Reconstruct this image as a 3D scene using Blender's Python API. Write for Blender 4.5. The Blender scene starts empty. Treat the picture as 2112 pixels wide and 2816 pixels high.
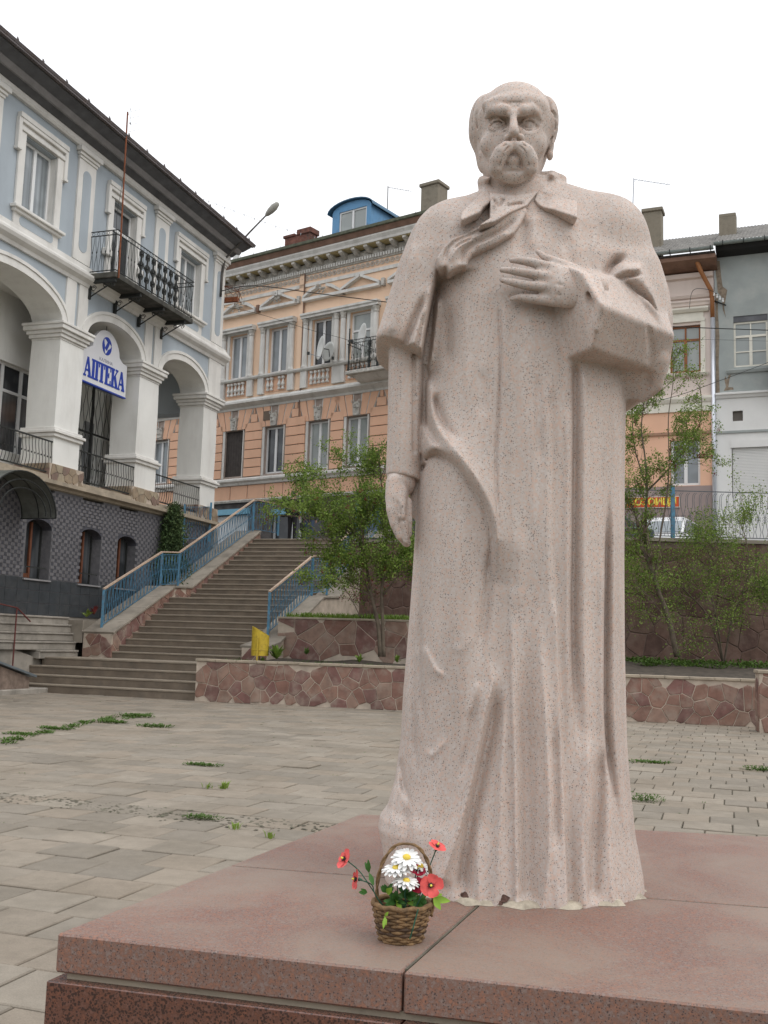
import bpy, bmesh, math, random
import numpy as np
from mathutils import Vector, Matrix
random.seed(7)
SC = bpy.context.scene
COL = SC.collection

# ------------------------------------------------------------------ camera
PIT, ROL, EYE = math.radians(7.2), math.radians(1.8), 1.45
FPX, CX, CY = 2845.0, 1056.0, 1408.0
_r0 = Vector((1, 0, 0)); _u0 = Vector((0, -math.sin(PIT), math.cos(PIT))); CF = Vector((0, math.cos(PIT), math.sin(PIT)))
CR = _r0 * math.cos(ROL) + _u0 * math.sin(ROL)
CU = _u0 * math.cos(ROL) - _r0 * math.sin(ROL)
cam_d = bpy.data.cameras.new('camera')
cam = bpy.data.objects.new('camera', cam_d); COL.objects.link(cam)
cam_d.sensor_fit = 'VERTICAL'; cam_d.sensor_height = 34.6; cam_d.lens = FPX / 2816.0 * 34.6
cam_d.clip_start = 0.05; cam_d.clip_end = 2000
cam.matrix_world = Matrix(((CR.x, CU.x, -CF.x, 0), (CR.y, CU.y, -CF.y, 0), (CR.z, CU.z, -CF.z, EYE), (0, 0, 0, 1)))
SC.camera = cam

# ------------------------------------------------------------------ sky and sun (overcast)
world = bpy.data.worlds.new('World'); SC.world = world; world.use_nodes = True
wn = world.node_tree.nodes; wl = world.node_tree.links; wn.clear()
SUN_EL, SUN_AZ = math.radians(52), math.radians(118)      # azimuth from +Y clockwise: high, from the right and a little behind
sky = wn.new('ShaderNodeTexSky'); sky.sky_type = 'NISHITA'; sky.sun_disc = False
sky.sun_elevation = SUN_EL; sky.sun_rotation = SUN_AZ; sky.dust_density = 4.0; sky.air_density = 1.0
geo = wn.new('ShaderNodeTexCoord')
cl = wn.new('ShaderNodeTexNoise'); cl.inputs['Scale'].default_value = 1.6; cl.inputs['Detail'].default_value = 5; cl.inputs['Roughness'].default_value = .5
cr = wn.new('ShaderNodeValToRGB')
cr.color_ramp.elements[0].position = .3; cr.color_ramp.elements[0].color = (8.6, 8.95, 9.5, 1)
cr.color_ramp.elements[1].position = .7; cr.color_ramp.elements[1].color = (9.9, 9.95, 10.1, 1)
mixs = wn.new('ShaderNodeMix'); mixs.data_type = 'RGBA'; mixs.inputs[0].default_value = .93
bg = wn.new('ShaderNodeBackground'); bg.inputs[1].default_value = .1
wo = wn.new('ShaderNodeOutputWorld')
wl.new(geo.outputs['Generated'], cl.inputs['Vector']); wl.new(cl.outputs['Fac'], cr.inputs['Fac'])
wl.new(sky.outputs['Color'], mixs.inputs[6]); wl.new(cr.outputs['Color'], mixs.inputs[7])
sepw = wn.new('ShaderNodeSeparateXYZ'); wl.new(geo.outputs['Generated'], sepw.inputs[0])
ov = wn.new('ShaderNodeMapRange'); ov.inputs['From Min'].default_value = 0.0; ov.inputs['From Max'].default_value = 1.0   # overcast sky: brighter towards the zenith
ov.inputs['To Min'].default_value = 1.12; ov.inputs['To Max'].default_value = 2.7
wl.new(sepw.outputs[2], ov.inputs[0]); vm = wn.new('ShaderNodeVectorMath'); vm.operation = 'SCALE'
wl.new(mixs.outputs[2], vm.inputs[0]); wl.new(ov.outputs[0], vm.inputs['Scale'])
wl.new(vm.outputs[0], bg.inputs[0]); wl.new(bg.outputs[0], wo.inputs[0])
sun_d = bpy.data.lights.new('sun', 'SUN'); sun_d.energy = 0.9; sun_d.angle = math.radians(30); sun_d.color = (1, .97, .92)
sun = bpy.data.objects.new('sun', sun_d); COL.objects.link(sun)
sd = Vector((math.sin(SUN_AZ) * math.cos(SUN_EL), math.cos(SUN_AZ) * math.cos(SUN_EL), math.sin(SUN_EL)))
sun.rotation_euler = sd.to_track_quat('Z', 'Y').to_euler(); sun.location = sd * 60
SC.view_settings.view_transform = 'Standard'; SC.view_settings.look = 'None'
SC.view_settings.exposure = -0.36; SC.view_settings.gamma = 1.0
SC.view_settings.use_curve_mapping = False
SC.cycles.max_bounces = 6; SC.cycles.diffuse_bounces = 3; SC.cycles.transparent_max_bounces = 6
SC.cycles.use_denoising = True

# ------------------------------------------------------------------ the site's grid: A runs along the flights, B across
GA = math.radians(18.5)
UA = Vector((math.sin(GA), math.cos(GA), 0)); VB = Vector((math.cos(GA), -math.sin(GA), 0))
def G(a, b, z=0.0): return UA * a + VB * b + Vector((0, 0, z))

def ray(px, py): return CF + CR * ((px - CX) / FPX) + CU * ((CY - py) / FPX)
def at_y(px, py, Y):                                # survey sighting -> (x, z) on the plane y = Y
    d = ray(px, py); t = Y / d.y
    return (d.x * t, EYE + d.z * t)

# ------------------------------------------------------------------ object helpers
def link(o, parent=None):
    COL.objects.link(o)
    if parent is not None: o.parent = parent
    return o
def tag(o, label=None, cat=None, group=None, kind=None):
    if label: o['label'] = label
    if cat: o['category'] = cat
    if group: o['group'] = group
    if kind: o['kind'] = kind
    return o
def empty(name, loc=(0, 0, 0), label=None, cat=None, group=None, rot=0.0, parent=None, kind=None):
    o = bpy.data.objects.new(name, None); o.empty_display_size = .2
    o.location = loc; o.rotation_euler = (0, 0, rot); link(o, parent)
    return tag(o, label, cat, group, kind)
def mesh_obj(name, verts, faces, mat, parent=None, smooth=False, kind=None, loc=None):
    me = bpy.data.meshes.new(name)
    me.from_pydata([tuple(v) for v in verts], [], faces); me.update()
    if mat is not None:
        for m_ in (mat if isinstance(mat, (list, tuple)) else [mat]): me.materials.append(m_)
    if smooth: me.polygons.foreach_set('use_smooth', [True] * len(me.polygons))
    o = bpy.data.objects.new(name, me); link(o, parent)
    if loc is not None: o.location = loc
    if kind: o['kind'] = kind
    return o
class MB:
    """collects simple solids, becomes ONE mesh"""
    def __init__(s): s.v = []; s.f = []; s.mi = []; s.cur = 0
    def add(s, vs, fs):
        n = len(s.v); s.v += [Vector(v) for v in vs]; s.f += [tuple(i + n for i in f) for f in fs]; s.mi += [s.cur] * len(fs); return s
    def box(s, x0, y0, z0, x1, y1, z1):
        return s.add([(x0, y0, z0), (x1, y0, z0), (x1, y1, z0), (x0, y1, z0), (x0, y0, z1), (x1, y0, z1), (x1, y1, z1), (x0, y1, z1)],
                     [(0, 3, 2, 1), (4, 5, 6, 7), (0, 1, 5, 4), (1, 2, 6, 5), (2, 3, 7, 6), (3, 0, 4, 7)])
    def frame_box(s, O, X, Y, Z, a0, b0, c0, a1, b1, c1):
        P = [O + X * a + Y * b + Z * c for a, b, c in ((a0, b0, c0), (a1, b0, c0), (a1, b1, c0), (a0, b1, c0), (a0, b0, c1), (a1, b0, c1), (a1, b1, c1), (a0, b1, c1))]
        return s.add(P, [(0, 3, 2, 1), (4, 5, 6, 7), (0, 1, 5, 4), (1, 2, 6, 5), (2, 3, 7, 6), (3, 0, 4, 7)])
    def prism(s, pts, d):                            # closed polygon (3-D points) pushed along vector d
        n = len(pts); d = Vector(d); A = [Vector(p) for p in pts]
        return s.add(A + [p + d for p in A], [tuple(range(n - 1, -1, -1)), tuple(range(n, 2 * n))] + [(i, (i + 1) % n, n + (i + 1) % n, n + i) for i in range(n)])
    def tube(s, pts, r, n=6, closed=False, cap=True, r2=None):
        pts = [Vector(p) for p in pts]; m = len(pts); rings = []
        prev = None
        for i, p in enumerate(pts):
            if closed: t = pts[(i + 1) % m] - pts[i - 1]
            else: t = pts[min(i + 1, m - 1)] - pts[max(i - 1, 0)]
            if t.length < 1e-9: t = Vector((0, 0, 1))
            t.normalize()
            if prev is None:
                q = t.orthogonal().normalized()
            else:
                q = prev - t * prev.dot(t)
                q = q.normalized() if q.length > 1e-6 else t.orthogonal().normalized()
            prev = q; w = t.cross(q)
            rr = r[i] if isinstance(r, (list, tuple)) else (r if r2 is None else r + (r2 - r) * i / (m - 1))
            rings.append([p + (q * math.cos(2 * math.pi * k / n) + w * math.sin(2 * math.pi * k / n)) * rr for k in range(n)])
        vs = [v for ring in rings for v in ring]; fs = []
        for i in range(m if closed else m - 1):
            j = (i + 1) % m
            for k in range(n): fs.append((i * n + k, i * n + (k + 1) % n, j * n + (k + 1) % n, j * n + k))
        if cap and not closed: fs += [tuple(range(n - 1, -1, -1)), tuple(range((m - 1) * n, m * n))]
        return s.add(vs, fs)
    def lathe(s, prof, n=10, O=Vector((0, 0, 0)), axis=Vector((0, 0, 1))):
        q = axis.orthogonal().normalized(); w = axis.cross(q); vs = []; fs = []
        for r, z in prof: vs += [O + axis * z + (q * math.cos(2 * math.pi * k / n) + w * math.sin(2 * math.pi * k / n)) * r for k in range(n)]
        for i in range(len(prof) - 1):
            for k in range(n): fs.append((i * n + k, i * n + (k + 1) % n, (i + 1) * n + (k + 1) % n, (i + 1) * n + k))
        fs += [tuple(range(n - 1, -1, -1)), tuple(range((len(prof) - 1) * n, len(prof) * n))]
        return s.add(vs, fs)
    def build(s, name, mat, parent=None, smooth=False, kind=None, bevel=0, loc=None):
        vs = s.v
        if loc is not None: L = Vector(loc); vs = [v - L for v in vs]
        o = mesh_obj(name, vs, s.f, mat, parent, smooth, kind, loc)
        if any(s.mi): o.data.polygons.foreach_set('material_index', s.mi)
        if bevel:
            md = o.modifiers.new('bevel', 'BEVEL'); md.width = bevel; md.segments = 1; md.limit_method = 'ANGLE'; md.angle_limit = .9
        return o
def copy_tree(o, parent=None):
    c = o.copy(); COL.objects.link(c)
    if parent is not None: c.parent = parent
    for ch in list(o.children): copy_tree(ch, c)
    return c

# ------------------------------------------------------------------ materials
def mat_new(name):
    m = bpy.data.materials.new(name); m.use_nodes = True
    nt = m.node_tree; b = nt.nodes.get('Principled BSDF')
    return m, nt, b
def N(nt, typ, **kw):
    n = nt.nodes.new(typ)
    for k, v in kw.items():
        if k.startswith('i_'): n.inputs[k[2:].replace('_', ' ')].default_value = v
        else: setattr(n, k, v)
    return n
def coords(nt, obj=True, scale=None, rot=None):
    t = N(nt, 'ShaderNodeTexCoord'); o = t.outputs['Object'] if obj else N(nt, 'ShaderNodeNewGeometry').outputs['Position']
    if scale is not None or rot is not None:
        mp = N(nt, 'ShaderNodeMapping')
        if scale is not None: mp.inputs['Scale'].default_value = scale
        if rot is not None: mp.inputs['Rotation'].default_value = rot
        nt.links.new(o, mp.inputs[0]); return mp.outputs[0]
    return o
def ramp(nt, fac, stops, interp='LINEAR'):
    r = N(nt, 'ShaderNodeValToRGB'); e = r.color_ramp.elements; r.color_ramp.interpolation = interp
    while len(e) < len(stops): e.new(.5)
    for i, (p, c) in enumerate(stops):
        e[i].position = p; e[i].color = (c[0], c[1], c[2], 1) if not isinstance(c, (int, float)) else (c, c, c, 1)
    nt.links.new(fac, r.inputs[0]); return r.outputs[0]
def mix(nt, fac, a, b, mode='MIX'):
    m = N(nt, 'ShaderNodeMix', data_type='RGBA', blend_type=mode)
    for i, s in ((0, fac), (6, a), (7, b)):
        if isinstance(s, (int, float)): m.inputs[i].default_value = s
        elif isinstance(s, (tuple, list)): m.inputs[i].default_value = (s[0], s[1], s[2], 1)
        else: nt.links.new(s, m.inputs[i])
    return m.outputs[2]
def noise(nt, co, sc, det=3, rough=.55, dist=0):
    n = N(nt, 'ShaderNodeTexNoise', i_Scale=sc, i_Detail=det, i_Roughness=rough, i_Distortion=dist)
    nt.links.new(co, n.inputs['Vector']); return n.outputs['Fac']
def voro(nt, co, sc, feat='F1', out='Distance', rnd=1.0):
    n = N(nt, 'ShaderNodeTexVoronoi', feature=feat, i_Scale=sc); n.inputs['Randomness'].default_value = rnd
    nt.links.new(co, n.inputs['Vector']); return n.outputs[out]
def bump(nt, b, h, strength=.3, dist=.01):
    n = N(nt, 'ShaderNodeBump'); n.inputs['Strength'].default_value = strength; n.inputs['Distance'].default_value = dist
    nt.links.new(h, n.inputs['Height']); nt.links.new(n.outputs[0], b.inputs['Normal'])
def plain(name, c, rough=.7, var=.12, sc=3.0, metal=0.0, dirt=None, dirt_sc=1.2, bmp=0.0, bsc=60, spec=.3, wpos=True, island=0.0, streak=False):
    """base colour with soft variation, optional stains and fine relief"""
    m, nt, b = mat_new(name); co = coords(nt, not wpos)
    n1 = noise(nt, co, sc, 4)
    lo = tuple(x * (1 - var) for x in c); hi = tuple(min(1, x * (1 + var)) for x in c)
    col = ramp(nt, n1, [(.3, lo), (.7, hi)])
    if island:
        oi = N(nt, 'ShaderNodeObjectInfo').outputs['Random']
        col = mix(nt, 1.0, col, ramp(nt, oi, [(0, 1 - island), (1, 1.0)]), 'MULTIPLY')
    if dirt is not None:
        cs = coords(nt, not wpos, (1, 1, .25)) if streak else co
        n2 = noise(nt, cs, dirt_sc, 6, .65)
        f = ramp(nt, n2, [(.48, 0.0), (.72, .75)])
        col = mix(nt, f, col, dirt)
    nt.links.new(col, b.inputs['Base Color']); b.inputs['Roughness'].default_value = rough; b.inputs['Metallic'].default_value = metal
    b.inputs['Specular IOR Level'].default_value = spec
    if bmp: bump(nt, b, noise(nt, co, bsc, 4), bmp, .01)
    return m
def granite(name, base, speck, pale, warm, sc=1.0, rough=.75, fine=.15, spk=.5, dust=None, spec=.3, streak=False):
    m, nt, b = mat_new(name); co = coords(nt, False)
    n1 = noise(nt, co, 75 * sc, 4, .7)
    col = ramp(nt, n1, [(.36, pale), (.5, base), (.64, warm)])
    v2 = voro(nt, co, 185 * sc, out='Color')
    sep = N(nt, 'ShaderNodeSeparateColor'); nt.links.new(v2, sep.inputs[0])
    col = mix(nt, ramp(nt, sep.outputs[0], [(.0, fine), (.5, 0.0)]), col, pale)
    d = voro(nt, co, 185 * sc)                         # dark mica specks
    v3 = voro(nt, co, 185 * sc, out='Color'); s3 = N(nt, 'ShaderNodeSeparateColor'); nt.links.new(v3, s3.inputs[0])
    cut = N(nt, 'ShaderNodeMath', operation='MULTIPLY'); nt.links.new(s3.outputs[1], cut.inputs[0]); cut.inputs[1].default_value = spk
    nz = N(nt, 'ShaderNodeMath', operation='SUBTRACT'); nt.links.new(cut.outputs[0], nz.inputs[0]); nt.links.new(d, nz.inputs[1])
    n4 = noise(nt, co, 260 * sc, 3)
    ad = N(nt, 'ShaderNodeMath', operation='MULTIPLY_ADD'); nt.links.new(n4, ad.inputs[0]); ad.inputs[1].default_value = .34; nt.links.new(nz.outputs[0], ad.inputs[2])
    f = ramp(nt, ad.outputs[0], [(.265, 0.0), (.35, .72)])
    col = mix(nt, f, col, speck)
    big = noise(nt, co, 1.7, 4, .6)
    col = mix(nt, 1.0, col, ramp(nt, big, [(.3, (.90, .90, .90)), (.7, (1.05, 1.03, 1.02))]), 'MULTIPLY')
    if streak:
        cs = coords(nt, False, (1, 1, .10)); col = mix(nt, 1.0, col, ramp(nt, noise(nt, cs, 7, 5, .6), [(.32, (.86, .855, .85)), (.60, (1.03, 1.03, 1.03))]), 'MULTIPLY')
    if dust is not None:
        gz = N(nt, 'ShaderNodeNewGeometry'); sx = N(nt, 'ShaderNodeSeparateXYZ'); nt.links.new(gz.outputs['Normal'], sx.inputs[0])
        up = ramp(nt, sx.outputs[2], [(.6, 0.0), (.9, 1.0)])
        dn = ramp(nt, noise(nt, co, 1.6, 6, .62, .6), [(.40, 0.0), (.62, .62)])
        mm = N(nt, 'ShaderNodeMath', operation='MULTIPLY'); nt.links.new(up, mm.inputs[0]); nt.links.new(dn, mm.inputs[1])
        col = mix(nt, mm.outputs[0], col, dust)
    nt.links.new(col, b.inputs['Base Color']); b.inputs['Roughness'].default_value = rough
    b.inputs['Specular IOR Level'].default_value = spec
    bump(nt, b, noise(nt, co, 220, 3), .10, .004)
    return m
M = {}
M['statue'] = granite('pink_granite', (.535, .455, .40), (.07, .075, .08), (.585, .525, .485), (.60, .43, .345), 1.0, .82, .4, .56, streak=True)
M['slab'] = granite('red_granite', (.20, .112, .085), (.04, .035, .038), (.25, .185, .16), (.30, .145, .095), .95, .52, .35, .62, (.27, .215, .17), .35)
M['plinth'] = granite('polished_red_granite', (.125, .058, .042), (.022, .018, .018), (.18, .09, .068), (.20, .085, .055), .8, .16, .3, .95, None, .5)
# ------------------------------------------------------------------ carved figure: distance fields polygonised with surface nets
class Vol:
    def __init__(s, lo, hi, h):
        s.h = h; s.ax = [np.arange(lo[i], hi[i] + h, h).astype(np.float32) for i in range(3)]
        s.f = np.full([len(a) for a in s.ax], 0.2, np.float32)
    def sl(s, lo, hi):
        r = []
        for i in range(3):
            a = s.ax[i]; i0 = 0 if lo is None else int(np.searchsorted(a, lo[i])); i1 = len(a) if hi is None else int(np.searchsorted(a, hi[i]))
            r.append(slice(i0, max(i1, i0 + 1)))
        X = s.ax[0][r[0]][:, None, None]; Y = s.ax[1][r[1]][None, :, None]; Z = s.ax[2][r[2]][None, None, :]
        return tuple(r), X, Y, Z
    def add(s, fn, lo=None, hi=None, k=0.0):
        r, X, Y, Z = s.sl(lo, hi); d = fn(X, Y, Z); s.f[r] = smin(s.f[r], d, k); return s
    def cut(s, fn, lo=None, hi=None, k=0.0):
        r, X, Y, Z = s.sl(lo, hi); d = fn(X, Y, Z); s.f[r] = -smin(-s.f[r], d, k); return s
    def ball(s, c, r, k=0.0, cut=False, pad=.06, rz=0, rx=0):
        c = np.array(c, float); r = np.array(r, float); m = max(r) + pad + k
        lo, hi = c - m, c + m
        def fn(X, Y, Z):
            x, y, z = X - c[0], Y - c[1], Z - c[2]
            if rz: x, y = x * math.cos(rz) + y * math.sin(rz), -x * math.sin(rz) + y * math.cos(rz)
            if rx: y, z = y * math.cos(rx) + z * math.sin(rx), -y * math.sin(rx) + z * math.cos(rx)
            q = np.sqrt((x / r[0]) ** 2 + (y / r[1]) ** 2 + (z / r[2]) ** 2)
            g = np.sqrt((x / r[0] ** 2) ** 2 + (y / r[1] ** 2) ** 2 + (z / r[2] ** 2) ** 2) + 1e-6
            return (q * (q - 1) / g).astype(np.float32)
        return (s.cut if cut else s.add)(fn, lo, hi, k)
    def cap(s, pts, rad, k=0.0, cut=False, flat=1.0, pad=.05):       # round chain through pts, flat = squash in y
        P = np.array(pts, float); R = list(rad) if isinstance(rad, (list, tuple)) else [rad] * len(P)
        m = max(R) + pad + k; lo, hi = P.min(0) - m, P.max(0) + m
        def fn(X, Y, Z):
            best = None
            for i in range(len(P) - 1):
                a, b = P[i], P[i + 1]; d = b - a; L = float(d @ d) + 1e-9
                t = np.clip(((X - a[0]) * d[0] + (Y - a[1]) * d[1] + (Z - a[2]) * d[2]) / L, 0, 1)
                q = np.sqrt((X - a[0] - t * d[0]) ** 2 + ((Y - a[1] - t * d[1]) / flat) ** 2 + (Z - a[2] - t * d[2]) ** 2) - (R[i] + (R[i + 1] - R[i]) * t)
                best = q if best is None else np.minimum(best, q)
            return (best * min(1, flat)).astype(np.float32)
        return (s.cut if cut else s.add)(fn, lo, hi, k)
    def mesh(s):
        f = s.f; ins = f < 0; sh = np.array(f.shape)
        a = ins[:-1, :-1, :-1].astype(np.int8)
        for dx, dy, dz in ((1, 0, 0), (0, 1, 0), (1, 1, 0), (0, 0, 1), (1, 0, 1), (0, 1, 1), (1, 1, 1)):
            a = a + ins[dx:sh[0] - 1 + dx, dy:sh[1] - 1 + dy, dz:sh[2] - 1 + dz]
        act = (a > 0) & (a < 8); idx = np.argwhere(act); n = len(idx)
        vid = np.full(act.shape, -1, np.int32); vid[act] = np.arange(n)
        acc = np.zeros((n, 3)); cnt = np.zeros(n)
        cn = [(0, 0, 0), (1, 0, 0), (0, 1, 0), (1, 1, 0), (0, 0, 1), (1, 0, 1), (0, 1, 1), (1, 1, 1)]
        val = [f[idx[:, 0] + c[0], idx[:, 1] + c[1], idx[:, 2] + c[2]] for c in cn]
        for i in range(8):
            for ax in range(3):
                if cn[i][ax] == 0:
                    j = i + (1 << ax); va, vb = val[i], val[j]; m = (va < 0) != (vb < 0)
                    t = np.where(m, va / np.where(m, va - vb, 1), 0); p = np.tile(np.array(cn[i], float), (n, 1)); p[:, ax] += t
                    acc[m] += p[m]; cnt[m] += 1
        V = (idx + acc / cnt[:, None]) * s.h + np.array([s.ax[0][0], s.ax[1][0], s.ax[2][0]])
        F = []
        for ax in range(3):
            o1, o2 = [(1, 2), (2, 0), (0, 1)][ax]
            sl0 = [slice(None)] * 3; sl1 = [slice(None)] * 3; sl0[ax] = slice(0, -1); sl1[ax] = slice(1, None)
            e = ins[tuple(sl0)] != ins[tuple(sl1)]
            q = np.argwhere(e); ok = (q[:, o1] > 0) & (q[:, o2] > 0) & (q[:, o1] < sh[o1] - 1) & (q[:, o2] < sh[o2] - 1); q = q[ok]
            def g(d1, d2):
                r = q.copy(); r[:, o1] -= d1; r[:, o2] -= d2; return vid[r[:, 0], r[:, 1], r[:, 2]]
            quad = np.stack([g(1, 1), g(0, 1), g(0, 0), g(1, 0)], 1)
            flip = ~ins[q[:, 0], q[:, 1], q[:, 2]]
            quad[flip] = quad[flip][:, ::-1]; F.append(quad)
        return V, np.concatenate(F)
def smin(a, b, k):
    if k <= 0: return np.minimum(a, b)
    h = np.maximum(k - np.abs(a - b), 0) / k
    return np.minimum(a, b) - h * h * k * .25
def relax(V, F, it=1, lam=.5):
    E = np.concatenate([F[:, [0, 1]], F[:, [1, 2]], F[:, [2, 3]], F[:, [3, 0]]]); n = len(V)
    deg = np.bincount(E[:, 0], minlength=n) + np.bincount(E[:, 1], minlength=n)
    for _ in range(it):
        A = np.stack([np.bincount(E[:, 0], V[E[:, 1], c], n) + np.bincount(E[:, 1], V[E[:, 0], c], n) for c in range(3)], 1) / np.maximum(deg, 1)[:, None]
        V = V + lam * (A - V)
    return V
def vol_obj(vol, name, mat, parent, it=1):
    V, F = vol.mesh(); V = relax(V, F, it)
    me = bpy.data.meshes.new(name); me.vertices.add(len(V)); me.vertices.foreach_set('co', V.astype(np.float32).ravel())
    me.loops.add(len(F) * 4); me.loops.foreach_set('vertex_index', F.astype(np.int32).ravel())
    me.polygons.add(len(F)); me.polygons.foreach_set('loop_start', np.arange(0, len(F) * 4, 4, dtype=np.int32))
    me.polygons.foreach_set('use_smooth', np.ones(len(F), bool)); me.update(calc_edges=True); me.validate()
    me.materials.append(mat); o = bpy.data.objects.new(name, me); link(o, parent); return o

def S(pts, Y=3.82): return np.array([at_y(p[0], p[1], Y) for p in pts])
def seg_dist(XX, ZZ, P):
    """distance to a polyline in the front plane, which side, and the parameter along it"""
    best = np.full(XX.shape, 9.0, np.float32); side = np.zeros(XX.shape, np.float32); par = np.zeros(XX.shape, np.float32)
    L = np.r_[0, np.cumsum(np.hypot(*np.diff(P, axis=0).T))]
    for i in range(len(P) - 1):
        a, b = P[i], P[i + 1]; d = b - a; l2 = d @ d + 1e-12
        t = np.clip(((XX - a[0]) * d[0] + (ZZ - a[1]) * d[1]) / l2, 0, 1)
        dx = XX - a[0] - t * d[0]; dz = ZZ - a[1] - t * d[1]; q = np.hypot(dx, dz); m = q < best
        best = np.where(m, q, best); side = np.where(m, np.sign(d[0] * dz - d[1] * dx), side); par = np.where(m, (L[i] + t * (L[i + 1] - L[i])) / L[-1], par)
    return best, side, par
def spline(P, n=6):
    P = np.array(P, float)
    if len(P) < 3: return P
    out = []
    for i in range(len(P) - 1):
        p0, p1, p2, p3 = P[max(i - 1, 0)], P[i], P[i + 1], P[min(i + 2, len(P) - 1)]
        for t in np.arange(n) / n: out.append(.5 * ((2 * p1) + (-p0 + p2) * t + (2 * p0 - 5 * p1 + 4 * p2 - p3) * t * t + (-p0 + 3 * p1 - 3 * p2 + p3) * t ** 3))
    return np.array(out + [P[-1]])
class Relief:
    def __init__(s, xa, za): s.XX, s.ZZ = np.meshgrid(xa, za, indexing='ij'); s.D = np.zeros(s.XX.shape, np.float32)
    def line(s, px, w, amp, taper=(.15, .15), Y=3.82, raw=False):
        P = spline(px if raw else S(px, Y)); d, sd_, t = seg_dist(s.XX, s.ZZ, P)
        tp = np.clip(t / max(taper[0], 1e-3), 0, 1) * np.clip((1 - t) / max(taper[1], 1e-3), 0, 1)
        tp = np.where(taper[0] == 0, np.clip((1 - t) / max(taper[1], 1e-3), 0, 1), tp) if taper[0] == 0 else tp
        g_ = np.exp(-(d / w) ** 2) if amp < 0 else np.exp(-1.15 * (np.sqrt((d / w) ** 2 + .012) - .11))
        s.D += RG * amp * (1 if amp < 0 else .8) * g_ * tp * tp * (3 - 2 * tp); return s
    def step(s, px, amp, reach, w=.006, side=1, taper=(.12, .12), Y=3.82):
        """cloth edge: one side stands proud at the line and falls back over `reach`"""
        P = spline(S(px, Y)); d, sd_, t = seg_dist(s.XX, s.ZZ, P); q = d * sd_ * side
        tp = np.clip(t / max(taper[0], 1e-3), 0, 1) * np.clip((1 - t) / max(taper[1], 1e-3), 0, 1)
        s.D += RG * amp * tp * (1 / (1 + np.exp(np.clip(-q / w * 2, -40, 40)))) * np.exp(-np.maximum(q, 0) / reach * 1.2); return s
    def area(s, px, amp, soft=.006, Y=3.82):
        P = S(px, Y); d = poly_sd(s.XX, s.ZZ, P); s.D += amp / (1 + np.exp(np.clip(d / soft * 2, -40, 40))); return s
    def bulge(s, px, rx, rz, amp, Y=3.82, rot=0):
        x, z = at_y(px[0], px[1], Y); a, b = s.XX - x, s.ZZ - z
        a, b = a * math.cos(rot) + b * math.sin(rot), -a * math.sin(rot) + b * math.cos(rot)
        s.D += amp * np.exp(-(a / rx) ** 2 - (b / rz) ** 2); return s
def poly_sd(XX, ZZ, P):
    ins = np.zeros(XX.shape, bool); best = np.full(XX.shape, 9.0)
    for i in range(len(P)):
        a, b = P[i], P[(i + 1) % len(P)]; d = b - a
        t = np.clip(((XX - a[0]) * d[0] + (ZZ - a[1]) * d[1]) / (d @ d + 1e-12), 0, 1)
        best = np.minimum(best, np.hypot(XX - a[0] - t * d[0], ZZ - a[1] - t * d[1]))
        c = ((a[1] > ZZ) != (b[1] > ZZ)); xi = (b[0] - a[0]) * (ZZ - a[1]) / (b[1] - a[1] + 1e-12) + a[0]
        ins ^= c & (XX < xi)
    return np.where(ins, -best, best)
def prof(z, tab):
    t = np.array(tab, float); return np.interp(z, t[:, 0], t[:, 1]).astype(np.float32)

RG = 1.45                                             # relief gain
PZ = 0.55                                             # top of the pedestal
statue = empty('statue', (0.53, 4.15, PZ), 'tall pink granite statue of a bald moustached man, one hand on his chest', 'statue')
SO = Vector((0.53, 4.15, PZ))

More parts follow.
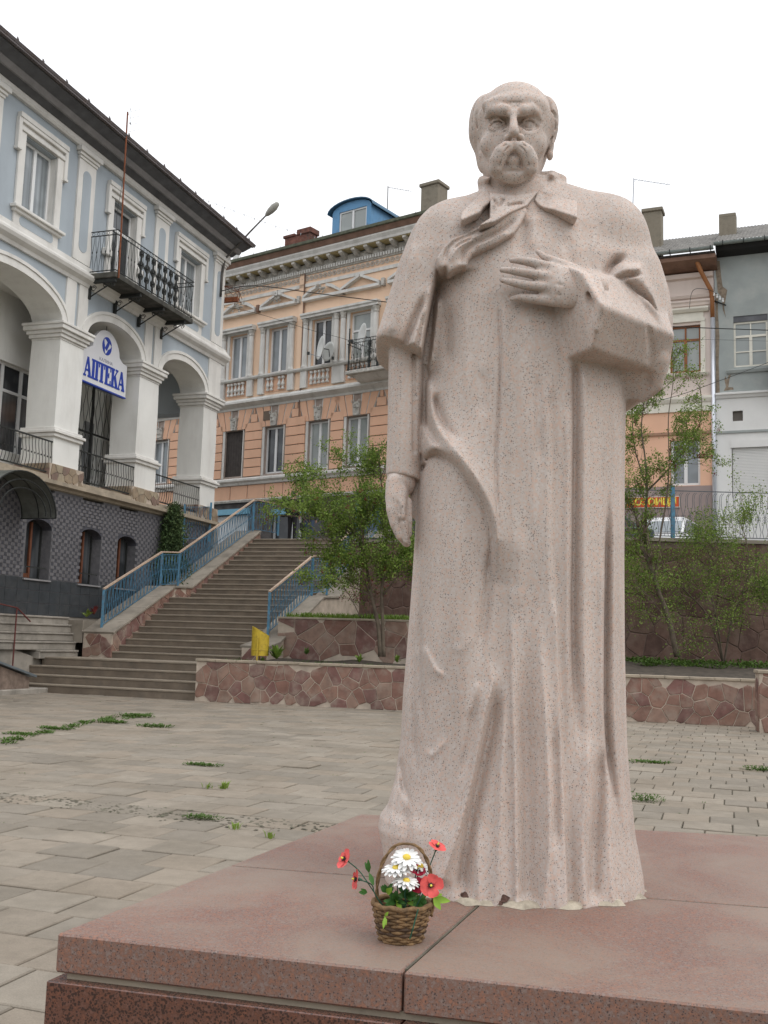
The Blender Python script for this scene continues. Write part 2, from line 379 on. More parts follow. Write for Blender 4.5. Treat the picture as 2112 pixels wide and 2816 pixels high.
def build_robe():
    h = .0062
    v = Vol((-.14, 3.52, PZ - .03), (1.24, 4.62, 3.46), h)
    za = v.ax[2]
    # silhouettes: robe
    xl = prof(za, [(.5, .05), (.6, .045), (.66, .035), (.74, .015), (.78, .022), (.82, .05), (.92, .076), (1.08, .094), (1.25, .098), (1.5, .112), (1.7, .122), (1.85, .128), (2.1, .133), (2.4, .15), (2.7, .17), (2.95, .165), (3.1, .2), (3.25, .3), (3.33, .38)])
    xr = prof(za, [(.5, 1.045), (.6, 1.035), (.75, 1.006), (.92, .987), (1.1, .973), (1.46, .964), (1.82, .961), (2.2, .962), (2.45, .965), (2.9, .95), (3.1, .93), (3.25, .84), (3.35, .68)])
    bb = prof(za, [(.5, .40), (.62, .385), (.8, .365), (1.1, .345), (1.6, .325), (2.1, .325), (2.5, .335), (2.8, .325), (3.0, .285), (3.15, .235), (3.26, .18), (3.36, .12)])
    yc = prof(za, [(.5, 4.16), (2.5, 4.15), (3.0, 4.15), (3.36, 4.13)])
    rl = Relief(v.ax[0], za)
    # thigh under the drape, long folds
    rl.bulge((1245, 1520), .11, .42, .042); rl.bulge((1230, 1850), .10, .35, .012)
    A = [(1171, 1240), (1194, 1231), (1221, 1242), (1257, 1276), (1291, 1322), (1321, 1369), (1343, 1419), (1355, 1478), (1352, 1540), (1344, 1600)]
    rl.step(A, .046, .09, .004, 1, (.05, .25)); rl.line(A, .012, -.014, (.02, .2))
    rl.line([(1352, 1500), (1347, 1580), (1340, 1650), (1332, 1720), (1318, 1790), (1300, 1850)],   .018, -.016, (.2, .4))
    rl.line([(1180, 985), (1188, 1060), (1194, 1130), (1214, 1185), (1250, 1238), (1292, 1298), (1328, 1358), (1352, 1420), (1366, 1500), (1372, 1600)], .026, .020, (.1, .3))
    rl.line([(1168, 1010), (1176, 1110), (1200, 1200), (1240, 1262)], .012, -.016, (.1, .3))
    rl.line([(1202, 1050), (1212, 1110), (1230, 1160), (1262, 1215)], .013, -.014, (.2, .3))
    rl.line([(1144, 1296), (1158, 1272), (1170, 1256), (1186, 1258)], .008, -.018, (.1, .3))
    rl.line([(1375, 830), (1377, 1000), (1371, 1150), (1364, 1260), (1367, 1420), (1372, 1560)], .006, -.010, (.05, .2)); rl.line([(1384, 830), (1386, 1000), (1379, 1150)], .010, .006, (.1, .3))
    rl.step([(1519, 1020), (1520, 1276), (1521, 1495), (1530, 1664), (1535, 1850), (1542, 2028), (1548, 2251), (1553, 2500)], .026, .055, .005, -1, (.1, .01))
    rl.line([(1515, 1060), (1515, 1300), (1517, 1500), (1526, 1700)], .011, -.011, (.1, .1))
    rl.line([(1588, 985), (1588, 1200), (1586, 1495), (1584, 1700), (1588, 1895), (1597, 2100)], .015, -.028, (.03, .3))
    rl.line([(1607, 1000), (1609, 1400), (1609, 1800), (1618, 2080)], .022, .018, (.05, .2)); rl.line([(1562, 1100), (1561, 1500), (1561, 1800), (1566, 2050)], .020, .014, (.1, .3))
    rl.line([(1686, 1250), (1687, 1495), (1681, 1900), (1684, 2000), (1695, 2117), (1716, 2251), (1734, 2380)], .012, -.021, (.3, .3))
    rl.line([(1702, 1300), (1702, 1700), (1705, 2000), (1722, 2200)], .016, .012, (.2, .2))
    rl.line([(1664, 1500), (1662, 1900), (1668, 2060)], .020, .010, (.2, .2))
    rl.line([(1668, 2050), (1658, 2160), (1647, 2274), (1636, 2400), (1630, 2490)], .024, -.026, (.2, .1)); rl.line([(1625, 2000), (1612, 2150), (1598, 2300), (1602, 2500)], .028, .024, (.2, .02))
    rl.step([(1398, 1560), (1402, 1750), (1406, 1984), (1409, 2200), (1410, 2500)], .022, .06, .005, 1, (.5, .01))
    rl.line([(1455, 1700), (1448, 1900), (1450, 2100), (1450, 2300), (1446, 2490)], .034, -.030, (.4, .05))
    rl.line([(1478, 1650), (1492, 1900), (1499, 2060), (1504, 2251), (1496, 2400), (1480, 2500)], .020, .024, (.4, .02)); rl.line([(1522, 1950), (1526, 2150), (1523, 2350)], .014, -.014, (.3, .2))
    rl.line([(1430, 1450), (1428, 1550), (1420, 1700)], .03, .010, (.3, .3)); rl.line([(1463, 1050), (1466, 1250), (1462, 1500)], .02, .008, (.3, .3)); rl.line([(1480, 1020), (1484, 1300)], .016, -.009, (.2, .3))
    rl.line([(1342, 1800), (1352, 1872), (1338, 1930), (1325, 1984), (1299, 2118), (1272, 2229), (1241, 2332), (1205, 2440)], .020, .036, (.2, .05))
    rl.line([(1366, 1860), (1360, 1960), (1343, 2048), (1318, 2160), (1294, 2271), (1278, 2380), (1268, 2480)], .022, -.030, (.2, .1))
    rl.line([(1316, 1900), (1302, 1980), (1284, 2080), (1262, 2160)], .014, -.012, (.3, .3)); rl.line([(1318, 1870), (1300, 1925), (1286, 1980)], .010, .010, (.2, .3))
    rl.line([(1391, 1860), (1384, 2000), (1376, 2150), (1368, 2350), (1352, 2500)], .022, .018, (.3, .02))
    rl.line([(1160, 1650), (1157, 1790), (1160, 1890), (1169, 1990), (1172, 2040)], .010, -.010, (.3, .3)); rl.line([(1143, 1700), (1143, 1900), (1144, 2060), (1150, 2160)], .010, -.008, (.3, .2))
    rl.line([(1174, 2060), (1188, 2082), (1212, 2058), (1238, 2024)], .009, .007, (.3, .4))
    rl.step([(1171, 1772), (1188, 1810), (1202, 1838), (1232, 1860)], .012, .03, .004, -1, (.2, .3))
    rl.line([(1245, 1768), (1270, 1786), (1302, 1742)], .014, .004, (.3, .3)); rl.line([(1103, 2100), (1112, 2180), (1130, 2226)], .010, -.012, (.3, .3)); rl.line([(1118, 2230), (1124, 2330), (1126, 2400)], .014, -.009, (.3, .1))
    rl.line([(1092, 2170), (1080, 2235), (1074, 2300)], .016, .006, (.3, .3))
    # lower hem flares
    for px, a, w in ((1310, .014, .02), (1566, -.014, .018), (1680, .016, .02), (1520, .010, .015)):
        rl.line([(px - 4, 2100), (px, 2250), (px + 2, 2390), (px + 4, 2520)], w, a, (.9, 0.001))
    # torso
    rl.line([(1612, 575), (1620, 620), (1632, 680), (1642, 735)], .010, -.020, (.2, .1)); rl.line([(1560, 620), (1582, 720), (1590, 760)], .02, -.010, (.3, .3))
    rl.line([(1450, 575), (1442, 640), (1425, 700)], .02, -.012, (.2, .4)); rl.line([(1484, 560), (1470, 640), (1462, 690)], .022, .010, (.2, .3))
    rl.line([(1214, 760), (1206, 850), (1196, 930), (1186, 1000)], .016, .018, (.2, .2)); rl.line([(1245, 800), (1238, 900), (1236, 1000)], .02, -.008, (.3, .3))
    rl.line([(1288, 780), (1286, 950), (1290, 1150)], .03, .006, (.3, .3)); rl.line([(1330, 1000), (1328, 1150)], .02, -.006, (.3, .3))
    rng = np.random.RandomState(3)
    def body(X, Y, Z):
        cx = ((xl + xr) / 2)[None, None, :]; a = ((xr - xl) / 2)[None, None, :]; b = bb[None, None, :]; y0 = yc[None, None, :]
        n = 2.35
        q = (np.abs((X - cx) / a) ** n + np.abs((Y - y0) / b) ** n) ** (1 / n)
        d = (q - 1) * np.minimum(a, b)
        w = np.clip((y0 - .02 - Y) / .08, 0, 1)
        d = d - rl.D[:, None, :] * w
        # back: a few broad plain folds
        d = d - .012 * np.sin(X * 34 + Z * .6) * np.clip((Y - y0 - .1) / .1, 0, 1)
        return np.maximum(d, np.maximum(Z - 3.37, PZ - .01 - Z)).astype(np.float32)
    v.add(body)
    # coat thrown over the shoulders: broad slab behind and beside the torso
    cxl = prof(za, [(2.40, -.05), (2.60, -.058), (2.66, -.052), (2.72, -.034), (2.95, .026), (3.05, .052), (3.115, .075), (3.17, .105), (3.21, .14), (3.24, .19), (3.265, .27), (3.30, .34), (3.38, .38)])
    cxr = prof(za, [(2.40, .97), (2.46, 1.05), (2.52, 1.095), (2.60, 1.13), (2.70, 1.147), (2.79, 1.150), (2.90, 1.135), (3.02, 1.10), (3.14, 1.045), (3.22, 1.0), (3.27, .95), (3.31, .87), (3.36, .72)])
    cbb = prof(za, [(2.4, .26), (2.7, .26), (3.0, .245), (3.15, .205), (3.24, .165), (3.31, .12), (3.38, .08)])
    rc = Relief(v.ax[0], za)
    rc.line([(1150, 640), (1120, 760), (1090, 860), (1066, 930)], .035, .012, (.3, .1), 3.9); rc.line([(1178, 800), (1140, 880), (1112, 950)], .016, -.020, (.3, .02), 3.9)
    rc.line([(1190, 770), (1160, 870), (1132, 965)], .014, .016, (.3, .02), 3.9); rc.line([(1168, 860), (1142, 970)], .008, -.014, (.3, .02), 3.9)
    rc.line([(1672, 762), (1684, 724), (1706, 696), (1740, 676)], .014, -.034, (.15, .3)); rc.line([(1700, 744), (1722, 722), (1752, 706)], .024, .007, (.3, .3))
    rc.line([(1674, 762), (1720, 752), (1762, 746), (1775, 740)], .010, -.030, (.15, .3))
    rc.line([(1704, 766), (1742, 774), (1775, 798), (1806, 830), (1822, 856)], .010, -.036, (.15, .2)); rc.line([(1745, 796), (1782, 830), (1810, 880), (1828, 925)], .024, .010, (.2, .2))
    rc.area([(1206, 745), (1192, 800), (1172, 900), (1157, 1003), (1150, 1100), (1700, 1130), (1660, 980), (1600, 800), (1500, 760)], -.13, .006, 3.9)
    rc.area([(1672, 762), (1726, 780), (1768, 826), (1790, 876), (1806, 940), (1818, 985), (1826, 930), (1818, 860), (1796, 785), (1765, 722), (1718, 730)], .065, .024, 3.85)
    rc.line([(1750, 812), (1778, 862), (1797, 925), (1822, 985)], .03, .012, (.2, .1), 3.85)
    def coat(X, Y, Z):
        cx = ((cxl + cxr) / 2)[None, None, :]; a = ((cxr - cxl) / 2)[None, None, :]; b = cbb[None, None, :]
        n = np.where(X < cx, 5.0, 3.0)
        q = (np.abs((X - cx) / a) ** n + np.abs((Y - 4.13) / b) ** n) ** (1 / n)
        d = (q - 1) * np.minimum(a, b); w = np.clip((4.10 - Y) / .08, 0, 1)
        d = d - rc.D[:, None, :] * w
        low = np.where(X < .5, 2.655 - .42 * (X + .05) + .06 * (3.9 - Y), 2.44 + np.clip((4.02 - Y) / .2, 0, 1) * .25 + np.clip((X - 1.0) / .15, 0, 1) * .10)
        return np.maximum(np.maximum(d, low - Z), Z - 3.40).astype(np.float32)
    v.add(coat, None, None, .012)
    # shoulder caps rounding the coat
    v.ball((.26, 4.12, 3.09), (.15, .19, .15), .05); v.ball((.88, 4.12, 3.14), (.16, .20, .17), .05)
    v.cap([(.385, 3.985, 3.330), (.362, 4.06, 3.352), (.39, 4.19, 3.375), (.50, 4.25, 3.385), (.61, 4.19, 3.385), (.650, 4.06, 3.375), (.640, 3.985, 3.350)], [.006, .017, .020, .020, .020, .017, .006], .03)
    # groove between coat edge and robe on the left
    gp = [(*at_y(1204, 765, 3.84), 3.84), (*at_y(1188, 850, 3.84), 3.85), (*at_y(1168, 940, 3.86), 3.87), (*at_y(1157, 1010, 3.88), 3.89), (*at_y(1150, 1120, 3.9), 3.93)]
    v.cap([(p[0], p[2], p[1]) for p in gp], [.005, .009, .011, .009, .004], .01, True)
    # hanging right arm (viewer's left)
    def arm(X, Y, Z):
        c = np.interp(v.ax[2], [2.05, 2.7], [.074, .070])[None, None, :]; a = np.interp(v.ax[2], [2.05, 2.12, 2.3, 2.7], [.074, .071, .069, .072])[None, None, :]
        q = (np.abs((X - c) / a) ** 2.4 + np.abs((Y - 4.09) / .105) ** 2.4) ** (1 / 2.4)
        return np.maximum((q - 1) * .07, np.maximum(2.105 - .16 * (X - .06) - Z, Z - 2.8)).astype(np.float32)
    v.add(arm); v.cap([(.142, 4.10, 2.65), (.140, 4.10, 1.98)], .040, .01)
    v.cap([(.098, 4.0, 2.6), (.112, 4.0, 2.2)], .008, .01, True)
    # bent left arm: sleeve and broad turned-up cuff, cut as flat facets
    T = lambda px, py, Y: np.array([at_y(px, py, Y)[0], Y, at_y(px, py, Y)[1]])
    ca, cb, cc, cd, ce, cf_, cg, ch = T(1640, 752, 3.73), T(1656, 838, 3.575), T(1789, 893, 3.765), T(1643, 968, 3.70), T(1789, 1040, 3.90), T(1597, 976, 3.745), T(1545, 864, 3.80), T(1730, 770, 3.92)
    inner = np.array([.92, 3.95, 2.72])
    def plane(p, q, r_):
        n = np.cross(q - p, r_ - p); n = n / np.linalg.norm(n)
        if (inner - p) @ n > 0: n = -n
        return p, n
    pls = [plane(ca, cb, cc), plane(cb, cc, cd), plane(cb, cf_, cg), plane(cd, ce, np.array([1.0, 4.1, ce[2] - .005])), plane(cf_, cd, np.array([.75, 4.0, cf_[2]])), plane(ca, ch, np.array([.85, 4.1, 3.0]))]
    def sleeve(X, Y, Z):
        d = X * 0 + Y * 0 + Z * 0 - 9.0
        for p_, n_ in pls: d = -smin(-d, -((X - p_[0]) * n_[0] + (Y - p_[1]) * n_[1] + (Z - p_[2]) * n_[2]), .014)
        return np.maximum(d, np.maximum(X - 1.10, Y - 4.2)).astype(np.float32)
    v.add(sleeve, (.5, 3.45, 2.3), (1.24, 4.3, 3.1), .008)
    v.cap([T(1690, 918, 3.66), T(1722, 935, 3.70), T(1745, 955, 3.75)], [.012, .022, .01], .015, True)
    # concave inside of the cuff and shirt sleeve
    v.cap([T(1625, 800, 3.655), T(1622, 850, 3.64), T(1606, 900, 3.66)], [.012, .018, .012], .02, True)
    v.cap([T(1640, 760, 3.69), T(1652, 800, 3.65), T(1648, 850, 3.625), T(1640, 905, 3.63)], [.012, .013, .012, .006], .02)
    # rim of the coat curving over the forearm
    v.cap([T(1784, 902, 3.77), T(1800, 962, 3.83), T(1800, 1022, 3.89)], [.008, .024, .028], .010, True)
    v.cap([T(1815, 990, 3.93), T(1806, 1060, 3.98), T(1770, 1092, 4.02)], [.03, .025, .02], .03)
    return v, rl
robe_vol, _ = build_robe()
def attach(o, parent=None):
    o.data.transform(Matrix.Translation(-SO)); o.parent = parent or statue
    return o
robe = vol_obj(robe_vol, 'robe', M['statue'], None, 1); attach(robe); del robe_vol

def build_cloth_layers():
    """collar, lapel and cravat: thin carved layers over the chest"""
    out = []
    def layer(name, poly, thick, folds, Yf, tilt=0.0, soft=.008, lo=None):
        P = S(poly, 3.86); x0, x1 = P[:, 0].min() - .03, P[:, 0].max() + .03; z0, z1 = P[:, 1].min() - .03, P[:, 1].max() + .03
        v = Vol((x0, 3.68, z0), (x1, 4.12, z1), .0045)
        r = Relief(v.ax[0], v.ax[2])
        for pts, w, a in folds: r.line(pts, w, a, (.15, .15), 3.86)
        sd2 = poly_sd(r.XX, r.ZZ, P); yf = Yf(r.XX, r.ZZ)
        rnd = np.clip(-sd2 / .008, 0, 1); top = thick * (1 - (1 - rnd) ** 2 * .30) + r.D
        def fn(X, Y, Z):
            front = (yf - top)[:, None, :] - Y; back = Y - (yf + .06)[:, None, :]
            return np.maximum(np.maximum(front, back), sd2[:, None, :]).astype(np.float32)
        v.add(fn); out.append(attach(vol_obj(v, name, M['statue'], None, 2)))
    def chest(X, Z):                                   # front of the torso
        b = np.interp(Z, [2.8, 3.0, 3.15, 3.26, 3.36], [.325, .285, .235, .18, .12]); xl_, xr_ = np.interp(Z, [2.7, 2.95, 3.1, 3.25, 3.33], [.17, .165, .2, .3, .38]), np.interp(Z, [2.9, 3.1, 3.25, 3.35], [.95, .93, .84, .68])
        c, a = (xl_ + xr_) / 2, (xr_ - xl_) / 2
        return 4.145 - b * np.maximum(1 - np.abs((X - c) / a) ** 2.35, .02) ** (1 / 2.35)
    def chest2(X, Z): return np.minimum(chest(X, Z), 4.13 - np.interp(Z, [2.7, 3.0, 3.15, 3.24, 3.31, 3.38], [.27, .25, .215, .17, .12, .08]))
    layer('cravat', [(1446, 546), (1452, 574), (1431, 618), (1414, 644), (1362, 676), (1298, 704), (1287, 720), (1284, 737), (1262, 738), (1246, 746), (1234, 752), (1226, 738), (1212, 742), (1203, 735), (1199, 714), (1216, 686), (1241, 658), (1282, 640), (1318, 618), (1352, 598), (1379, 573), (1396, 559)], .035,
          [([(1440, 560), (1400, 590), (1350, 632), (1290, 668), (1250, 700), (1240, 740)], .010, .014), ([(1425, 590), (1390, 625), (1340, 655), (1280, 690), (1262, 735)], .008, -.012),
           ([(1380, 590), (1330, 628), (1270, 655), (1232, 685), (1220, 730)], .007, -.012), ([(1400, 640), (1345, 668), (1300, 690)], .010, .010), ([(1300, 660), (1262, 676), (1248, 690)], .005, -.010)], chest2)
    layer('collar', [(1336, 494), (1324, 512), (1307, 539), (1291, 556), (1268, 592), (1263, 620), (1267, 628), (1318, 592), (1330, 568), (1344, 552), (1352, 540), (1360, 520), (1352, 500)], .017,
          [([(1346, 520), (1330, 545), (1300, 590)], .014, .006)], lambda X, Z: np.minimum(chest2(X, Z), 4.035 + (3.33 - Z) * -.9))
    layer('collar', [(1508, 474), (1523, 482), (1548, 515), (1597, 530), (1592, 570), (1585, 608), (1556, 592), (1526, 574), (1505, 566), (1488, 552), (1476, 530), (1486, 500)], .017,
          [([(1512, 500), (1500, 540), (1512, 560)], .02, -.004)], lambda X, Z: np.minimum(chest2(X, Z), 4.045 + (3.33 - Z) * -.9))
    layer('shirt', [(1352, 508), (1350, 560), (1345, 610), (1310, 640), (1355, 625), (1400, 590), (1450, 560), (1490, 500), (1420, 520)], .014,
          [([(1362, 530), (1372, 560), (1384, 545), (1392, 528)], .007, -.014), ([(1392, 562), (1420, 552), (1446, 548)], .007, -.014), ([(1345, 556), (1340, 590), (1320, 620)], .010, .012), ([(1360, 560), (1350, 600)], .008, -.010)], lambda X, Z: np.minimum(chest2(X, Z), 4.0 + (3.33 - Z) * -.7))
    return out
build_cloth_layers()

def build_head():
    v = Vol((.26, 3.78, 3.16), (.74, 4.32, 3.82), .0034)
    p = lambda px, py, Y: (at_y(px, py, Y)[0], Y, at_y(px, py, Y)[1])
    v.ball((.490, 4.065, 3.580), (.160, .19, .178))
    v.ball((.484, 3.985, 3.60), (.130, .115, .115), .05)                       # forehead
    v.ball((.478, 4.00, 3.47), (.116, .122, .140), .05)                        # face
    v.ball((.474, 3.975, 3.375), (.092, .095, .066), .04)                      # jaw
    v.cap([(.388, 4.05, 3.42), (.46, 3.955, 3.350), (.562, 4.05, 3.425)], [.036, .040, .036], .04)
    v.cap([(.485, 4.09, 3.42), (.50, 4.13, 3.16)], [.112, .150], .03)          # neck
    for sx, c in ((-1, .352), (1, .626)):                                     # hair over the temples
        v.ball((c, 4.09, 3.600), (.048, .130, .085), .03); v.ball((c - sx * .010, 4.07, 3.650), (.046, .10, .062), .03)
        v.ball((c - sx * .028, 4.14, 3.51), (.038, .09, .08), .03)
    for px, s_ in ((1323, -1), (1515, 1)):                                    # ears
        e = p(px, 400, 4.04)
        v.ball((e[0], 4.050, e[2] + .012), (.014, .034, .056), .005); v.ball((e[0] - s_ * .004, 4.036, e[2] - .046), (.013, .020, .020), .010)
        v.cap([(e[0] - s_ * .004, 4.014, e[2] + .03), (e[0] - s_ * .002, 4.016, e[2] - .018)], .006, .006, True)
    for pts in ([p(1322, 268, 3.965), p(1316, 300, 3.965), p(1306, 318, 3.98)], [p(1508, 268, 3.965), p(1512, 305, 3.955), p(1530, 322, 3.98)], [p(1306, 318, 3.98), p(1318, 350, 4.0)], [p(1530, 322, 3.97), p(1522, 352, 4.0)]):
        v.cap(pts, .008, .012, True)
    # eye sockets: deep, with an overhanging brow
    for px, s_ in ((1368, -1), (1456, 1)):
        e = p(px, 338, 3.875)
        v.ball((e[0] + s_ * .004, 3.872, e[2] + .004), (.052, .050, .031), .008, True); v.ball((e[0] - s_ * .026, 3.866, e[2] + .014), (.026, .054, .030), .006, True)
        v.cap([p(1344 if s_ < 0 else 1484, 334, 3.90), p(1352 if s_ < 0 else 1476, 322, 3.885), p(px, 319, 3.880)], .008, .008, True)
    v.cap([p(1338, 322, 3.910), p(1350, 305, 3.886), p(1370, 303, 3.870), p(1388, 303, 3.860), p(1400, 311, 3.862)], [.010, .017, .020, .022, .016], .007)
    v.cap([p(1488, 332, 3.925), p(1476, 310, 3.893), p(1460, 300, 3.872), p(1440, 304, 3.860), p(1424, 311, 3.862)], [.010, .016, .020, .022, .016], .007)
    v.cap([p(1340, 290, 3.905), p(1370, 282, 3.885), p(1412, 280, 3.880), p(1455, 280, 3.885), p(1482, 290, 3.910)], .022, .03)
    v.cap([p(1386, 281, 3.856), p(1432, 281, 3.856)], .0035, .006, True)
    v.cap([p(1422, 292, 3.846), p(1424, 308, 3.848)], .005, .006, True); v.cap([p(1403, 294, 3.846), p(1400, 308, 3.848)], .004, .006, True)
    for px, py in ((1369, 345), (1456, 343)):                                 # eyeball, lids, carved iris
        e = p(px, py, 3.90); c = (e[0], 3.927, e[2] + .004); v.ball(c, (.030, .0255, .0235), .002)
        v.cap([(c[0] - .034, 3.920, c[2] - .001), (c[0] - .018, 3.902, c[2] + .017), (c[0] + .003, 3.897, c[2] + .021), (c[0] + .021, 3.902, c[2] + .015), (c[0] + .034, 3.920, c[2] - .003)], .0048, .002)
        v.cap([(c[0] - .032, 3.919, c[2] - .006), (c[0] - .014, 3.905, c[2] - .021), (c[0] + .010, 3.903, c[2] - .022), (c[0] + .032, 3.919, c[2] - .006)], .0045, .004)
        t = np.linspace(0, 2 * np.pi, 13); v.cap([(c[0] + .0125 * math.cos(a), 3.8985, c[2] - .002 + .0125 * math.sin(a)) for a in t], .0014, .001, True)
        v.ball((c[0], 3.897, c[2] - .001), (.0045, .006, .0045), .002, True)
        v.cap([(c[0] - .03, 3.893, c[2] - .032), (c[0], 3.880, c[2] - .040), (c[0] + .03, 3.892, c[2] - .033)], .004, .008, True)
    v.cap([p(1411, 300, 3.866), p(1412, 330, 3.848), p(1413, 356, 3.824)], [.013, .014, .018], .012)            # nose
    v.ball(p(1413, 366, 3.826), (.021, .022, .017), .010)
    for px, s_ in ((1396, -1), (1431, 1)):
        w_ = p(px, 380, 3.850); v.ball(w_, (.016, .022, .016), .008); v.ball((w_[0] - s_ * .004, 3.842, w_[2] - .015), (.007, .010, .007), .003, True)
    for px, s_ in ((1350, -1), (1476, 1)):                                    # cheeks
        c = p(px, 384, 3.90); v.ball((c[0], 3.948, c[2]), (.040, .028, .036), .04)
        v.cap([p(1392 if s_ < 0 else 1436, 372, 3.862), p(1374 if s_ < 0 else 1458, 396, 3.862), p(1352 if s_ < 0 else 1478, 426, 3.885)], [.005, .007, .005], .012, True)
        v.ball(p(1342 if s_ < 0 else 1487, 416, 3.895), (.022, .022, .040), .02, True)
    mL = [p(1410, 402, 3.842), p(1393, 407, 3.840), p(1378, 420, 3.842), p(1368, 441, 3.852), p(1363, 463, 3.862), p(1364, 486, 3.882)]
    mR = [p(1416, 402, 3.842), p(1434, 407, 3.840), p(1449, 420, 3.842), p(1458, 441, 3.852), p(1460, 463, 3.862), p(1457, 484, 3.882)]
    for m_ in (mL, mR): v.cap(m_, [.020, .027, .030, .031, .027, .013], .006)
    for m_, s_ in ((mL, -1), (mR, 1)):
        for off in (-.010, .004):
            v.cap([(q[0] + s_ * off, q[1] - .0235, q[2] + off * .5) for q in m_[1:5]], .0026, .004, True)
    v.cap([p(1413, 394, 3.82), p(1413, 412, 3.822)], .004, .008, True)
    v.ball(p(1411, 444, 3.872), (.030, .026, .024), .010); v.ball(p(1410, 482, 3.892), (.058, .030, .034), .02)
    v.cap([p(1388, 470, 3.868), p(1432, 470, 3.868)], .005, .010, True)
    for s_, x0 in ((-1, .318), (1, .660)):                                    # combed locks
        for i in range(5):
            z0 = 3.665 - .018 * i; y0 = 4.00 + .035 * i
            v.cap([(x0 - s_ * .012, y0, z0), (x0 + s_ * .004, y0 + .012, z0 - .05), (x0 - s_ * .003, y0 + .03, z0 - .11)], .0035, .005, True)
    return v
hv = build_head(); attach(vol_obj(hv, 'head', M['statue'], None, 1)); del hv

def build_hand_on_chest():
    v = Vol((.34, 3.60, 2.68), (.86, 3.96, 3.14), .0036)
    p = lambda px, py, Y: (at_y(px, py, Y)[0], Y, at_y(px, py, Y)[1])
    k = .010
    # back of the hand
    v.cap([p(1500, 770, 3.765), p(1560, 790, 3.728), p(1610, 800, 3.715)], [.044, .055, .056], .02, flat=.62)
    v.cap([p(1495, 745, 3.775), p(1560, 760, 3.735), p(1615, 775, 3.72)], [.030, .038, .042], .02, flat=.7)
    v.cap([p(1500, 812, 3.77), p(1560, 824, 3.735), p(1600, 815, 3.73)], [.026, .032, .036], .02, flat=.8)
    fing = [  # tip ... root, radii
        ([p(1407, 716, 3.792), p(1430, 716, 3.776), p(1465, 722, 3.768), p(1510, 734, 3.758), p(1560, 752, 3.742)], [.010, .015, .0175, .019, .019]),
        ([p(1380, 742, 3.792), p(1410, 744, 3.772), p(1450, 751, 3.758), p(1500, 760, 3.748), p(1560, 776, 3.730)], [.010, .0155, .018, .0195, .019]),
        ([p(1381, 770, 3.790), p(1412, 777, 3.770), p(1455, 786, 3.756), p(1500, 789, 3.748), p(1560, 799, 3.730)], [.010, .0155, .018, .0195, .019]),
        ([p(1407, 822, 3.800), p(1432, 818, 3.780), p(1470, 822, 3.764), p(1515, 828, 3.756), p(1565, 832, 3.742)], [.009, .015, .018, .020, .018])]
    for P_, R_ in fing: v.cap(P_, R_, k * .6)
    # thumb behind
    v.cap([p(1478, 692, 3.800), p(1496, 706, 3.785), p(1530, 720, 3.768), p(1580, 742, 3.745)], [.009, .013, .017, .022], .012)
    # gaps and tendons
    v.cap([p(1382, 757, 3.76), p(1430, 762, 3.745), p(1478, 768, 3.735)], .0035, .004, True); v.cap([p(1500, 772, 3.716), p(1545, 784, 3.700)], .003, .008, True)
    v.cap([p(1404, 733, 3.77), p(1470, 739, 3.745)], .004, .004, True); v.cap([p(1480, 803, 3.742), p(1540, 812, 3.708)], .003, .008, True)
    return v
hv = build_hand_on_chest(); attach(vol_obj(hv, 'hand', M['statue'], None, 1)); del hv

def build_cuffs():
    p = lambda px, py, Y: (at_y(px, py, Y)[0], Y, at_y(px, py, Y)[1])
    v = Vol((.62, 3.60, 2.72), (.86, 3.90, 3.02), .0036)     # shirt cuff at the wrist
    a = [p(1616, 752, 3.690), p(1630, 782, 3.625), p(1628, 816, 3.598), p(1612, 848, 3.618), p(1588, 874, 3.680)]
    v.cap([p(1600, 775, 3.72), p(1640, 790, 3.71)], [.040, .046], .01, flat=.8)
    attach(vol_obj(v, 'shirt_cuff', M['statue'], None, 1))
build_cuffs()

def build_lower_hand():
    p = lambda px, py, Y: (at_y(px, py, Y)[0], Y, at_y(px, py, Y)[1])
    v = Vol((-.06, 3.86, 1.78), (.20, 4.26, 2.24), .004)
    # sleeve hem
    v.cap([(.062, 4.07, 2.16), (.066, 4.06, 2.08)], [.058, .056], .0, flat=1.2)
    # wrist, back of hand
    v.cap([p(1090, 1330, 4.02), p(1092, 1370, 4.01), p(1096, 1410, 4.005)], [.042, .047, .044], .01, flat=1.1)
    # thumb side and closed fingers
    v.cap([p(1080, 1350, 4.0), p(1077, 1400, 3.985), p(1086, 1440, 3.985), p(1100, 1475, 3.99)], [.022, .022, .020, .016], .006)
    v.cap([p(1106, 1350, 3.985), p(1104, 1392, 3.962), p(1108, 1420, 3.960)], [.020, .018, .014], .006)
    v.cap([p(1112, 1400, 3.99), p(1112, 1440, 3.975), p(1116, 1488, 3.985)], [.016, .016, .012], .004)
    v.cap([p(1122, 1380, 4.0), p(1124, 1430, 3.99), p(1124, 1470, 4.0)], [.016, .015, .012], .004)
    v.cap([p(1098, 1430, 4.02), p(1106, 1470, 4.02), p(1118, 1492, 4.02)], [.030, .026, .018], .01)
    v.cap([p(1099, 1385, 3.945), p(1106, 1470, 3.958)], .0055, .004, True); v.cap([p(1117, 1400, 3.955), p(1120, 1478, 3.965)], .005, .004, True); v.cap([p(1086, 1400, 3.955), p(1094, 1450, 3.965)], .005, .005, True)
    v.cap([p(1093, 1382, 3.955), p(1097, 1412, 3.955)], .006, .006, True)
    attach(vol_obj(v, 'hand', M['statue'], None, 1))
build_lower_hand()
for ch in statue.children: ch.location = (0, 0, 0)
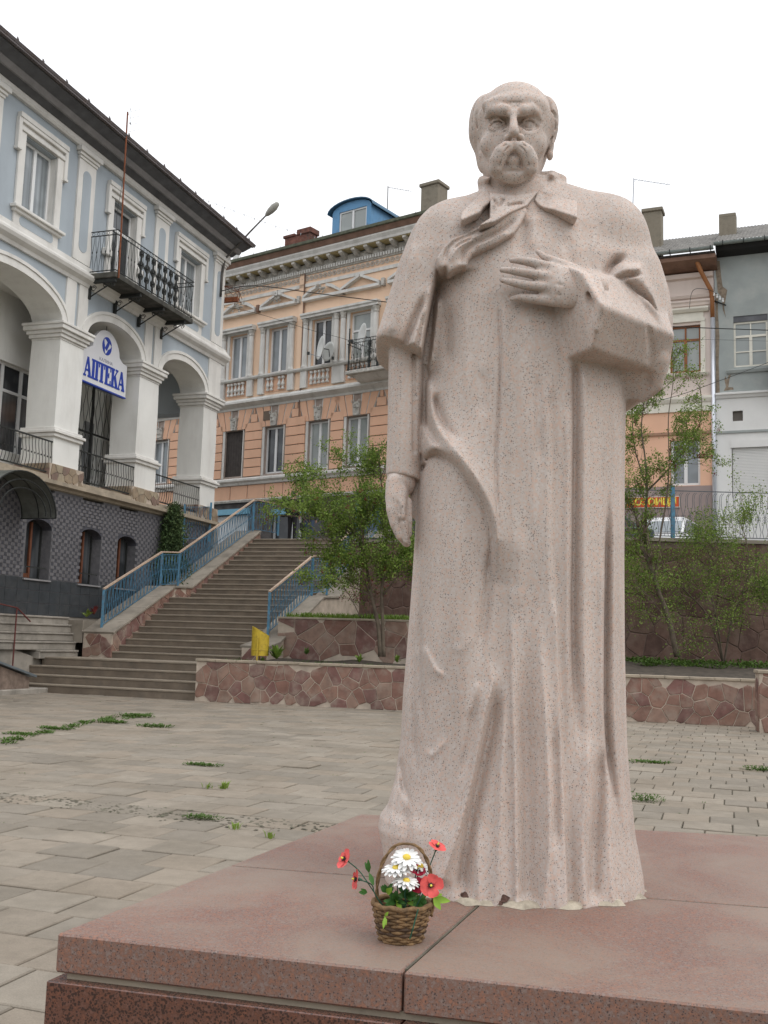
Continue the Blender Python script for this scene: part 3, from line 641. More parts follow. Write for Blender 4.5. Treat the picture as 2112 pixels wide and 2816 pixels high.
# ================================================================== materials of the place
M['concrete'] = plain('weathered_concrete', (.275, .24, .195), .9, .18, 1.5, dirt=(.15, .13, .105), dirt_sc=2.2, bmp=.35, bsc=50)
M['concrete2'] = plain('pale_concrete', (.31, .28, .24), .9, .2, 1.2, dirt=(.14, .13, .11), dirt_sc=1.6, bmp=.4, bsc=40)
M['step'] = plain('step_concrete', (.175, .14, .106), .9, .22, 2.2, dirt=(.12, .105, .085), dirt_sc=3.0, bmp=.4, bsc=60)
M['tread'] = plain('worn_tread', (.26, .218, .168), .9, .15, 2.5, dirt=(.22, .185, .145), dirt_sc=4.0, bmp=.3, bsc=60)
M['mortar'] = plain('mortar', (.46, .385, .31), .95, .2, 4, bmp=.5, bsc=70)
M['coping'] = plain('sand_coping', (.37, .31, .235), .9, .15, 2, dirt=(.22, .19, .15), dirt_sc=3, bmp=.3)
M['soil'] = plain('soil', (.062, .050, .038), 1, .4, 6, bmp=.9, bsc=25)
M['joint'] = plain('joint_soil', (.12, .108, .08), 1, .3, 5, dirt=(.085, .10, .05), dirt_sc=.9, bmp=.8, bsc=40)
def slab_mat(name, base, seed):
    m, nt, b = mat_new(name); co = coords(nt, False)
    gi = N(nt, 'ShaderNodeNewGeometry').outputs['Random Per Island']; oi = N(nt, 'ShaderNodeObjectInfo').outputs['Random']
    sm = N(nt, 'ShaderNodeMath', operation='ADD'); nt.links.new(gi, sm.inputs[0]); nt.links.new(oi, sm.inputs[1])
    fr = N(nt, 'ShaderNodeMath', operation='FRACT'); nt.links.new(sm.outputs[0], fr.inputs[0])
    col = ramp(nt, fr.outputs[0], [(0, tuple(x * .80 for x in base)), (.35, base), (.7, (base[0] * 1.02, base[1] * .97, base[2] * .93)), (1, tuple(x * 1.12 for x in base))])
    st = noise(nt, co, 1.1, 6, .62); col = mix(nt, ramp(nt, st, [(.40, 0.0), (.68, .62)]), col, (base[0] * .66, base[1] * .64, base[2] * .60))
    n2 = noise(nt, co, 9, 4); col = mix(nt, 1.0, col, ramp(nt, n2, [(.3, .90), (.7, 1.07)]), 'MULTIPLY')
    n3 = noise(nt, co, 140, 2); col = mix(nt, 1.0, col, ramp(nt, n3, [(.35, .90), (.65, 1.06)]), 'MULTIPLY')
    nt.links.new(col, b.inputs['Base Color']); b.inputs['Roughness'].default_value = .9; b.inputs['Specular IOR Level'].default_value = .2
    bump(nt, b, noise(nt, co, 90, 4, .7), .45, .006); return m
M['paver'] = slab_mat('paving_slab', (.262, .228, .184), 1)
M['stoneA'] = [plain('rust_stone_%d' % i, c, .85, .22, 5, dirt=(.33, .27, .22), dirt_sc=3.5, bmp=.45, bsc=45) for i, c in enumerate([(.21, .115, .088), (.24, .14, .105), (.19, .10, .085), (.26, .17, .13), (.225, .13, .10), (.17, .095, .08)])]
M['stoneB'] = [plain('dark_rust_stone_%d' % i, c, .9, .25, 5, dirt=(.17, .125, .10), dirt_sc=2.5, bmp=.45, bsc=45) for i, c in enumerate([(.12, .072, .055), (.15, .09, .07), (.105, .062, .05), (.135, .085, .065)])]
M['mortarB'] = plain('dark_mortar', (.19, .14, .115), .95, .25, 4, bmp=.5, bsc=60)
def leaf_mat(name, c):
    m, nt, b = mat_new(name); co = coords(nt, False); n1 = noise(nt, co, 8, 3)
    col = ramp(nt, n1, [(.3, tuple(x * .75 for x in c)), (.7, tuple(x * 1.25 for x in c))]); nt.links.new(col, b.inputs['Base Color']); b.inputs['Roughness'].default_value = .6; b.inputs['Specular IOR Level'].default_value = .25
    tr = N(nt, 'ShaderNodeBsdfTranslucent'); nt.links.new(col, tr.inputs[0]); mx = N(nt, 'ShaderNodeMixShader'); mx.inputs[0].default_value = .35
    out = nt.nodes.get('Material Output'); nt.links.new(b.outputs[0], mx.inputs[1]); nt.links.new(tr.outputs[0], mx.inputs[2]); nt.links.new(mx.outputs[0], out.inputs[0]); return m
M['leaf'] = [leaf_mat('leaf_%d' % i, c) for i, c in enumerate([(.19, .27, .05), (.14, .215, .036), (.24, .32, .07), (.08, .14, .028)])]
M['bark'] = plain('bark', (.12, .095, .07), .95, .3, 8, bmp=.6, bsc=40)
M['twig'] = plain('twig_bark', (.19, .14, .105), .95, .3, 8)
M['iron'] = plain('black_iron', (.028, .030, .028), .6, .3, 12)
M['blue_iron'] = plain('chipped_blue_paint', (.085, .22, .33), .55, .25, 6, dirt=(.16, .10, .07), dirt_sc=9, bmp=.2)
M['blue_bar'] = plain('worn_blue_bars', (.07, .19, .29), .6, .3, 6, dirt=(.07, .055, .045), dirt_sc=14)
M['handrail'] = plain('worn_wood_rail', (.48, .36, .27), .8, .2, 12, dirt=(.30, .2, .15), dirt_sc=8)
M['red_iron'] = plain('rusty_red_iron', (.12, .035, .03), .7, .3, 12)

def facing(a, b):                                     # rough test: could this ground point be in the picture?
    p = G(a, b, 0) - Vector((0, 0, EYE)); d = p.dot(CF)
    if d < 1: return False
    x = CX + FPX * p.dot(CR) / d; y = CY - FPX * p.dot(CU) / d
    return -500 < x < 3300 and y < 3600

# ------------------------------------------------------------------ plaza
plaza = mesh_obj('plaza_ground', [(-400, -120, -.017), (400, -120, -.017), (400, 700, -.017), (-400, 700, -.017)], [(0, 1, 2, 3)], M['joint'], kind='structure')
SW, SL, JT = .40, .40, .008
rng = random.Random(11)
pav = []
nrow = 0; a = .4
BAND = (7.70, 7.85)
while a < 24.5:
    off = (nrow % 2) * .2 + rng.uniform(-.06, .06); b = -22.0 + off; w = SW
    while b < 13:
        if a < 22.6 + (b + 2) * -.02 and facing(a + .2, b + .2) and not (BAND[0] - .05 < a + .2 < BAND[1] + .05 and False) \
           and not (-1.7 < b < .4 and 3.2 < a < 5.0):
            pav.append((a, b, SW - JT - rng.uniform(0, .004), SL - JT - rng.uniform(0, .004)))
        b += SL
    a += SW; nrow += 1
def cam_d2(t): q = G(t[0] + .2, t[1] + .2, 0); return q.x ** 2 + q.y ** 2
pav.sort(key=cam_d2)
def slab_geo(mb, a, b, la, lb, r):
    x = .006; zt = [r.uniform(-.004, .004) + r.choice((0, 0, 0, .004, -.004)) for _ in range(4)]; zz = r.uniform(-.003, .004)
    if r.random() < .05: zz += .008
    P = []
    ang = r.uniform(-.012, .012)
    for (i, j), t in zip(((0, 0), (1, 0), (1, 1), (0, 1)), zt):
        P.append((a + i * la + (j - .5) * ang * la, b + j * lb - (i - .5) * ang * lb, zz + t * .6))
    vs = [G(p[0], p[1], -.035) for p in P] + [G(p[0], p[1], p[2] - x) for p in P]
    ins = [G(p[0] + (x if k in (0, 3) else -x), p[1] + (x if k in (0, 1) else -x), p[2]) for k, p in enumerate(P)]
    n = 4; fs = [(i, (i + 1) % 4, 4 + (i + 1) % 4, 4 + i) for i in range(4)] + [(4 + i, 4 + (i + 1) % 4, 8 + (i + 1) % 4, 8 + i) for i in range(4)] + [(8, 9, 10, 11)]
    mb.add(vs + ins, [tuple(reversed(f)) for f in fs])
for t in pav[:290]:
    mb = MB(); slab_geo(mb, *t, rng); c = G(t[0] + .2, t[1] + .2, 0); mb.build('paving_slab', M['paver'], plaza, loc=c)
mb = MB()
for t in pav[290:]: slab_geo(mb, *t, rng)
mb.build('paving_slabs_beyond', M['paver'], plaza, kind='stuff')
# crumbled strip of rubble where a row of slabs is missing
mb = MB()
for i in range(1100):
    b_ = rng.uniform(-9, .2); a_ = rng.uniform(BAND[0] - .12, BAND[1] + .12) + .05 * math.sin(b_ * 2)
    if not facing(a_, b_): continue
    s_ = rng.uniform(.006, .022); c = G(a_ + rng.gauss(0, .05), b_, .002); vs = []
    for k in range(5): an = k * 1.257 + rng.uniform(-.3, .3); vs.append(c + Vector((math.cos(an) * s_, math.sin(an) * s_, 0)))
    top = c + Vector((rng.uniform(-.4, .4) * s_, rng.uniform(-.4, .4) * s_, s_ * .30)); mb.add(vs + [top], [(k, (k + 1) % 5, 5) for k in range(5)])
mb.build('rubble', M['joint'], kind='stuff')

def blade_tuft(mb, c, n, h, spread, r, w=.006):
    for _ in range(n):
        an = r.uniform(0, 6.283); rr = r.uniform(0, spread); p = Vector(c) + Vector((math.cos(an) * rr, math.sin(an) * rr, 0))
        hh = h * r.uniform(.5, 1.1); ln = Vector((math.cos(an), math.sin(an), 0)) * hh * r.uniform(.2, .9); q = Vector((-math.sin(an), math.cos(an), 0)) * w * r.uniform(.7, 1.5)
        mid = p + ln * .4 + Vector((0, 0, hh * .7)); tip = p + ln + Vector((0, 0, hh))
        mb.add([p - q, p + q, mid + q, mid - q, tip], [(0, 1, 2, 3), (3, 2, 4)])
def leaf_clump(mb, c, n, rad, h, r, lw=.03):
    for _ in range(n):
        an = r.uniform(0, 6.283); rr = rad * math.sqrt(r.random()); p = Vector(c) + Vector((math.cos(an) * rr, math.sin(an) * rr, h * r.random() * (1 - rr / rad * .6)))
        d = Vector((math.cos(an), math.sin(an), r.uniform(.1, 1.0))).normalized() * lw * r.uniform(.6, 1.4); q = Vector((-math.sin(an), math.cos(an), r.uniform(-.3, .3))) * lw * .35
        mb.add([p, p + d * .5 + q, p + d, p + d * .5 - q], [(0, 1, 2, 3)])
TUFTS = [((615, 2170), .07, 26, 'thin grass tuft in a paving joint in front of the planter'), ((570, 2168), .06, 12, 'small single grass tuft left of the taller tuft on the plaza'),
         ((305, 1988), .06, 0, 'broad dark weed patch at the cracked slabs near the stairs'), ((370, 1972), .08, 0, 'dense round weed clump beside the cracked slabs'), ((425, 2000), .07, 0, 'small weed clump to the right of the broad patch'),
         ((555, 2252), .05, 0, 'long low weed strip along the rubble band'), ((645, 2280), .05, 14, 'star shaped weed just beyond the pedestal side'), ((1770, 2205), .12, 0, 'dark bushy weed right of the statue hem'),
         ((60, 2020), .03, 0, 'weed line at the left picture edge'), ((150, 2005), .03, 0, 'weed clump along the cracked joint on the left'), ((2095, 2120), .08, 0, 'dark weed at the right picture edge'), ((1790, 2098), .03, 0, 'low flat weed between the statue and the right edge'),
         ((555, 2105), .03, 0, 'tiny dark weed in the middle of the plaza'), ((740, 2305), .05, 10, 'pale green sprout near the pedestal left edge')]
for (px, py), h, ng, lab in TUFTS:
    d = ray(px, py); t = -EYE / d.z; c = Vector((d.x * t, d.y * t, 0)); mb = MB(); r_ = random.Random(px); sc = t / 8.0
    if ng: blade_tuft(mb, c, ng, h, .05, r_)
    else:
        for k in range(5): leaf_clump(mb, c + VB * (.045 * (k - 2)) * max(sc, 1) + UA * r_.uniform(-.03, .03), 60, .07 * max(sc, 1) * r_.uniform(.7, 1.2), h * .8, r_, .020 * max(sc, 1))
    tag(mb.build('weed', M['leaf'][3 if not ng else 0], loc=c), lab, 'weed', 'weeds growing in the paving joints')
mb = MB(); r_ = random.Random(5)
for t in r_.sample(pav, 230):
    c = G(t[0] - JT / 2, t[1] + r_.random() * .4, -.01)
    leaf_clump(mb, c, r_.randint(5, 16), r_.uniform(.015, .05), .02, r_, .014)
mb.build('moss_in_joints', M['leaf'][3], kind='stuff')

mb = MB(); r_ = random.Random(15)
for _ in range(190):
    t = r_.random(); q_ = [(0, 2046), (120, 2018), (230, 1990), (330, 1975), (450, 1962)]; i = min(int(t * 4), 3); f_ = t * 4 - i
    px, py = q_[i][0] + (q_[i + 1][0] - q_[i][0]) * f_, q_[i][1] + (q_[i + 1][1] - q_[i][1]) * f_ + r_.gauss(0, 3.0)
    if math.sin(t * 31) + math.sin(t * 17) < -.2: continue
    d = ray(px, py); tt = -EYE / d.z; leaf_clump(mb, Vector((d.x * tt, d.y * tt, 0)), 10, .10, .03, r_, .045)
mb.build('weeds_along_crack', M['leaf'][3], kind='stuff')
# ------------------------------------------------------------------ pedestal: four red granite slabs on a polished plinth
pcor = [G(2.79, -1.93), G(2.985, .62), G(5.75, .68), G(5.30, -1.85)]
pedestal = empty('pedestal', G(4.2, -.6), 'low square pedestal of red granite slabs under the statue', 'pedestal')
def quadpt(s, t): return pcor[0] * (1 - s) * (1 - t) + pcor[1] * s * (1 - t) + pcor[2] * s * t + pcor[3] * (1 - s) * t
PLc = Vector(pedestal.location)
def slab_piece(s0, s1, t0, t1, z0, z1, name, mat, grow=0.0, bev=.006):
    mb = MB(); P = [quadpt(s0, t0), quadpt(s1, t0), quadpt(s1, t1), quadpt(s0, t1)]
    P = [p - PLc for p in P]
    mb.prism([p + Vector((0, 0, z0)) for p in P], (0, 0, z1 - z0)); return mb.build(name, mat, pedestal, bevel=bev)
g_ = .0014; TSP = .43; SPL = .418
for s0, s1 in ((0, SPL - g_), (SPL + g_, 1)):
    for t0, t1 in ((0, TSP - g_), (TSP + g_, 1)): slab_piece(s0, s1, t0, t1, .438, PZ, 'slab', M['slab'])
slab_piece(.010, .990, .010, .990, .416, .438, 'mortar_bed', M['coping'], bev=0)
slab_piece(-.006, SPL - g_, -.006, .5, 0, .416, 'facing_panel', M['plinth'], bev=.003); slab_piece(SPL + g_, 1.006, -.006, .5, 0, .416, 'facing_panel', M['plinth'], bev=.003)
slab_piece(-.006, SPL - g_, .5035, 1.006, 0, .416, 'facing_panel', M['plinth'], bev=.003); slab_piece(SPL + g_, 1.006, .5035, 1.006, 0, .416, 'facing_panel', M['plinth'], bev=.003)
for s0_, s1_, t0_, t1_ in ((SPL - g_ * .9, SPL + g_ * .9, .012, .99), (.01, .99, TSP - g_ * .9, TSP + g_ * .9)): slab_piece(s0_, s1_, t0_, t1_, .45, PZ - .0015, 'joint_filling', M['joint'], bev=0)
# broken dark rock under the hem and cement smear
mb = MB(); r_ = random.Random(6)
for k in range(44):
    an = math.radians(205 + k * 1.35 + r_.uniform(-1, 1)); c = Vector((.54 + math.cos(an) * .47, 4.16 + math.sin(an) * .395, PZ + r_.uniform(.0, .025))) - SO; mb.lathe([(.004, -.012), (r_.uniform(.010, .022), 0), (r_.uniform(.008, .016), r_.uniform(.004, .010)), (.003, .016)], 6, c, Vector((r_.uniform(-.4, .4), r_.uniform(-.6, 0), 1)).normalized())
mb.build('broken_foot', plain('raw_dark_rock', (.12, .07, .055), .95, .4, 40, bmp=.8, bsc=120), statue, kind='stuff')
# cement smear round the hem
mb = MB(); rim = []
for k in range(30):
    an = math.radians(222 + k * 4.2); g2 = math.sin(math.pi * k / 29) ** .5 * (.55 + .45 * math.sin(k * 1.3)); rx = .495 + random.uniform(.0, .03) + .05 * g2; ry = .385 + random.uniform(.0, .035) + .06 * g2
    rim.append((an, rx, ry))
for i, (an, rx, ry) in enumerate(rim):
    mb.v += [Vector((.54 + math.cos(an) * .46, 4.16 + math.sin(an) * .35, PZ + .022)), Vector((.54 + math.cos(an) * (rx - .02), 4.16 + math.sin(an) * (ry - .015), PZ + .016)), Vector((.54 + math.cos(an) * rx, 4.16 + math.sin(an) * ry, PZ + .001))]
for i in range(len(rim) - 1):
    for j in (0, 1): mb.f.append((i * 3 + j, i * 3 + 3 + j, i * 3 + 4 + j, i * 3 + 1 + j)); mb.mi.append(0)
mb.v = [v - SO for v in mb.v]
M['cement'] = plain('cement_smear', (.44, .385, .30), .95, .2, 30, dirt=(.22, .18, .14), dirt_sc=14, bmp=.6, bsc=90)
mb.build('cement_fillet', M['cement'], statue, smooth=True)

# ------------------------------------------------------------------ crazy stone cladding: one object per stone
def clip_poly(P, n, c):
    out = []
    for i in range(len(P)):
        a_, b_ = P[i], P[(i + 1) % len(P)]; da, db = a_[0] * n[0] + a_[1] * n[1] - c, b_[0] * n[0] + b_[1] * n[1] - c
        if da <= 0: out.append(a_)
        if (da < 0 < db) or (db < 0 < da): t = da / (da - db); out.append((a_[0] + (b_[0] - a_[0]) * t, a_[1] + (b_[1] - a_[1]) * t))
    return out
def crazy_cells(poly, size, r, gap=.012, jit=.52):
    xs = [p[0] for p in poly]; ys = [p[1] for p in poly]; nx = max(1, round((max(xs) - min(xs)) / size)); ny = max(1, round((max(ys) - min(ys)) / size))
    sx, sy = (max(xs) - min(xs)) / nx, (max(ys) - min(ys)) / ny; pts = {}
    for i in range(-2, nx + 2):
        for j in range(-2, ny + 2): pts[i, j] = (min(xs) + (i + .5 + r.uniform(-jit, jit)) * sx, min(ys) + (j + .5 + r.uniform(-jit, jit)) * sy)
    cells = []
    for i in range(nx):
        for j in range(ny):
            if (i, j) not in pts: continue
            p = pts[i, j]; P = list(poly)
            for di in (-2, -1, 0, 1, 2):
                for dj in (-2, -1, 0, 1, 2):
                    q = pts.get((i + di, j + dj))
                    if q is None or (di == 0 and dj == 0): continue
                    n = (q[0] - p[0], q[1] - p[1]); l = math.hypot(*n)
                    if l < 1e-6: continue
                    n = (n[0] / l, n[1] / l); c = (p[0] + q[0]) / 2 * n[0] + (p[1] + q[1]) / 2 * n[1] - gap * r.uniform(.3, .8)
                    P = clip_poly(P, n, c)
                    if len(P) < 3: break
                if len(P) < 3: break
            if len(P) >= 3:
                ar = abs(sum(P[k][0] * P[(k + 1) % len(P)][1] - P[(k + 1) % len(P)][0] * P[k][1] for k in range(len(P)))) / 2
                if ar > size * size * .04: cells.append(P)
    return cells
def clad(parent, O, X, Z, Nv, poly, size, seed, name='stone', proud=.016, mats=None):
    """poly in (x, z) metres on the plane O + X x + Z z, outward normal Nv; parent at world origin"""
    r = random.Random(seed)
    for P in crazy_cells(poly, size, r):
        cx = sum(p[0] for p in P) / len(P); cz = sum(p[1] for p in P) / len(P)
        Q = [(cx + (p[0] - cx) * .93 + r.uniform(-.004, .004), cz + (p[1] - cz) * .93 + r.uniform(-.004, .004)) for p in P]
        h = proud * r.uniform(.5, 1.3); c0 = O + X * cx + Z * cz
        base = [O + X * p[0] + Z * p[1] + Nv * .001 - c0 for p in P]; top = [O + X * p[0] + Z * p[1] + Nv * h - c0 for p in Q]; n = len(P)
        fs = [tuple(range(n, 2 * n))] + [(i, (i + 1) % n, n + (i + 1) % n, n + i) for i in range(n)]
        if X.cross(Z).dot(Nv) < 0: fs = [tuple(reversed(f)) for f in fs]
        mesh_obj(name, base + top, fs, r.choice(mats or M['stoneA']), parent, loc=c0)
ZV = Vector((0, 0, 1))

# ------------------------------------------------------------------ front planter wall
pA, pB = Vector((-4.17, 23.90, 0)), Vector((10.4, 20.51, 0)); pX = (pB - pA).normalized(); pN = Vector((pX.y, -pX.x, 0)); pN = pN if pN.y < 0 else -pN
PL = (pB - pA).length
planter = empty('planter_wall', (0, 0, 0), 'low front planter wall clad in red crazy stone with a sand coloured coping', 'planter wall')
mb = MB(); mb.frame_box(pA, pX, -pN, ZV, 0, 0, -.05, PL, .28, .90); mb.build('wall_core', M['mortar'], planter)
clad(planter, pA, pX, ZV, pN, [(0.0, 0), (PL, 0), (PL, .89), (0.0, .89)], .27, 3)
mb0 = MB().frame_box(Vector((0, 0, 0)), pX, -pN, ZV, 0, -.035, 0, .485, .30, .055); cop = mb0.build('coping_slab', M['coping'], planter, bevel=.006)
k = 0; x = -.02
while x < PL:
    c = cop if k == 0 else link(cop.copy(), planter)
    c.location = pA + pX * x + Vector((0, 0, .90 + rng.uniform(-.004, .004))); c.rotation_euler = (0, 0, rng.uniform(-.006, .006)); x += .493; k += 1
qA = pA + pX * 0
# end pier at the right edge of the picture
def Zp(px, py, z): d = ray(px, py); t = (z - EYE) / d.z; return Vector((d.x * t, d.y * t, z))
pr = Zp(2090, 2015, 0)
pier = empty('gate_pier', (0, 0, 0), 'low stone clad pier at the right edge in front of the planter', 'pier')
prw = .6; mb = MB(); mb.frame_box(pr, pX, -pN, ZV, 0, 0, -.02, prw, .6, 1.10); mb.build('wall_core', M['mortar'], pier); clad(pier, pr, pX, ZV, pN, [(0, 0), (prw, 0), (prw, 1.1), (0, 1.1)], .3, 8)
clad(pier, pr, -pN, ZV, -pX, [(0, 0), (.6, 0), (.6, 1.1), (0, 1.1)], .3, 9); MB().frame_box(pr, pX, -pN, ZV, -.03, -.03, 1.10, prw + .03, .63, 1.16).build('coping_slab', M['coping'], pier, bevel=.006)

# ------------------------------------------------------------------ beds
RW = [G(30.0, -11.25), Vector((6.2, 28.6, 0)), Vector((16.0, 28.3, 0))]      # retaining wall line
mwA, mwB = G(24.35, -10.9), G(24.9, -4.6)                                     # middle wall
def sheet(name, pts, mat, kind='structure', nx=1): return mesh_obj(name, pts, [tuple(range(len(pts)))], mat, kind=kind)
bed = []
fl = [pA + pX * .15 - pN * .26, pB - pN * .26]
NX, NY = 60, 24; vs = []; fs = []
for j in range(NY + 1):
    for i in range(NX + 1):
        f0 = fl[0].lerp(fl[1], i / NX)
        bk = RW[0].lerp(RW[1], min(1, i / NX / .55)) if i / NX < .55 else RW[1].lerp(RW[2], (i / NX - .55) / .45)
        t = j / NY; p = f0.lerp(bk, t); z = .86 + .34 * t + .03 * math.sin(p.x * 3.1) * math.cos(p.y * 2.3) + random.uniform(-.012, .012)
        vs.append((p.x, p.y, z))
for j in range(NY):
    for i in range(NX): k = j * (NX + 1) + i; fs.append((k, k + 1, k + NX + 2, k + NX + 1))
mesh_obj('planting_bed', vs, fs, M['soil'], smooth=True, kind='structure')

# middle wall with upper bed
mX = (mwB - mwA).normalized(); mN = Vector((mX.y, -mX.x, 0)); mN = mN if mN.y < 0 else -mN; mL = (mwB - mwA).length
mid = empty('terrace_wall', (0, 0, 0), 'stone clad terrace wall behind the planting bed, beside the right stair rail', 'wall')
MB().frame_box(mwA, mX, -mN, ZV, 0, 0, .7, mL, .3, 1.98).build('wall_core', M['mortar'], mid)
clad(mid, mwA, mX, ZV, mN, [(0, .95), (mL, .95), (mL, 1.98), (0, 1.98)], .42, 21)
MB().frame_box(mwA, mX, -mN, ZV, -.02, -.03, 1.98, mL + .02, .33, 2.03).build('coping_slab', M['coping'], mid, bevel=.006)
ub = [mwA - mN * .2 + ZV * 1.94, mwB - mN * .2 + ZV * 1.94, G(30, -4.6, 2.3), G(30, -10.9, 2.3)]
mesh_obj('upper_bed', ub, [(0, 1, 2, 3)], M['soil'], kind='structure')
MB().frame_box(mwB, -mN, mX, ZV, .3, -.3, .7, 5.6, 0, 1.9).build('wall_core', M['mortar'], mid)

# ------------------------------------------------------------------ big retaining wall and street behind it
STZ = 4.55
ret = empty('retaining_wall', (0, 0, 0), 'high red stone retaining wall behind the shrubs below the street fence', 'retaining wall')
for i, (a_, b_) in enumerate(((RW[0], RW[1]), (RW[1], RW[2]))):
    X_ = (b_ - a_).normalized(); N_ = Vector((X_.y, -X_.x, 0)); N_ = N_ if N_.y < 0 else -N_; L_ = (b_ - a_).length
    MB().frame_box(a_, X_, -N_, ZV, 0, .002 * i, .6, L_, .4, STZ - .07).build('wall_core', M['mortarB'], ret)
    clad(ret, a_, X_, ZV, N_, [(0, 1.0), (L_, 1.0), (L_, STZ - .07), (0, STZ - .07)], .52, 31 + i, proud=.02, mats=M['stoneB'])
    MB().frame_box(a_, X_, -N_, ZV, 0, -.06, STZ - .07, L_, .45, STZ + .03).build('coping_slab', M['concrete'], ret)
    if i == 1:
        for k in range(0): MB().frame_box(a_ + X_ * (1.0 + 3.1 * k), X_, N_, ZV, 0, .02, 1.0, .35, .09, STZ - .08).build('buttress', M['concrete2'], ret)
M['asphalt'] = plain('street_asphalt', (.10, .098, .092), .95, .2, 2, bmp=.3)
sv = [G(33.6, -17.0, 4.80), G(33.4, -10.8, 4.80), RW[0] + Vector((.2, .43, 4.70)), RW[1] + Vector((0, .43, STZ + .02)), RW[2] + Vector((0, .43, STZ + .02)), Vector((60, 28.7, STZ)),
      Vector((60, 120, STZ)), Vector((16, 120, STZ)), Vector((6.2, 120, STZ)), Vector((-1, 120, 4.8)), Vector((-20, 120, 4.8)), Vector((-80, 120, 4.8)), G(33.6, -60, 4.80)]
mesh_obj('street', sv, [(0, 1, 2, 9, 10), (2, 3, 8, 9), (3, 4, 7, 8), (4, 5, 6, 7), (12, 0, 10, 11)], M['asphalt'], kind='structure')

# ------------------------------------------------------------------ staircase
stairs = empty('staircase', (0, 0, 0), 'wide concrete staircase climbing between stone stringers to the upper street', 'staircase')
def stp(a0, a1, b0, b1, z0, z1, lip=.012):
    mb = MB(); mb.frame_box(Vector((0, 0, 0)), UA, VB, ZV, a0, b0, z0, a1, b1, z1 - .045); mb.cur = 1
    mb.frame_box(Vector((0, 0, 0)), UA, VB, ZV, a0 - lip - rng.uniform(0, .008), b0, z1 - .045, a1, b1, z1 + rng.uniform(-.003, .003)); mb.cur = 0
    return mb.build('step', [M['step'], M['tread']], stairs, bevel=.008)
R1 = .2075
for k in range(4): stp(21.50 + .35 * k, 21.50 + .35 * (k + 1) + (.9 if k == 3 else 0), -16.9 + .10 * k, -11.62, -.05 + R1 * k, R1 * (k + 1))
lz = R1 * 4
MB().frame_box(Vector((0, 0, 0)), UA, VB, ZV, 23.45, -16.6, lz - .3, 24.05, -11.0, lz - .001).build('landing', M['tread'], stairs)
BL, BR = -15.50, -11.40
zz = lz; aa = 24.0; edges = []
for k in range(10): stp(aa, aa + .31, BL, BR, zz - .1, zz + .175); zz += .175; aa += .31
MB().frame_box(Vector((0, 0, 0)), UA, VB, ZV, aa, BL, zz - .3, aa + .95, BR, zz - .002).build('landing', M['tread'], stairs)
a_land0, z_land = aa, zz; aa += .95; a2 = aa
for k in range(13): stp(aa, aa + .345, BL, BR, zz - .1, zz + .175); zz += .175; aa += .345
topa, topz = aa, zz
MB().frame_box(Vector((0, 0, 0)), UA, VB, ZV, topa, -15.9, topz - .4, topa + 1.6, -11.0, topz - .002).build('landing', M['concrete'], stairs)
def stringer(b0, b1, prof_, lab, cat, seed, inner):
    e = empty('stair_stringer', (0, 0, 0), lab, cat)
    n = len(prof_); P0 = [G(a, b0, z) for a, z in prof_]; bot = [G(prof_[-1][0], b0, .3), G(prof_[0][0], b0, .3 if prof_[0][0] > 23 else 0)]
    MB().prism(P0 + bot, VB * (b1 - b0)).build('wall_core', M['mortar'], e)
    # stone on the inner face and on the near end
    poly = [(a, z) for a, z in prof_] + [(prof_[-1][0], prof_[-1][1] - .85), (prof_[0][0], .3)]
    for i in range(n - 1):
        (a0, z0), (a1, z1) = prof_[i], prof_[i + 1]
        if a1 - a0 < .05: continue
        low0, low1 = z0 - .9, z1 - .9
        clad(e, G(0, inner, 0), UA, ZV, VB * (1 if inner == b1 else -1), [(a0, max(low0, .5)), (a1, max(low1, .5)), (a1, z1), (a0, z0)], .34, seed + i)
        # coping slabs along the slope
        L = math.hypot(a1 - a0, z1 - z0); m = max(1, round(L / .95)); d = (UA * (a1 - a0) + ZV * (z1 - z0)) / L; up = d.cross(VB); up = up if up.z > 0 else -up
        for k in range(m): MB().frame_box(G(a0, 0, z0), d, VB, up, L * k / m + .004, b0 - .05, 0, L * (k + 1) / m - .004, b1 + .05, .06).build('coping_slab', M['concrete'], e, bevel=.006)
    clad(e, G(prof_[0][0], 0, 0), VB, ZV, -UA, [(b0, lz if b0 < -13 else .6), (b1, lz if b0 < -13 else .6), (b1, prof_[0][1]), (b0, prof_[0][1])], .3, seed + 9)
    return e
zl = lz + .62
stringer(-16.38, -15.50, [(23.95, zl), (a_land0 - .05, 2.86), (a2 + .02, 2.90), (topa + .25, 5.16)], 'left stair stringer of red stone with concrete coping', 'stringer', 50, -15.50)
stringer(-11.40, -10.72, [(23.35, 1.22), (24.05, 1.34), (a_land0 - .2, 2.62), (a2 + .1, 2.70), (topa + .25, 5.16)], 'right stair stringer of red stone with concrete coping', 'stringer', 70, -11.40)

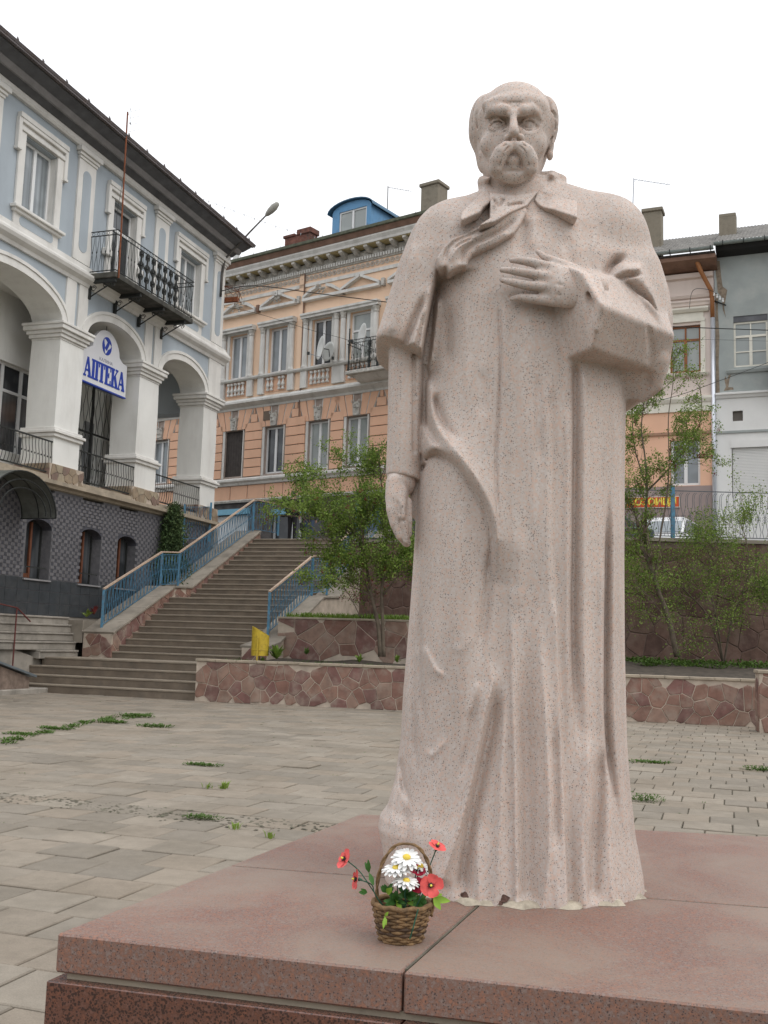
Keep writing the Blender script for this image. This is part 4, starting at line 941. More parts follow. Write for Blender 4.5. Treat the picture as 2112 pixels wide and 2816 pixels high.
# baluster railings
def rail_run(parent, P0, P1, h, bars, bot=.10, mat=None, knot=True, railm=None, r=.008):
    """sloping run: handrail, top and bottom bars, wavy balusters with a knot at mid height"""
    mat = mat or M['blue_bar']; d = P1 - P0
    for z_, rr in ((h - .05, .012), (bot, .012)): MB().tube([P0 + ZV * z_, P1 + ZV * z_], rr, 4).build('rail_bar', mat, parent)
    nrm = d.cross(ZV).normalized(); dh = Vector((d.x, d.y, 0)).normalized()
    hh = h - .06 - bot
    pts = [(0, 0), (.02, .06), (.045, .14), (.03, .26), (0, .40), (-.018, .5), (0, .60), (.03, .74), (.045, .86), (.015, .96), (0, 1)]
    mb = MB(); mb.tube([dh * (x * .55) + ZV * (z * hh) for x, z in pts], r, 4, cap=False)
    if knot:
        for s_ in (-1, 1): mb.tube([dh * (s_ * .022 + .016 * math.cos(t)) + ZV * (hh * .5 + .016 * math.sin(t)) for t in np.linspace(0, 6.28, 7)[:-1]], .005, 3, closed=True)
    first = None
    for k in range(bars):
        t = (k + .5) / bars; p = P0.lerp(P1, t) + ZV * bot
        if first is None: first = mb.build('baluster', mat, parent); o = first
        else: o = link(first.copy(), parent)
        o.location = p; o.scale = (1, 1, 1); 
        if k % 2: o.rotation_euler = (0, 0, math.pi)
def post(parent, p, h, s=.03, mat=None): MB().box(-s, -s, 0, s, s, h).build('post', mat or M['blue_iron'], parent, loc=None).location = p
def hand(parent, P, s=.035, mat=None):
    mb = MB()
    for a_, b_ in zip(P[:-1], P[1:]):
        d = (b_ - a_); L = d.length; d = d.normalized(); sd_ = d.cross(ZV).normalized(); up = sd_.cross(d)
        mb.frame_box(a_, d, sd_, up, -.01, -s, 0, L + .01, s, .04)
    mb.build('handrail', mat or M['handrail'], parent)
lr = empty('stair_railing', (0, 0, 0), 'long blue left stair railing with worn wooden handrail', 'railing')
PB = -16.0
p0, p1, p2, p3 = G(24.2, PB, zl + .14), G(a_land0 + .0, PB, 2.86), G(a2 + .05, PB + .02, 2.94), G(topa + .15, PB + .25, 5.16)
H_ = 1.05
for p in (p0, p1, p2, p3): post(lr, p, H_)
rail_run(lr, p0, p1, H_, 33, r=.011); rail_run(lr, p1, p2, H_, 12, r=.011); rail_run(lr, p2, p3, H_, 54, r=.011)
hand(lr, [p0 + ZV * H_, p1 + ZV * H_, p2 + ZV * H_, p3 + ZV * (H_ + .05)])
q0, q1 = p3, G(topa + .3, -14.85, 5.02)
post(lr, q1, 1.1); rail_run(lr, q0, q1, 1.10, 10); hand(lr, [q0 + ZV * 1.12, q1 + ZV * 1.10], .025)
rr_ = empty('stair_railing', (0, 0, 0), 'shorter blue right stair railing beside the berry shrub', 'railing')
s0, s1, s2, s3 = G(24.3, -11.15, 1.52), G(a_land0 - .1, -11.1, 2.68), G(a2 + .1, -11.1, 2.78), G(topa + .15, -11.1, 5.16)
for p in (s0, s1, s2, s3): post(rr_, p, 1.12)
rail_run(rr_, s0, s1, 1.12, 30, r=.011); rail_run(rr_, s1, s2, 1.12, 10, r=.011); rail_run(rr_, s2, s3, 1.12, 46, r=.011)
hand(rr_, [s0 + ZV * 1.12, s1 + ZV * 1.12, s2 + ZV * 1.12, s3 + ZV * 1.12])
gr = empty('landing_railing', (0, 0, 0), 'blue and grey railing along the top landing below the corner pier', 'railing')
g0, g1, g2 = G(topa - .6, -17.0 + .15, 4.80), G(topa + .1, -16.9, 4.95), G(topa + 1.7, -13.2, 4.86)
for p in (G(29.8, -16.85, 4.4), G(31.6, -16.85, 4.7)): post(gr, p, 1.35)
rail_run(gr, G(29.8, -16.85, 4.5), G(31.6, -16.85, 4.75), 1.2, 12, mat=M['blue_bar'])

# ------------------------------------------------------------------ side steps to the basement door and low concrete wall
side = empty('side_steps', (0, 0, 0), 'crumbling grey concrete side steps up to the basement terrace', 'steps')
zt = [.78, 1.0, 1.22, 1.45, 1.67, 1.87]; us = [22.75, 22.3, 18.0, 17.0, 16.0, 15.0]
for k in range(6):
    v1 = -16.42 - .09 * k; mb = MB(); mb.frame_box(Vector((0, 0, 0)), UA, VB, ZV, us[k], -17.3, zt[k] - .22, 23.94 + .001 * k, v1, zt[k] - .05)
    mb.frame_box(Vector((0, 0, 0)), UA, VB, ZV, us[k], -17.3, zt[k] - .05, 23.93, v1 + .035, zt[k]); mb.build('step', M['concrete2'], side, bevel=.01)
MB().frame_box(Vector((0, 0, 0)), UA, VB, ZV, 23.94, -17.3, 1.2, 32.0, -16.42, 1.80).build('terrace', M['concrete'], side)
low = empty('low_wall', (0, 0, 0), 'stained low concrete wall left of the bottom steps', 'wall')
MB().prism([G(16, -16.95, 0), G(22.8, -16.95, 0), G(22.8, -16.95, .72), G(21.6, -16.95, 1.0), G(16, -16.95, 1.1)], VB * .25).build('wall_core', M['concrete2'], low, bevel=.02)
MB().frame_box(Vector((0, 0, 0)), UA, VB, ZV, 18.9, -16.7, -.02, 21.9, -15.6, .12).build('footing', M['concrete2'], low, bevel=.02)
M['sheet'] = plain('grey_blue_sheet_metal', (.20, .23, .25), .45, .15, 3, metal=.5)
hatch = empty('cellar_hatch', (0, 0, 0), 'sloping blue grey sheet metal cellar hatch on a low brick base at the left edge', 'hatch')
MB().prism([G(17.2, -16.6, 0), G(20.9, -16.6, 0), G(20.9, -16.6, .38), G(17.2, -16.6, 1.32)], VB * .9).build('base', plain('old_brick', (.20, .15, .12), .95, .3, 8, bmp=.5), hatch)
d_ = (G(20.95, 0, .40) - G(17.2, 0, 1.34)).normalized(); MB().frame_box(G(17.2, 0, 1.34), d_, VB, d_.cross(VB) * (1 if d_.cross(VB).z > 0 else -1), -.1, -16.68, 0, 3.95, -15.6, .05).build('lid', M['sheet'], hatch)
rp = empty('side_railing', (0, 0, 0), 'thin rusty red railing beside the side steps', 'railing')
for a_, z_ in ((20.6, 1.5), (21.35, 1.45)): MB().tube([G(a_, -16.55, z_ - .9), G(a_, -16.55, z_ + .55)], .02, 5).build('post', M['red_iron'], rp)
MB().tube([G(19.0, -16.55, 2.35), G(20.6, -16.55, 2.1), G(21.35, -16.55, 2.02), G(21.9, -16.55, 1.7)], .02, 5).build('handrail', M['red_iron'], rp)
# ================================================================== facades
class Fac:
    """builder for a vertical facade: s along, z up, d outward"""
    def __init__(s, O, X, Nv): s.O = Vector(O); s.X = Vector(X); s.N = Vector(Nv)
    def P(s, a, z, d=0.0): return s.O + s.X * a + s.N * d + ZV * z
    def box(s, name, s0, s1, z0, z1, d0, d1, mat, parent, bevel=0, mb=None, smooth=False):
        m_ = mb or MB(); m_.frame_box(s.O, s.X, s.N, ZV, s0, d0, z0, s1, d1, z1)
        return m_ if mb is not None else m_.build(name, mat, parent, bevel=bevel)
    def prism(s, name, pts, d0, d1, mat, parent, mb=None, bevel=0):
        m_ = mb or MB(); m_.prism([s.P(a, z, d0) for a, z in pts], s.N * (d1 - d0))
        return m_ if mb is not None else m_.build(name, mat, parent, bevel=bevel)
    def mould(s, name, s0, s1, profile, mat, parent, smooth=False):    # profile: (d, z) list, swept along s
        pts = [(0 if i in (0,) else p[0], p[1]) for i, p in enumerate(profile)]
        m_ = MB(); A = [s.P(s0, z, d) for d, z in profile]; m_.prism(A, s.X * (s1 - s0)); return m_.build(name, mat, parent)
def ell(c, a, zb, b, n=18, t0=180, t1=0): return [(c + a * math.cos(math.radians(t0 + (t1 - t0) * k / n)), zb + b * math.sin(math.radians(t0 + (t1 - t0) * k / n))) for k in range(n + 1)]
def arch_ring(F, name, c, a, zb, b, w_, d0, d1, mat, parent, n=18):
    I, O_ = ell(c, a, zb, b, n), ell(c, a + w_, zb, b + w_, n); m_ = MB(); vs = []; fs = []
    for (i0, i1), (o0, o1) in zip(I, O_): vs += [F.P(i0, i1, d0), F.P(i0, i1, d1), F.P(o0, o1, d1), F.P(o0, o1, d0)]
    for k in range(n):
        for j in range(4): fs.append((k * 4 + j, k * 4 + (j + 1) % 4, k * 4 + 4 + (j + 1) % 4, k * 4 + 4 + j))
    fs += [(3, 2, 1, 0), (n * 4, n * 4 + 1, n * 4 + 2, n * 4 + 3)]; m_.add(vs, fs); return m_.build(name, mat, parent)
def rrect(s0, s1, z0, z1, r, n=5):
    out = []
    for cx, cz, t in ((s1 - r, z1 - r, 0), (s0 + r, z1 - r, 90), (s0 + r, z0 + r, 180), (s1 - r, z0 + r, 270)):
        for k in range(n + 1): an = math.radians(t + 90 * k / n); out.append((cx + r * math.cos(an), cz + r * math.sin(an)))
    return out
M['blue_wall'] = plain('pale_blue_render', (.40, .445, .48), .9, .05, .8, dirt=(.34, .375, .41), dirt_sc=.9, bmp=.08, bsc=60, streak=True)
M['white_trim'] = plain('dusty_white_trim', (.72, .70, .66), .85, .07, 1.5, dirt=(.55, .53, .49), dirt_sc=2.0, bmp=.1, streak=True)
M['white_pier'] = plain('painted_white_pier', (.76, .75, .71), .85, .05, 1.2, dirt=(.62, .60, .56), dirt_sc=1.6, bmp=.1, streak=True)
M['pvc'] = plain('white_window_plastic', (.74, .74, .73), .45, .03, 2)
M['roofmetal'] = plain('dark_roof_metal', (.12, .105, .105), .6, .25, 2, dirt=(.12, .085, .07), dirt_sc=3)
M['soffit'] = plain('dark_soffit', (.12, .122, .13), .8, .2, 3)
M['grey_board'] = plain('grey_eaves_board', (.26, .25, .25), .8, .12, 3)
def glass_mat(name, dark, light, rough=.08, curtain=True, fold=22):
    """window pane: a dark room behind, partly covered by a pleated net curtain, under reflecting glass"""
    m, nt, b = mat_new(name); co = coords(nt, False)
    w_ = N(nt, 'ShaderNodeTexWave', i_Scale=fold / 6.28, i_Distortion=1.5, i_Detail=1); w_.bands_direction = 'X'
    mp = N(nt, 'ShaderNodeMapping'); mp.inputs['Rotation'].default_value = (0, 0, .5); mp.inputs['Scale'].default_value = (3, 3, .15)
    nt.links.new(co, mp.inputs[0]); nt.links.new(mp.outputs[0], w_.inputs['Vector'])
    col = ramp(nt, w_.outputs['Fac'], [(0, tuple(x * .72 for x in light)), (1, light)])
    n_ = noise(nt, co, .8, 2); col = mix(nt, ramp(nt, n_, [(.45, 0.0), (.55, 1.0 if not curtain else .35)]), col, dark)
    nt.links.new(col, b.inputs['Base Color']); b.inputs['Roughness'].default_value = rough; b.inputs['Specular IOR Level'].default_value = .6; return m
M['glassA'] = glass_mat('curtained_pane', (.10, .11, .115), (.30, .33, .345))
M['glassB'] = glass_mat('dark_pane', (.03, .033, .036), (.085, .09, .095), .06, False)
M['glassC'] = glass_mat('pale_curtained_pane', (.20, .215, .215), (.40, .43, .41))
def casement(F, parent, s0, s1, z0, z1, d, fr=.07, cols=2, transom=None, mat=None, gl=None, name='window', sash=.0, mull=None):
    w_ = MB(); mat = mat or M['pvc']; gl = gl or M['glassA']
    F.box('', s0, s0 + fr, z0, z1, d, d + .06, None, None, mb=w_); F.box('', s1 - fr, s1, z0, z1, d, d + .06, None, None, mb=w_)
    F.box('', s0 + fr, s1 - fr, z1 - fr, z1, d, d + .06, None, None, mb=w_); F.box('', s0 + fr, s1 - fr, z0, z0 + fr, d, d + .06, None, None, mb=w_)
    m = (s0 + s1) / 2 if mull is None else mull; mf = fr * .75
    zt_ = z1 - fr if transom is None else transom
    if cols == 2: F.box('', m - mf, m + mf, z0 + fr, zt_, d + .002, d + .068, None, None, mb=w_)
    if transom is not None: F.box('', s0 + fr, s1 - fr, transom - .04, transom + .04, d + .001, d + .064, None, None, mb=w_)
    o = w_.build(name, mat, parent)
    pans = []
    xs = [(s0 + fr, m - mf), (m + mf, s1 - fr)] if cols == 2 else [(s0 + fr, s1 - fr)]
    for a_, b_ in xs: pans.append((a_, b_, z0 + fr, zt_ - (.04 if transom is not None else 0)))
    if transom is not None: pans.append((s0 + fr, s1 - fr, transom + .04, z1 - fr))
    for a_, b_, c_, e_ in pans: F.box('pane', a_, b_, c_, e_, d + .012, d + .024, gl, o)
    return o

# ------------------------------------------------------------------ pale blue corner building
FB = Fac(G(0, -17.0, 0), UA, VB)
bb = empty('arcade_building', (0, 0, 0), 'pale blue building with white trim, arched gallery and dark metal eaves on the left', 'building')
W, BLUE = M['white_trim'], M['blue_wall']
ZF, ZS, ZC = 5.34, 9.76, 11.05       # gallery floor, arch spring, string course
bays = [(14.75, 17.7, .75), (18.8, 22.9, .80), (24.0, 26.9, .72), (28.05, 31.0, .72)]
piers = [(17.7, 18.8), (22.9, 24.0), (26.9, 28.05), (31.0, 32.0)]
TH = .95
# spandrel walls over the arches
prev = 13.9
for i, (a0, a1, rise) in enumerate(bays):
    c, hw = (a0 + a1) / 2, (a1 - a0) / 2; pl_ = prev; nx = piers[i][1] if i < 3 else 32.0; s_l = a0 - .55; s_r = a1 + (.55 if i < 3 else 1.0)
    curve = ell(c, hw, ZS, rise, 20); pts = [(s_l, ZS)] + curve + [(s_r, ZS), (s_r, ZC), (s_l, ZC)]
    P2 = MB(); 
    # built as strips so the curved soffit is clean
    for k in range(20):
        (x0, z0), (x1, z1) = curve[k], curve[k + 1]; P2.prism([FB.P(x0, z0, -TH), FB.P(x1, z1, -TH), FB.P(x1, ZC, -TH), FB.P(x0, ZC, -TH)], FB.N * TH)
    FB.box('', s_l, a0, ZS, ZC, -TH, 0, None, None, mb=P2); FB.box('', a1, s_r - .0015, ZS, ZC, -TH, 0, None, None, mb=P2)
    P2.build('wall', BLUE, bb)
    arch_ring(FB, 'arch_moulding', c, hw - .03, ZS, rise - .03, .20, -.02, .045, W, bb); arch_ring(FB, 'arch_moulding', c, hw + .17, ZS, rise + .17, .09, -.02, .075, W, bb)
    m_ = MB()                                            # white soffit shell
    for k in range(20):
        (x0, z0), (x1, z1) = curve[k], curve[k + 1]; m_.prism([FB.P(x0, z0 - .012, -TH - .005), FB.P(x1, z1 - .012, -TH - .005), FB.P(x1, z1, -TH - .005), FB.P(x0, z0, -TH - .005)], FB.N * (TH + .01))
    m_.build('arch_soffit', M['white_pier'], bb)
# piers
M['tan_stone'] = [plain('tan_stone_%d' % i, c, .8, .2, 5, dirt=(.2, .17, .13), dirt_sc=4, bmp=.3) for i, c in enumerate([(.30, .23, .16), (.26, .18, .13), (.34, .28, .20), (.22, .15, .12)])]
for i, (p0, p1) in enumerate(piers):
    e = MB(); m = .055
    n = 8                                              # slightly swelling shaft
    for k in range(n):
        t0, t1 = k / n, (k + 1) / n; z0, z1 = 6.86 + 2.46 * t0, 6.86 + 2.46 * t1; w0, w1 = .02 - .015 * math.sin(math.pi * t0), .02 - .015 * math.sin(math.pi * t1)
        A = [FB.P(p0 + w0, z0, -w0), FB.P(p1 - w0, z0, -w0), FB.P(p1 - w0, z0, -TH + w0), FB.P(p0 + w0, z0, -TH + w0)]; B = [FB.P(p0 + w1, z1, -w1), FB.P(p1 - w1, z1, -w1), FB.P(p1 - w1, z1, -TH + w1), FB.P(p0 + w1, z1, -TH + w1)]
        e.add(A + B, [(j, (j + 1) % 4, 4 + (j + 1) % 4, 4 + j) for j in range(4)])
    po = e.build('pier', M['white_pier'], bb)
    c_ = MB()
    for (g, z0, z1) in ((.0, 9.30, 9.36), (.05, 9.36, 9.46), (.10, 9.46, 9.56), (.17, 9.56, 9.68), (.20, 9.68, 9.758)): FB.box('', p0 - g, p1 + g, z0, z1, -TH - g, g, None, None, mb=c_)
    c_.build('capital', W, po, bevel=.012)
    b_ = MB()
    for (g, z0, z1) in ((.10, 6.62, 6.72), (.15, 6.72, 6.80), (.08, 6.80, 6.88)): FB.box('', p0 - g, p1 + g, z0, z1, -TH - g, g, None, None, mb=b_)
    b_.build('base_moulding', W, po, bevel=.012)
    FB.box('plinth', p0 - .03, p1 + .03, 5.88, 6.62, -TH - .03, .03, M['white_pier'], po)
    FB.box('foot', p0 - .2, p1 + .2, 5.40, 5.88, -TH - .1, .10, M['mortar'], po)
    r_ = random.Random(90 + i)
    for P in crazy_cells([(p0 - .19, 5.41), (p1 + .19, 5.41), (p1 + .19, 5.87), (p0 - .19, 5.87)], .30, r_, .012):
        FB.prism('stone', P, .1005, .125, r_.choice(M['tan_stone']), bb)
    for P in crazy_cells([(-TH - .1, 5.41), (.10, 5.41), (.10, 5.87), (-TH - .1, 5.87)], .30, r_, .012):
        MB().prism([G(p0 - .2005, -17 + x, z) for x, z in P], UA * -.02).build('stone', r_.choice(M['tan_stone']), bb)
    # white strips on the spandrel over each pier
    cx = (p0 + p1) / 2
    if i < 3:
        FB.box('strip', cx - .50, cx - .07, ZS + .02, ZC, .002, .05, W, bb); FB.box('strip', cx + .07, cx + .50, ZS + .02, ZC, .002, .05, W, bb)
    else: FB.box('strip', p0 + .12, p1, ZS + .02, ZC, .002, .05, W, bb)
# string course
for nm, pr_ in (('string_course', [(0, 11.05), (.07, 11.05), (.10, 11.14), (.22, 11.22), (.26, 11.30), (.26, 11.36), (.12, 11.40), (.08, 11.50), (.08, 11.62), (0, 11.64)]),):
    FB.mould(nm, 13.9, 32.26, pr_, W, bb)
MB().prism([G(32.0, -17, 11.05), G(32.26, -16.74, 11.25), G(32.26, -16.74, 11.36), G(32.1, -16.9, 11.6), G(32.0, -17, 11.62)], VB * -8).build('string_course', W, bb)
# upper storey
cw = [17.4, 21.5, 25.5, 29.5]; UW = [.66, .66, .62, .70]
segs = []; x = 13.9
for c, hw in zip(cw, UW): segs.append((x, c - hw)); x = c + hw
segs.append((x, 32.0))
for a_, b_ in segs: FB.box('wall', a_, b_, 11.62, 14.86, -.5, 0, BLUE, bb)
for k, (c, hw) in enumerate(zip(cw, UW)):
    door = k == 2; zb = 11.65 if door else 12.16
    FB.box('wall', c - hw, c + hw, 14.06, 14.86, -.5, 0, BLUE, bb)
    if not door: FB.box('wall', c - hw, c + hw, 11.62, 12.16, -.5, 0, BLUE, bb)
    casement(FB, bb, c - hw, c + hw, zb, 14.05, -.22, .075, transom=13.35 if door else None, gl=M['glassA'] if not door else M['glassB'])
    # surround
    s_ = MB(); sw = hw + .25
    FB.box('', c - sw, c - hw - .0, zb - .05, 14.1, 0, .07, None, None, mb=s_); FB.box('', c + hw, c + sw, zb - .05, 14.1, 0, .07, None, None, mb=s_)
    FB.box('', c - sw, c + sw, 14.1, 14.22, 0, .11, None, None, mb=s_); FB.box('', c - sw + .06, c + sw - .06, 14.22, 14.30, 0, .06, None, None, mb=s_); FB.box('', c - sw, c + sw, 14.30, 14.40, 0, .13, None, None, mb=s_)
    FB.box('', c - sw - .10, c + sw + .10, 14.40, 14.54, 0, .15, None, None, mb=s_)
    for q_ in (-1, 1): FB.box('', c + q_ * (sw + .06) - .065, c + q_ * (sw + .06) + .065, 13.62, 14.40, 0, .12, None, None, mb=s_); FB.box('', c + q_ * (sw + .06) - .085, c + q_ * (sw + .06) + .085, 13.54, 13.62, 0, .14, None, None, mb=s_)
    s_.build('window_surround', W, bb, bevel=.01)
    rs = MB()                                        # deep reveal seen from below
    FB.box('', c - hw, c - hw + .01, zb, 14.05, -.16, .0, None, None, mb=rs); FB.box('', c + hw - .01, c + hw, zb, 14.05, -.16, .0, None, None, mb=rs); rs.build('reveal', W, bb)
    if not door:
        sl_ = MB(); FB.box('', c - sw - .12, c + sw + .12, 12.02, 12.10, 0, .20, None, None, mb=sl_); FB.box('', c - sw - .06, c + sw + .06, 11.94, 12.02, 0, .13, None, None, mb=sl_); sl_.build('sill', W, bb, bevel=.01)
        FB.box('apron', c - sw - .0, c + sw, 11.64, 11.94, .001, .05, W, bb)
        FB.prism('oval_panel', rrect(c - sw + .22, c + sw - .22, 11.67, 11.92, .12), .045, .056, BLUE, bb)
    else:
        for q_ in (-1, 1): FB.box('console', c + q_ * (sw + .0) - .16, c + q_ * sw + .16, 12.28, 12.48, 0, .16, W, bb, bevel=.02)
for c in (15.4, 19.5, 23.5, 27.6, 31.55):
    hw = .40 if c < 31 else .40
    FB.box('pilaster', c - hw, c + hw, 11.66, 14.60, .001, .055, W, bb)
    FB.prism('pilaster_panel', rrect(c - .19, c + .19, 11.95, 14.30, .18), .05, .064, BLUE, bb)
    q_ = MB()
    for g, z0, z1 in ((.02, 14.55, 14.63), (.06, 14.63, 14.72), (.12, 14.72, 14.86)): FB.box('', c - hw - g, c + hw + g, z0, z1, 0, .07 + g, None, None, mb=q_)
    q_.build('pilaster_cap', W, bb, bevel=.01)
FB.mould('frieze', 13.9, 32.12, [(0, 14.86), (.10, 14.86), (.14, 14.92), (.14, 15.04), (0, 15.05)], W, bb)
FB.mould('soffit', 13.9, 32.2, [(0, 15.05), (.16, 15.05), (.34, 15.16), (.34, 15.2), (0, 15.2)], M['soffit'], bb)
FB.mould('eaves_board', 13.9, 32.25, [(.30, 15.16), (.42, 15.13), (.48, 15.20), (.50, 15.27), (.34, 15.27)], M['grey_board'], bb)
FB.mould('soffit', 13.9, 32.35, [(.3, 15.27), (.5, 15.27), (.80, 15.40), (.80, 15.46), (.3, 15.46)], M['soffit'], bb)
FB.mould('eaves_edge', 13.88, 32.42, [(.80, 15.43), (.94, 15.45), (.97, 15.52), (.90, 15.57), (.78, 15.52)], M['roofmetal'], bb)
roof = MB(); roof.add([FB.P(13.85, 15.52, .93), FB.P(32.4, 15.52, .93), FB.P(28.5, 17.6, -4.2), FB.P(13.85, 17.6, -4.2), FB.P(32.4, 15.5, -9.3), FB.P(13.85, 15.5, -9.3), FB.P(32.4, 15.40, .93), FB.P(13.85, 15.40, .93)], [(0, 1, 2, 3), (1, 4, 2), (3, 2, 4, 5), (7, 6, 1, 0)])
roof.build('roof', M['roofmetal'], bb)
gd = None
for k in range(17):
    p = FB.P(16.2 + .98 * k, 15.53, .93)
    if gd is None: gd = MB().prism([(0, 0, 0), (.04, 0, 0), (.0, .0, .09)], (.02, .03, 0)).build('snow_guard', M['roofmetal'], bb); o = gd
    else: o = link(gd.copy(), bb)
    o.location = p
FB.box('wall', 13.9, 14.0, 0, 15.0, -8, 0, BLUE, bb); MB().frame_box(Vector((0, 0, 0)), UA, VB, ZV, 31.9, -25, 11.05, 32.0, -17.501, 15.0).build('wall', BLUE, bb)
MB().frame_box(Vector((0, 0, 0)), UA, VB, ZV, 31.4, -20.5, 9.2, 32.0, -17.95, 11.05).build('wall', BLUE, bb)
FB.box('ceiling', 14, 31.4, 10.62, 10.7, -8, -TH, M['white_pier'], bb)
# gallery back wall with grille door and shop glazing
FB.box('wall', 14.0, 22.2, 5.0, 10.65, -2.0, -1.65, M['white_pier'], bb); 
FB.box('wall', 24.4, 25.7, 5.0, 10.65, -2.0, -1.65, M['white_pier'], bb); FB.box('wall', 28.1, 29.2, 5.0, 10.65, -2.0, -1.65, M['white_pier'], bb)
FB.box('wall', 22.2, 24.4, 8.75, 10.65, -2.0, -1.65, M['white_pier'], bb); FB.box('wall', 25.7, 28.1, 9.15, 10.65, -2.0, -1.65, M['white_pier'], bb)
FB.box('wall', 29.0, 29.2, 5.0, 10.65, -8, -2.0, M['white_pier'], bb)
for s0, s1 in ((22.2, 22.9), (22.9, 23.7), (23.7, 24.4)): casement(FB, bb, s0, s1, 6.3, 8.75, -1.86, .06, cols=1, transom=8.0, gl=M['glassB'])
FB.box('wall', 22.2, 24.4, 5.0, 6.3, -2.0, -1.65, M['white_pier'], bb)
FB.box('doorway', 25.7, 28.1, 5.34, 9.15, -3.2, -3.1, M['glassB'], bb); FB.box('door_leaf', 27.0, 27.45, 5.4, 8.0, -1.95, -1.90, plain('grey_door', (.30, .31, .32), .6), bb)
gl_ = MB()
for s0 in (25.72, 26.9, 28.02): FB.box('', s0, s0 + .06, 5.34, 9.12, -1.66, -1.60, None, None, mb=gl_)
for z_ in (5.4, 7.55, 9.06): FB.box('', 25.72, 28.08, z_, z_ + .05, -1.66, -1.60, None, None, mb=gl_)
for k in range(14):
    s0 = 25.82 + k * .165
    for z0, z1 in ((5.45, 7.5), (7.6, 9.0)):
        pts = [FB.P(s0 + .045 * math.sin(t * 9.4 + (k % 2) * 3.14), z0 + (z1 - z0) * t, -1.63) for t in np.linspace(0, 1, 17)]; gl_.tube(pts, .011, 3, cap=False)
gl_.build('grille', M['iron'], bb)
FB.box('floor', 14, 32.0, 5.2, 5.34, -8, .0, M['concrete'], bb)
# parapet ledge between gallery and basement
FB.mould('ledge', 13.9, 32.1, [(0, 5.22), (.06, 5.22), (.10, 5.28), (.24, 5.32), (.24, 5.42), (0, 5.42)], M['coping'], bb)
for (a0, a1, _) in bays: FB.box('parapet', a0, a1, 5.42, 5.56, -.3, .08, M['coping'], bb)
MB().frame_box(Vector((0, 0, 0)), UA, VB, ZV, 32.0, -20, 1.5, 32.3, -16.9, 5.2).build('wall', M['concrete2'], bb)
# gallery railings
for (a0, a1, _) in bays[1:]:
    rg = empty('gallery_railing', (0, 0, 0), None, None, parent=bb)
    for z_ in (6.45, 5.62): FB.box('rail_bar', a0, a1, z_, z_ + .035, -.02, .02, M['iron'], rg)
    n = int((a1 - a0) / .13); first = None
    mb = MB(); mb.tube([UA * (.03 * math.sin(t * 6.28)) + ZV * (t * .82) + VB * (.04 * math.sin(t * 3.14)) for t in np.linspace(0, 1, 11)], .009, 4, cap=False); mb.lathe([(.004, .38), (.022, .41), (.004, .44)], 5)
    for k in range(n):
        if first is None: first = mb.build('baluster', M['iron'], rg); o = first
        else: o = link(first.copy(), rg)
        o.location = FB.P(a0 + (k + .5) * (a1 - a0) / n, 5.64, 0)
# balcony
bal = empty('balcony', (0, 0, 0), None, None, parent=bb)
FB.box('balcony_slab', 23.85, 28.25, 11.30, 11.46, 0.02, .95, plain('mossy_dark_slab', (.075, .072, .062), .95, .4, 4, bmp=.5), bal, bevel=.015)
for s_ in (23.95, 25.25, 26.55, 27.85):
    k_ = MB(); FB.box('', s_ - .05, s_ + .05, 11.20, 11.30, .02, .9, None, None, mb=k_); FB.prism('', [(s_ - .04, 11.2), (s_ + .04, 11.2), (s_ + .04, 10.75), (s_ - .04, 10.75)], .02, .10, None, None, mb=k_)
    k_.tube([FB.P(s_, 10.8, .08), FB.P(s_, 10.95, .35), FB.P(s_, 11.15, .75)], .02, 5)
    for cc, rr in (((.20, 11.05), .09), ((.55, 11.12), .06), ((.82, 11.10), .07)): k_.tube([FB.P(s_, cc[1] + rr * math.sin(t) * (1 - t / 14), cc[0] + rr * math.cos(t) * (1 - t / 14)) for t in np.linspace(0, 9, 16)], .011, 4, cap=False)
    k_.build('bracket', M['iron'], bal)
def iron_panel(A, B, z0, z1, n, scroll):
    mb = MB(); d = (B - A); L = d.length; d = d / L
    for z_ in (z0 + .02, z1 - .13, z1): mb.frame_box(A, d, ZV, d.cross(ZV), 0, z_, -.012, L, z_ + .022, .012)
    for k in range(n):
        x = L * (k + .5) / n; a_ = .05 if k % 2 else -.05; mid = (z0 + z1) / 2
        sc_ = scroll and .28 < (k + .5) / n < .78
        for sg in (1, -1): mb.tube([A + d * (x + sg * .055 * math.cos(t * math.pi)) + ZV * (z0 + (z1 - .13 - z0) * t) for t in np.linspace(0, 1, 9)], .007, 3, cap=False)
        mb.lathe([(.005, -.03), (.024, 0), (.005, .03)], 5, A + d * x + ZV * mid)
        if sc_ and k % 2 == 1:
            for zc, rr in ((z0 + .28, .13), (z0 + .62, .15), (z0 + .95, .12)):
                mb.tube([A + d * (x + rr * math.cos(t) * (1 - t / 16)) + ZV * (zc + rr * math.sin(t) * (1 - t / 16)) for t in np.linspace(0, 11, 20)], .010, 3, cap=False)
                mb.tube([A + d * (x - rr * math.cos(t) * (1 - t / 16)) + ZV * (zc - rr * math.sin(t) * (1 - t / 16)) for t in np.linspace(0, 11, 20)], .010, 3, cap=False)
                mb.lathe([(.005, -.05), (.05, 0), (.005, .05)], 6, A + d * x + ZV * zc)
            mb.frame_box(A, d, ZV, d.cross(ZV), x - .035, z0, -.015, x + .035, z1 - .1, .015)
    for k in range(int(L / .16)): 
        x = (k + .5) * .16; mb.tube([A + d * (x + .045 * math.cos(t)) + ZV * (z1 - .055 + .045 * math.sin(t)) for t in np.linspace(0, 6.28, 8)], .006, 3, cap=False)
    return mb
iron_panel(FB.P(23.87, 0, .92), FB.P(28.23, 0, .92), 11.48, 12.66, 26, True).build('railing_panel', M['iron'], bal)
iron_panel(FB.P(23.87, 0, .05), FB.P(23.87, 0, .92), 11.48, 12.66, 6, False).build('railing_panel', M['iron'], bal)
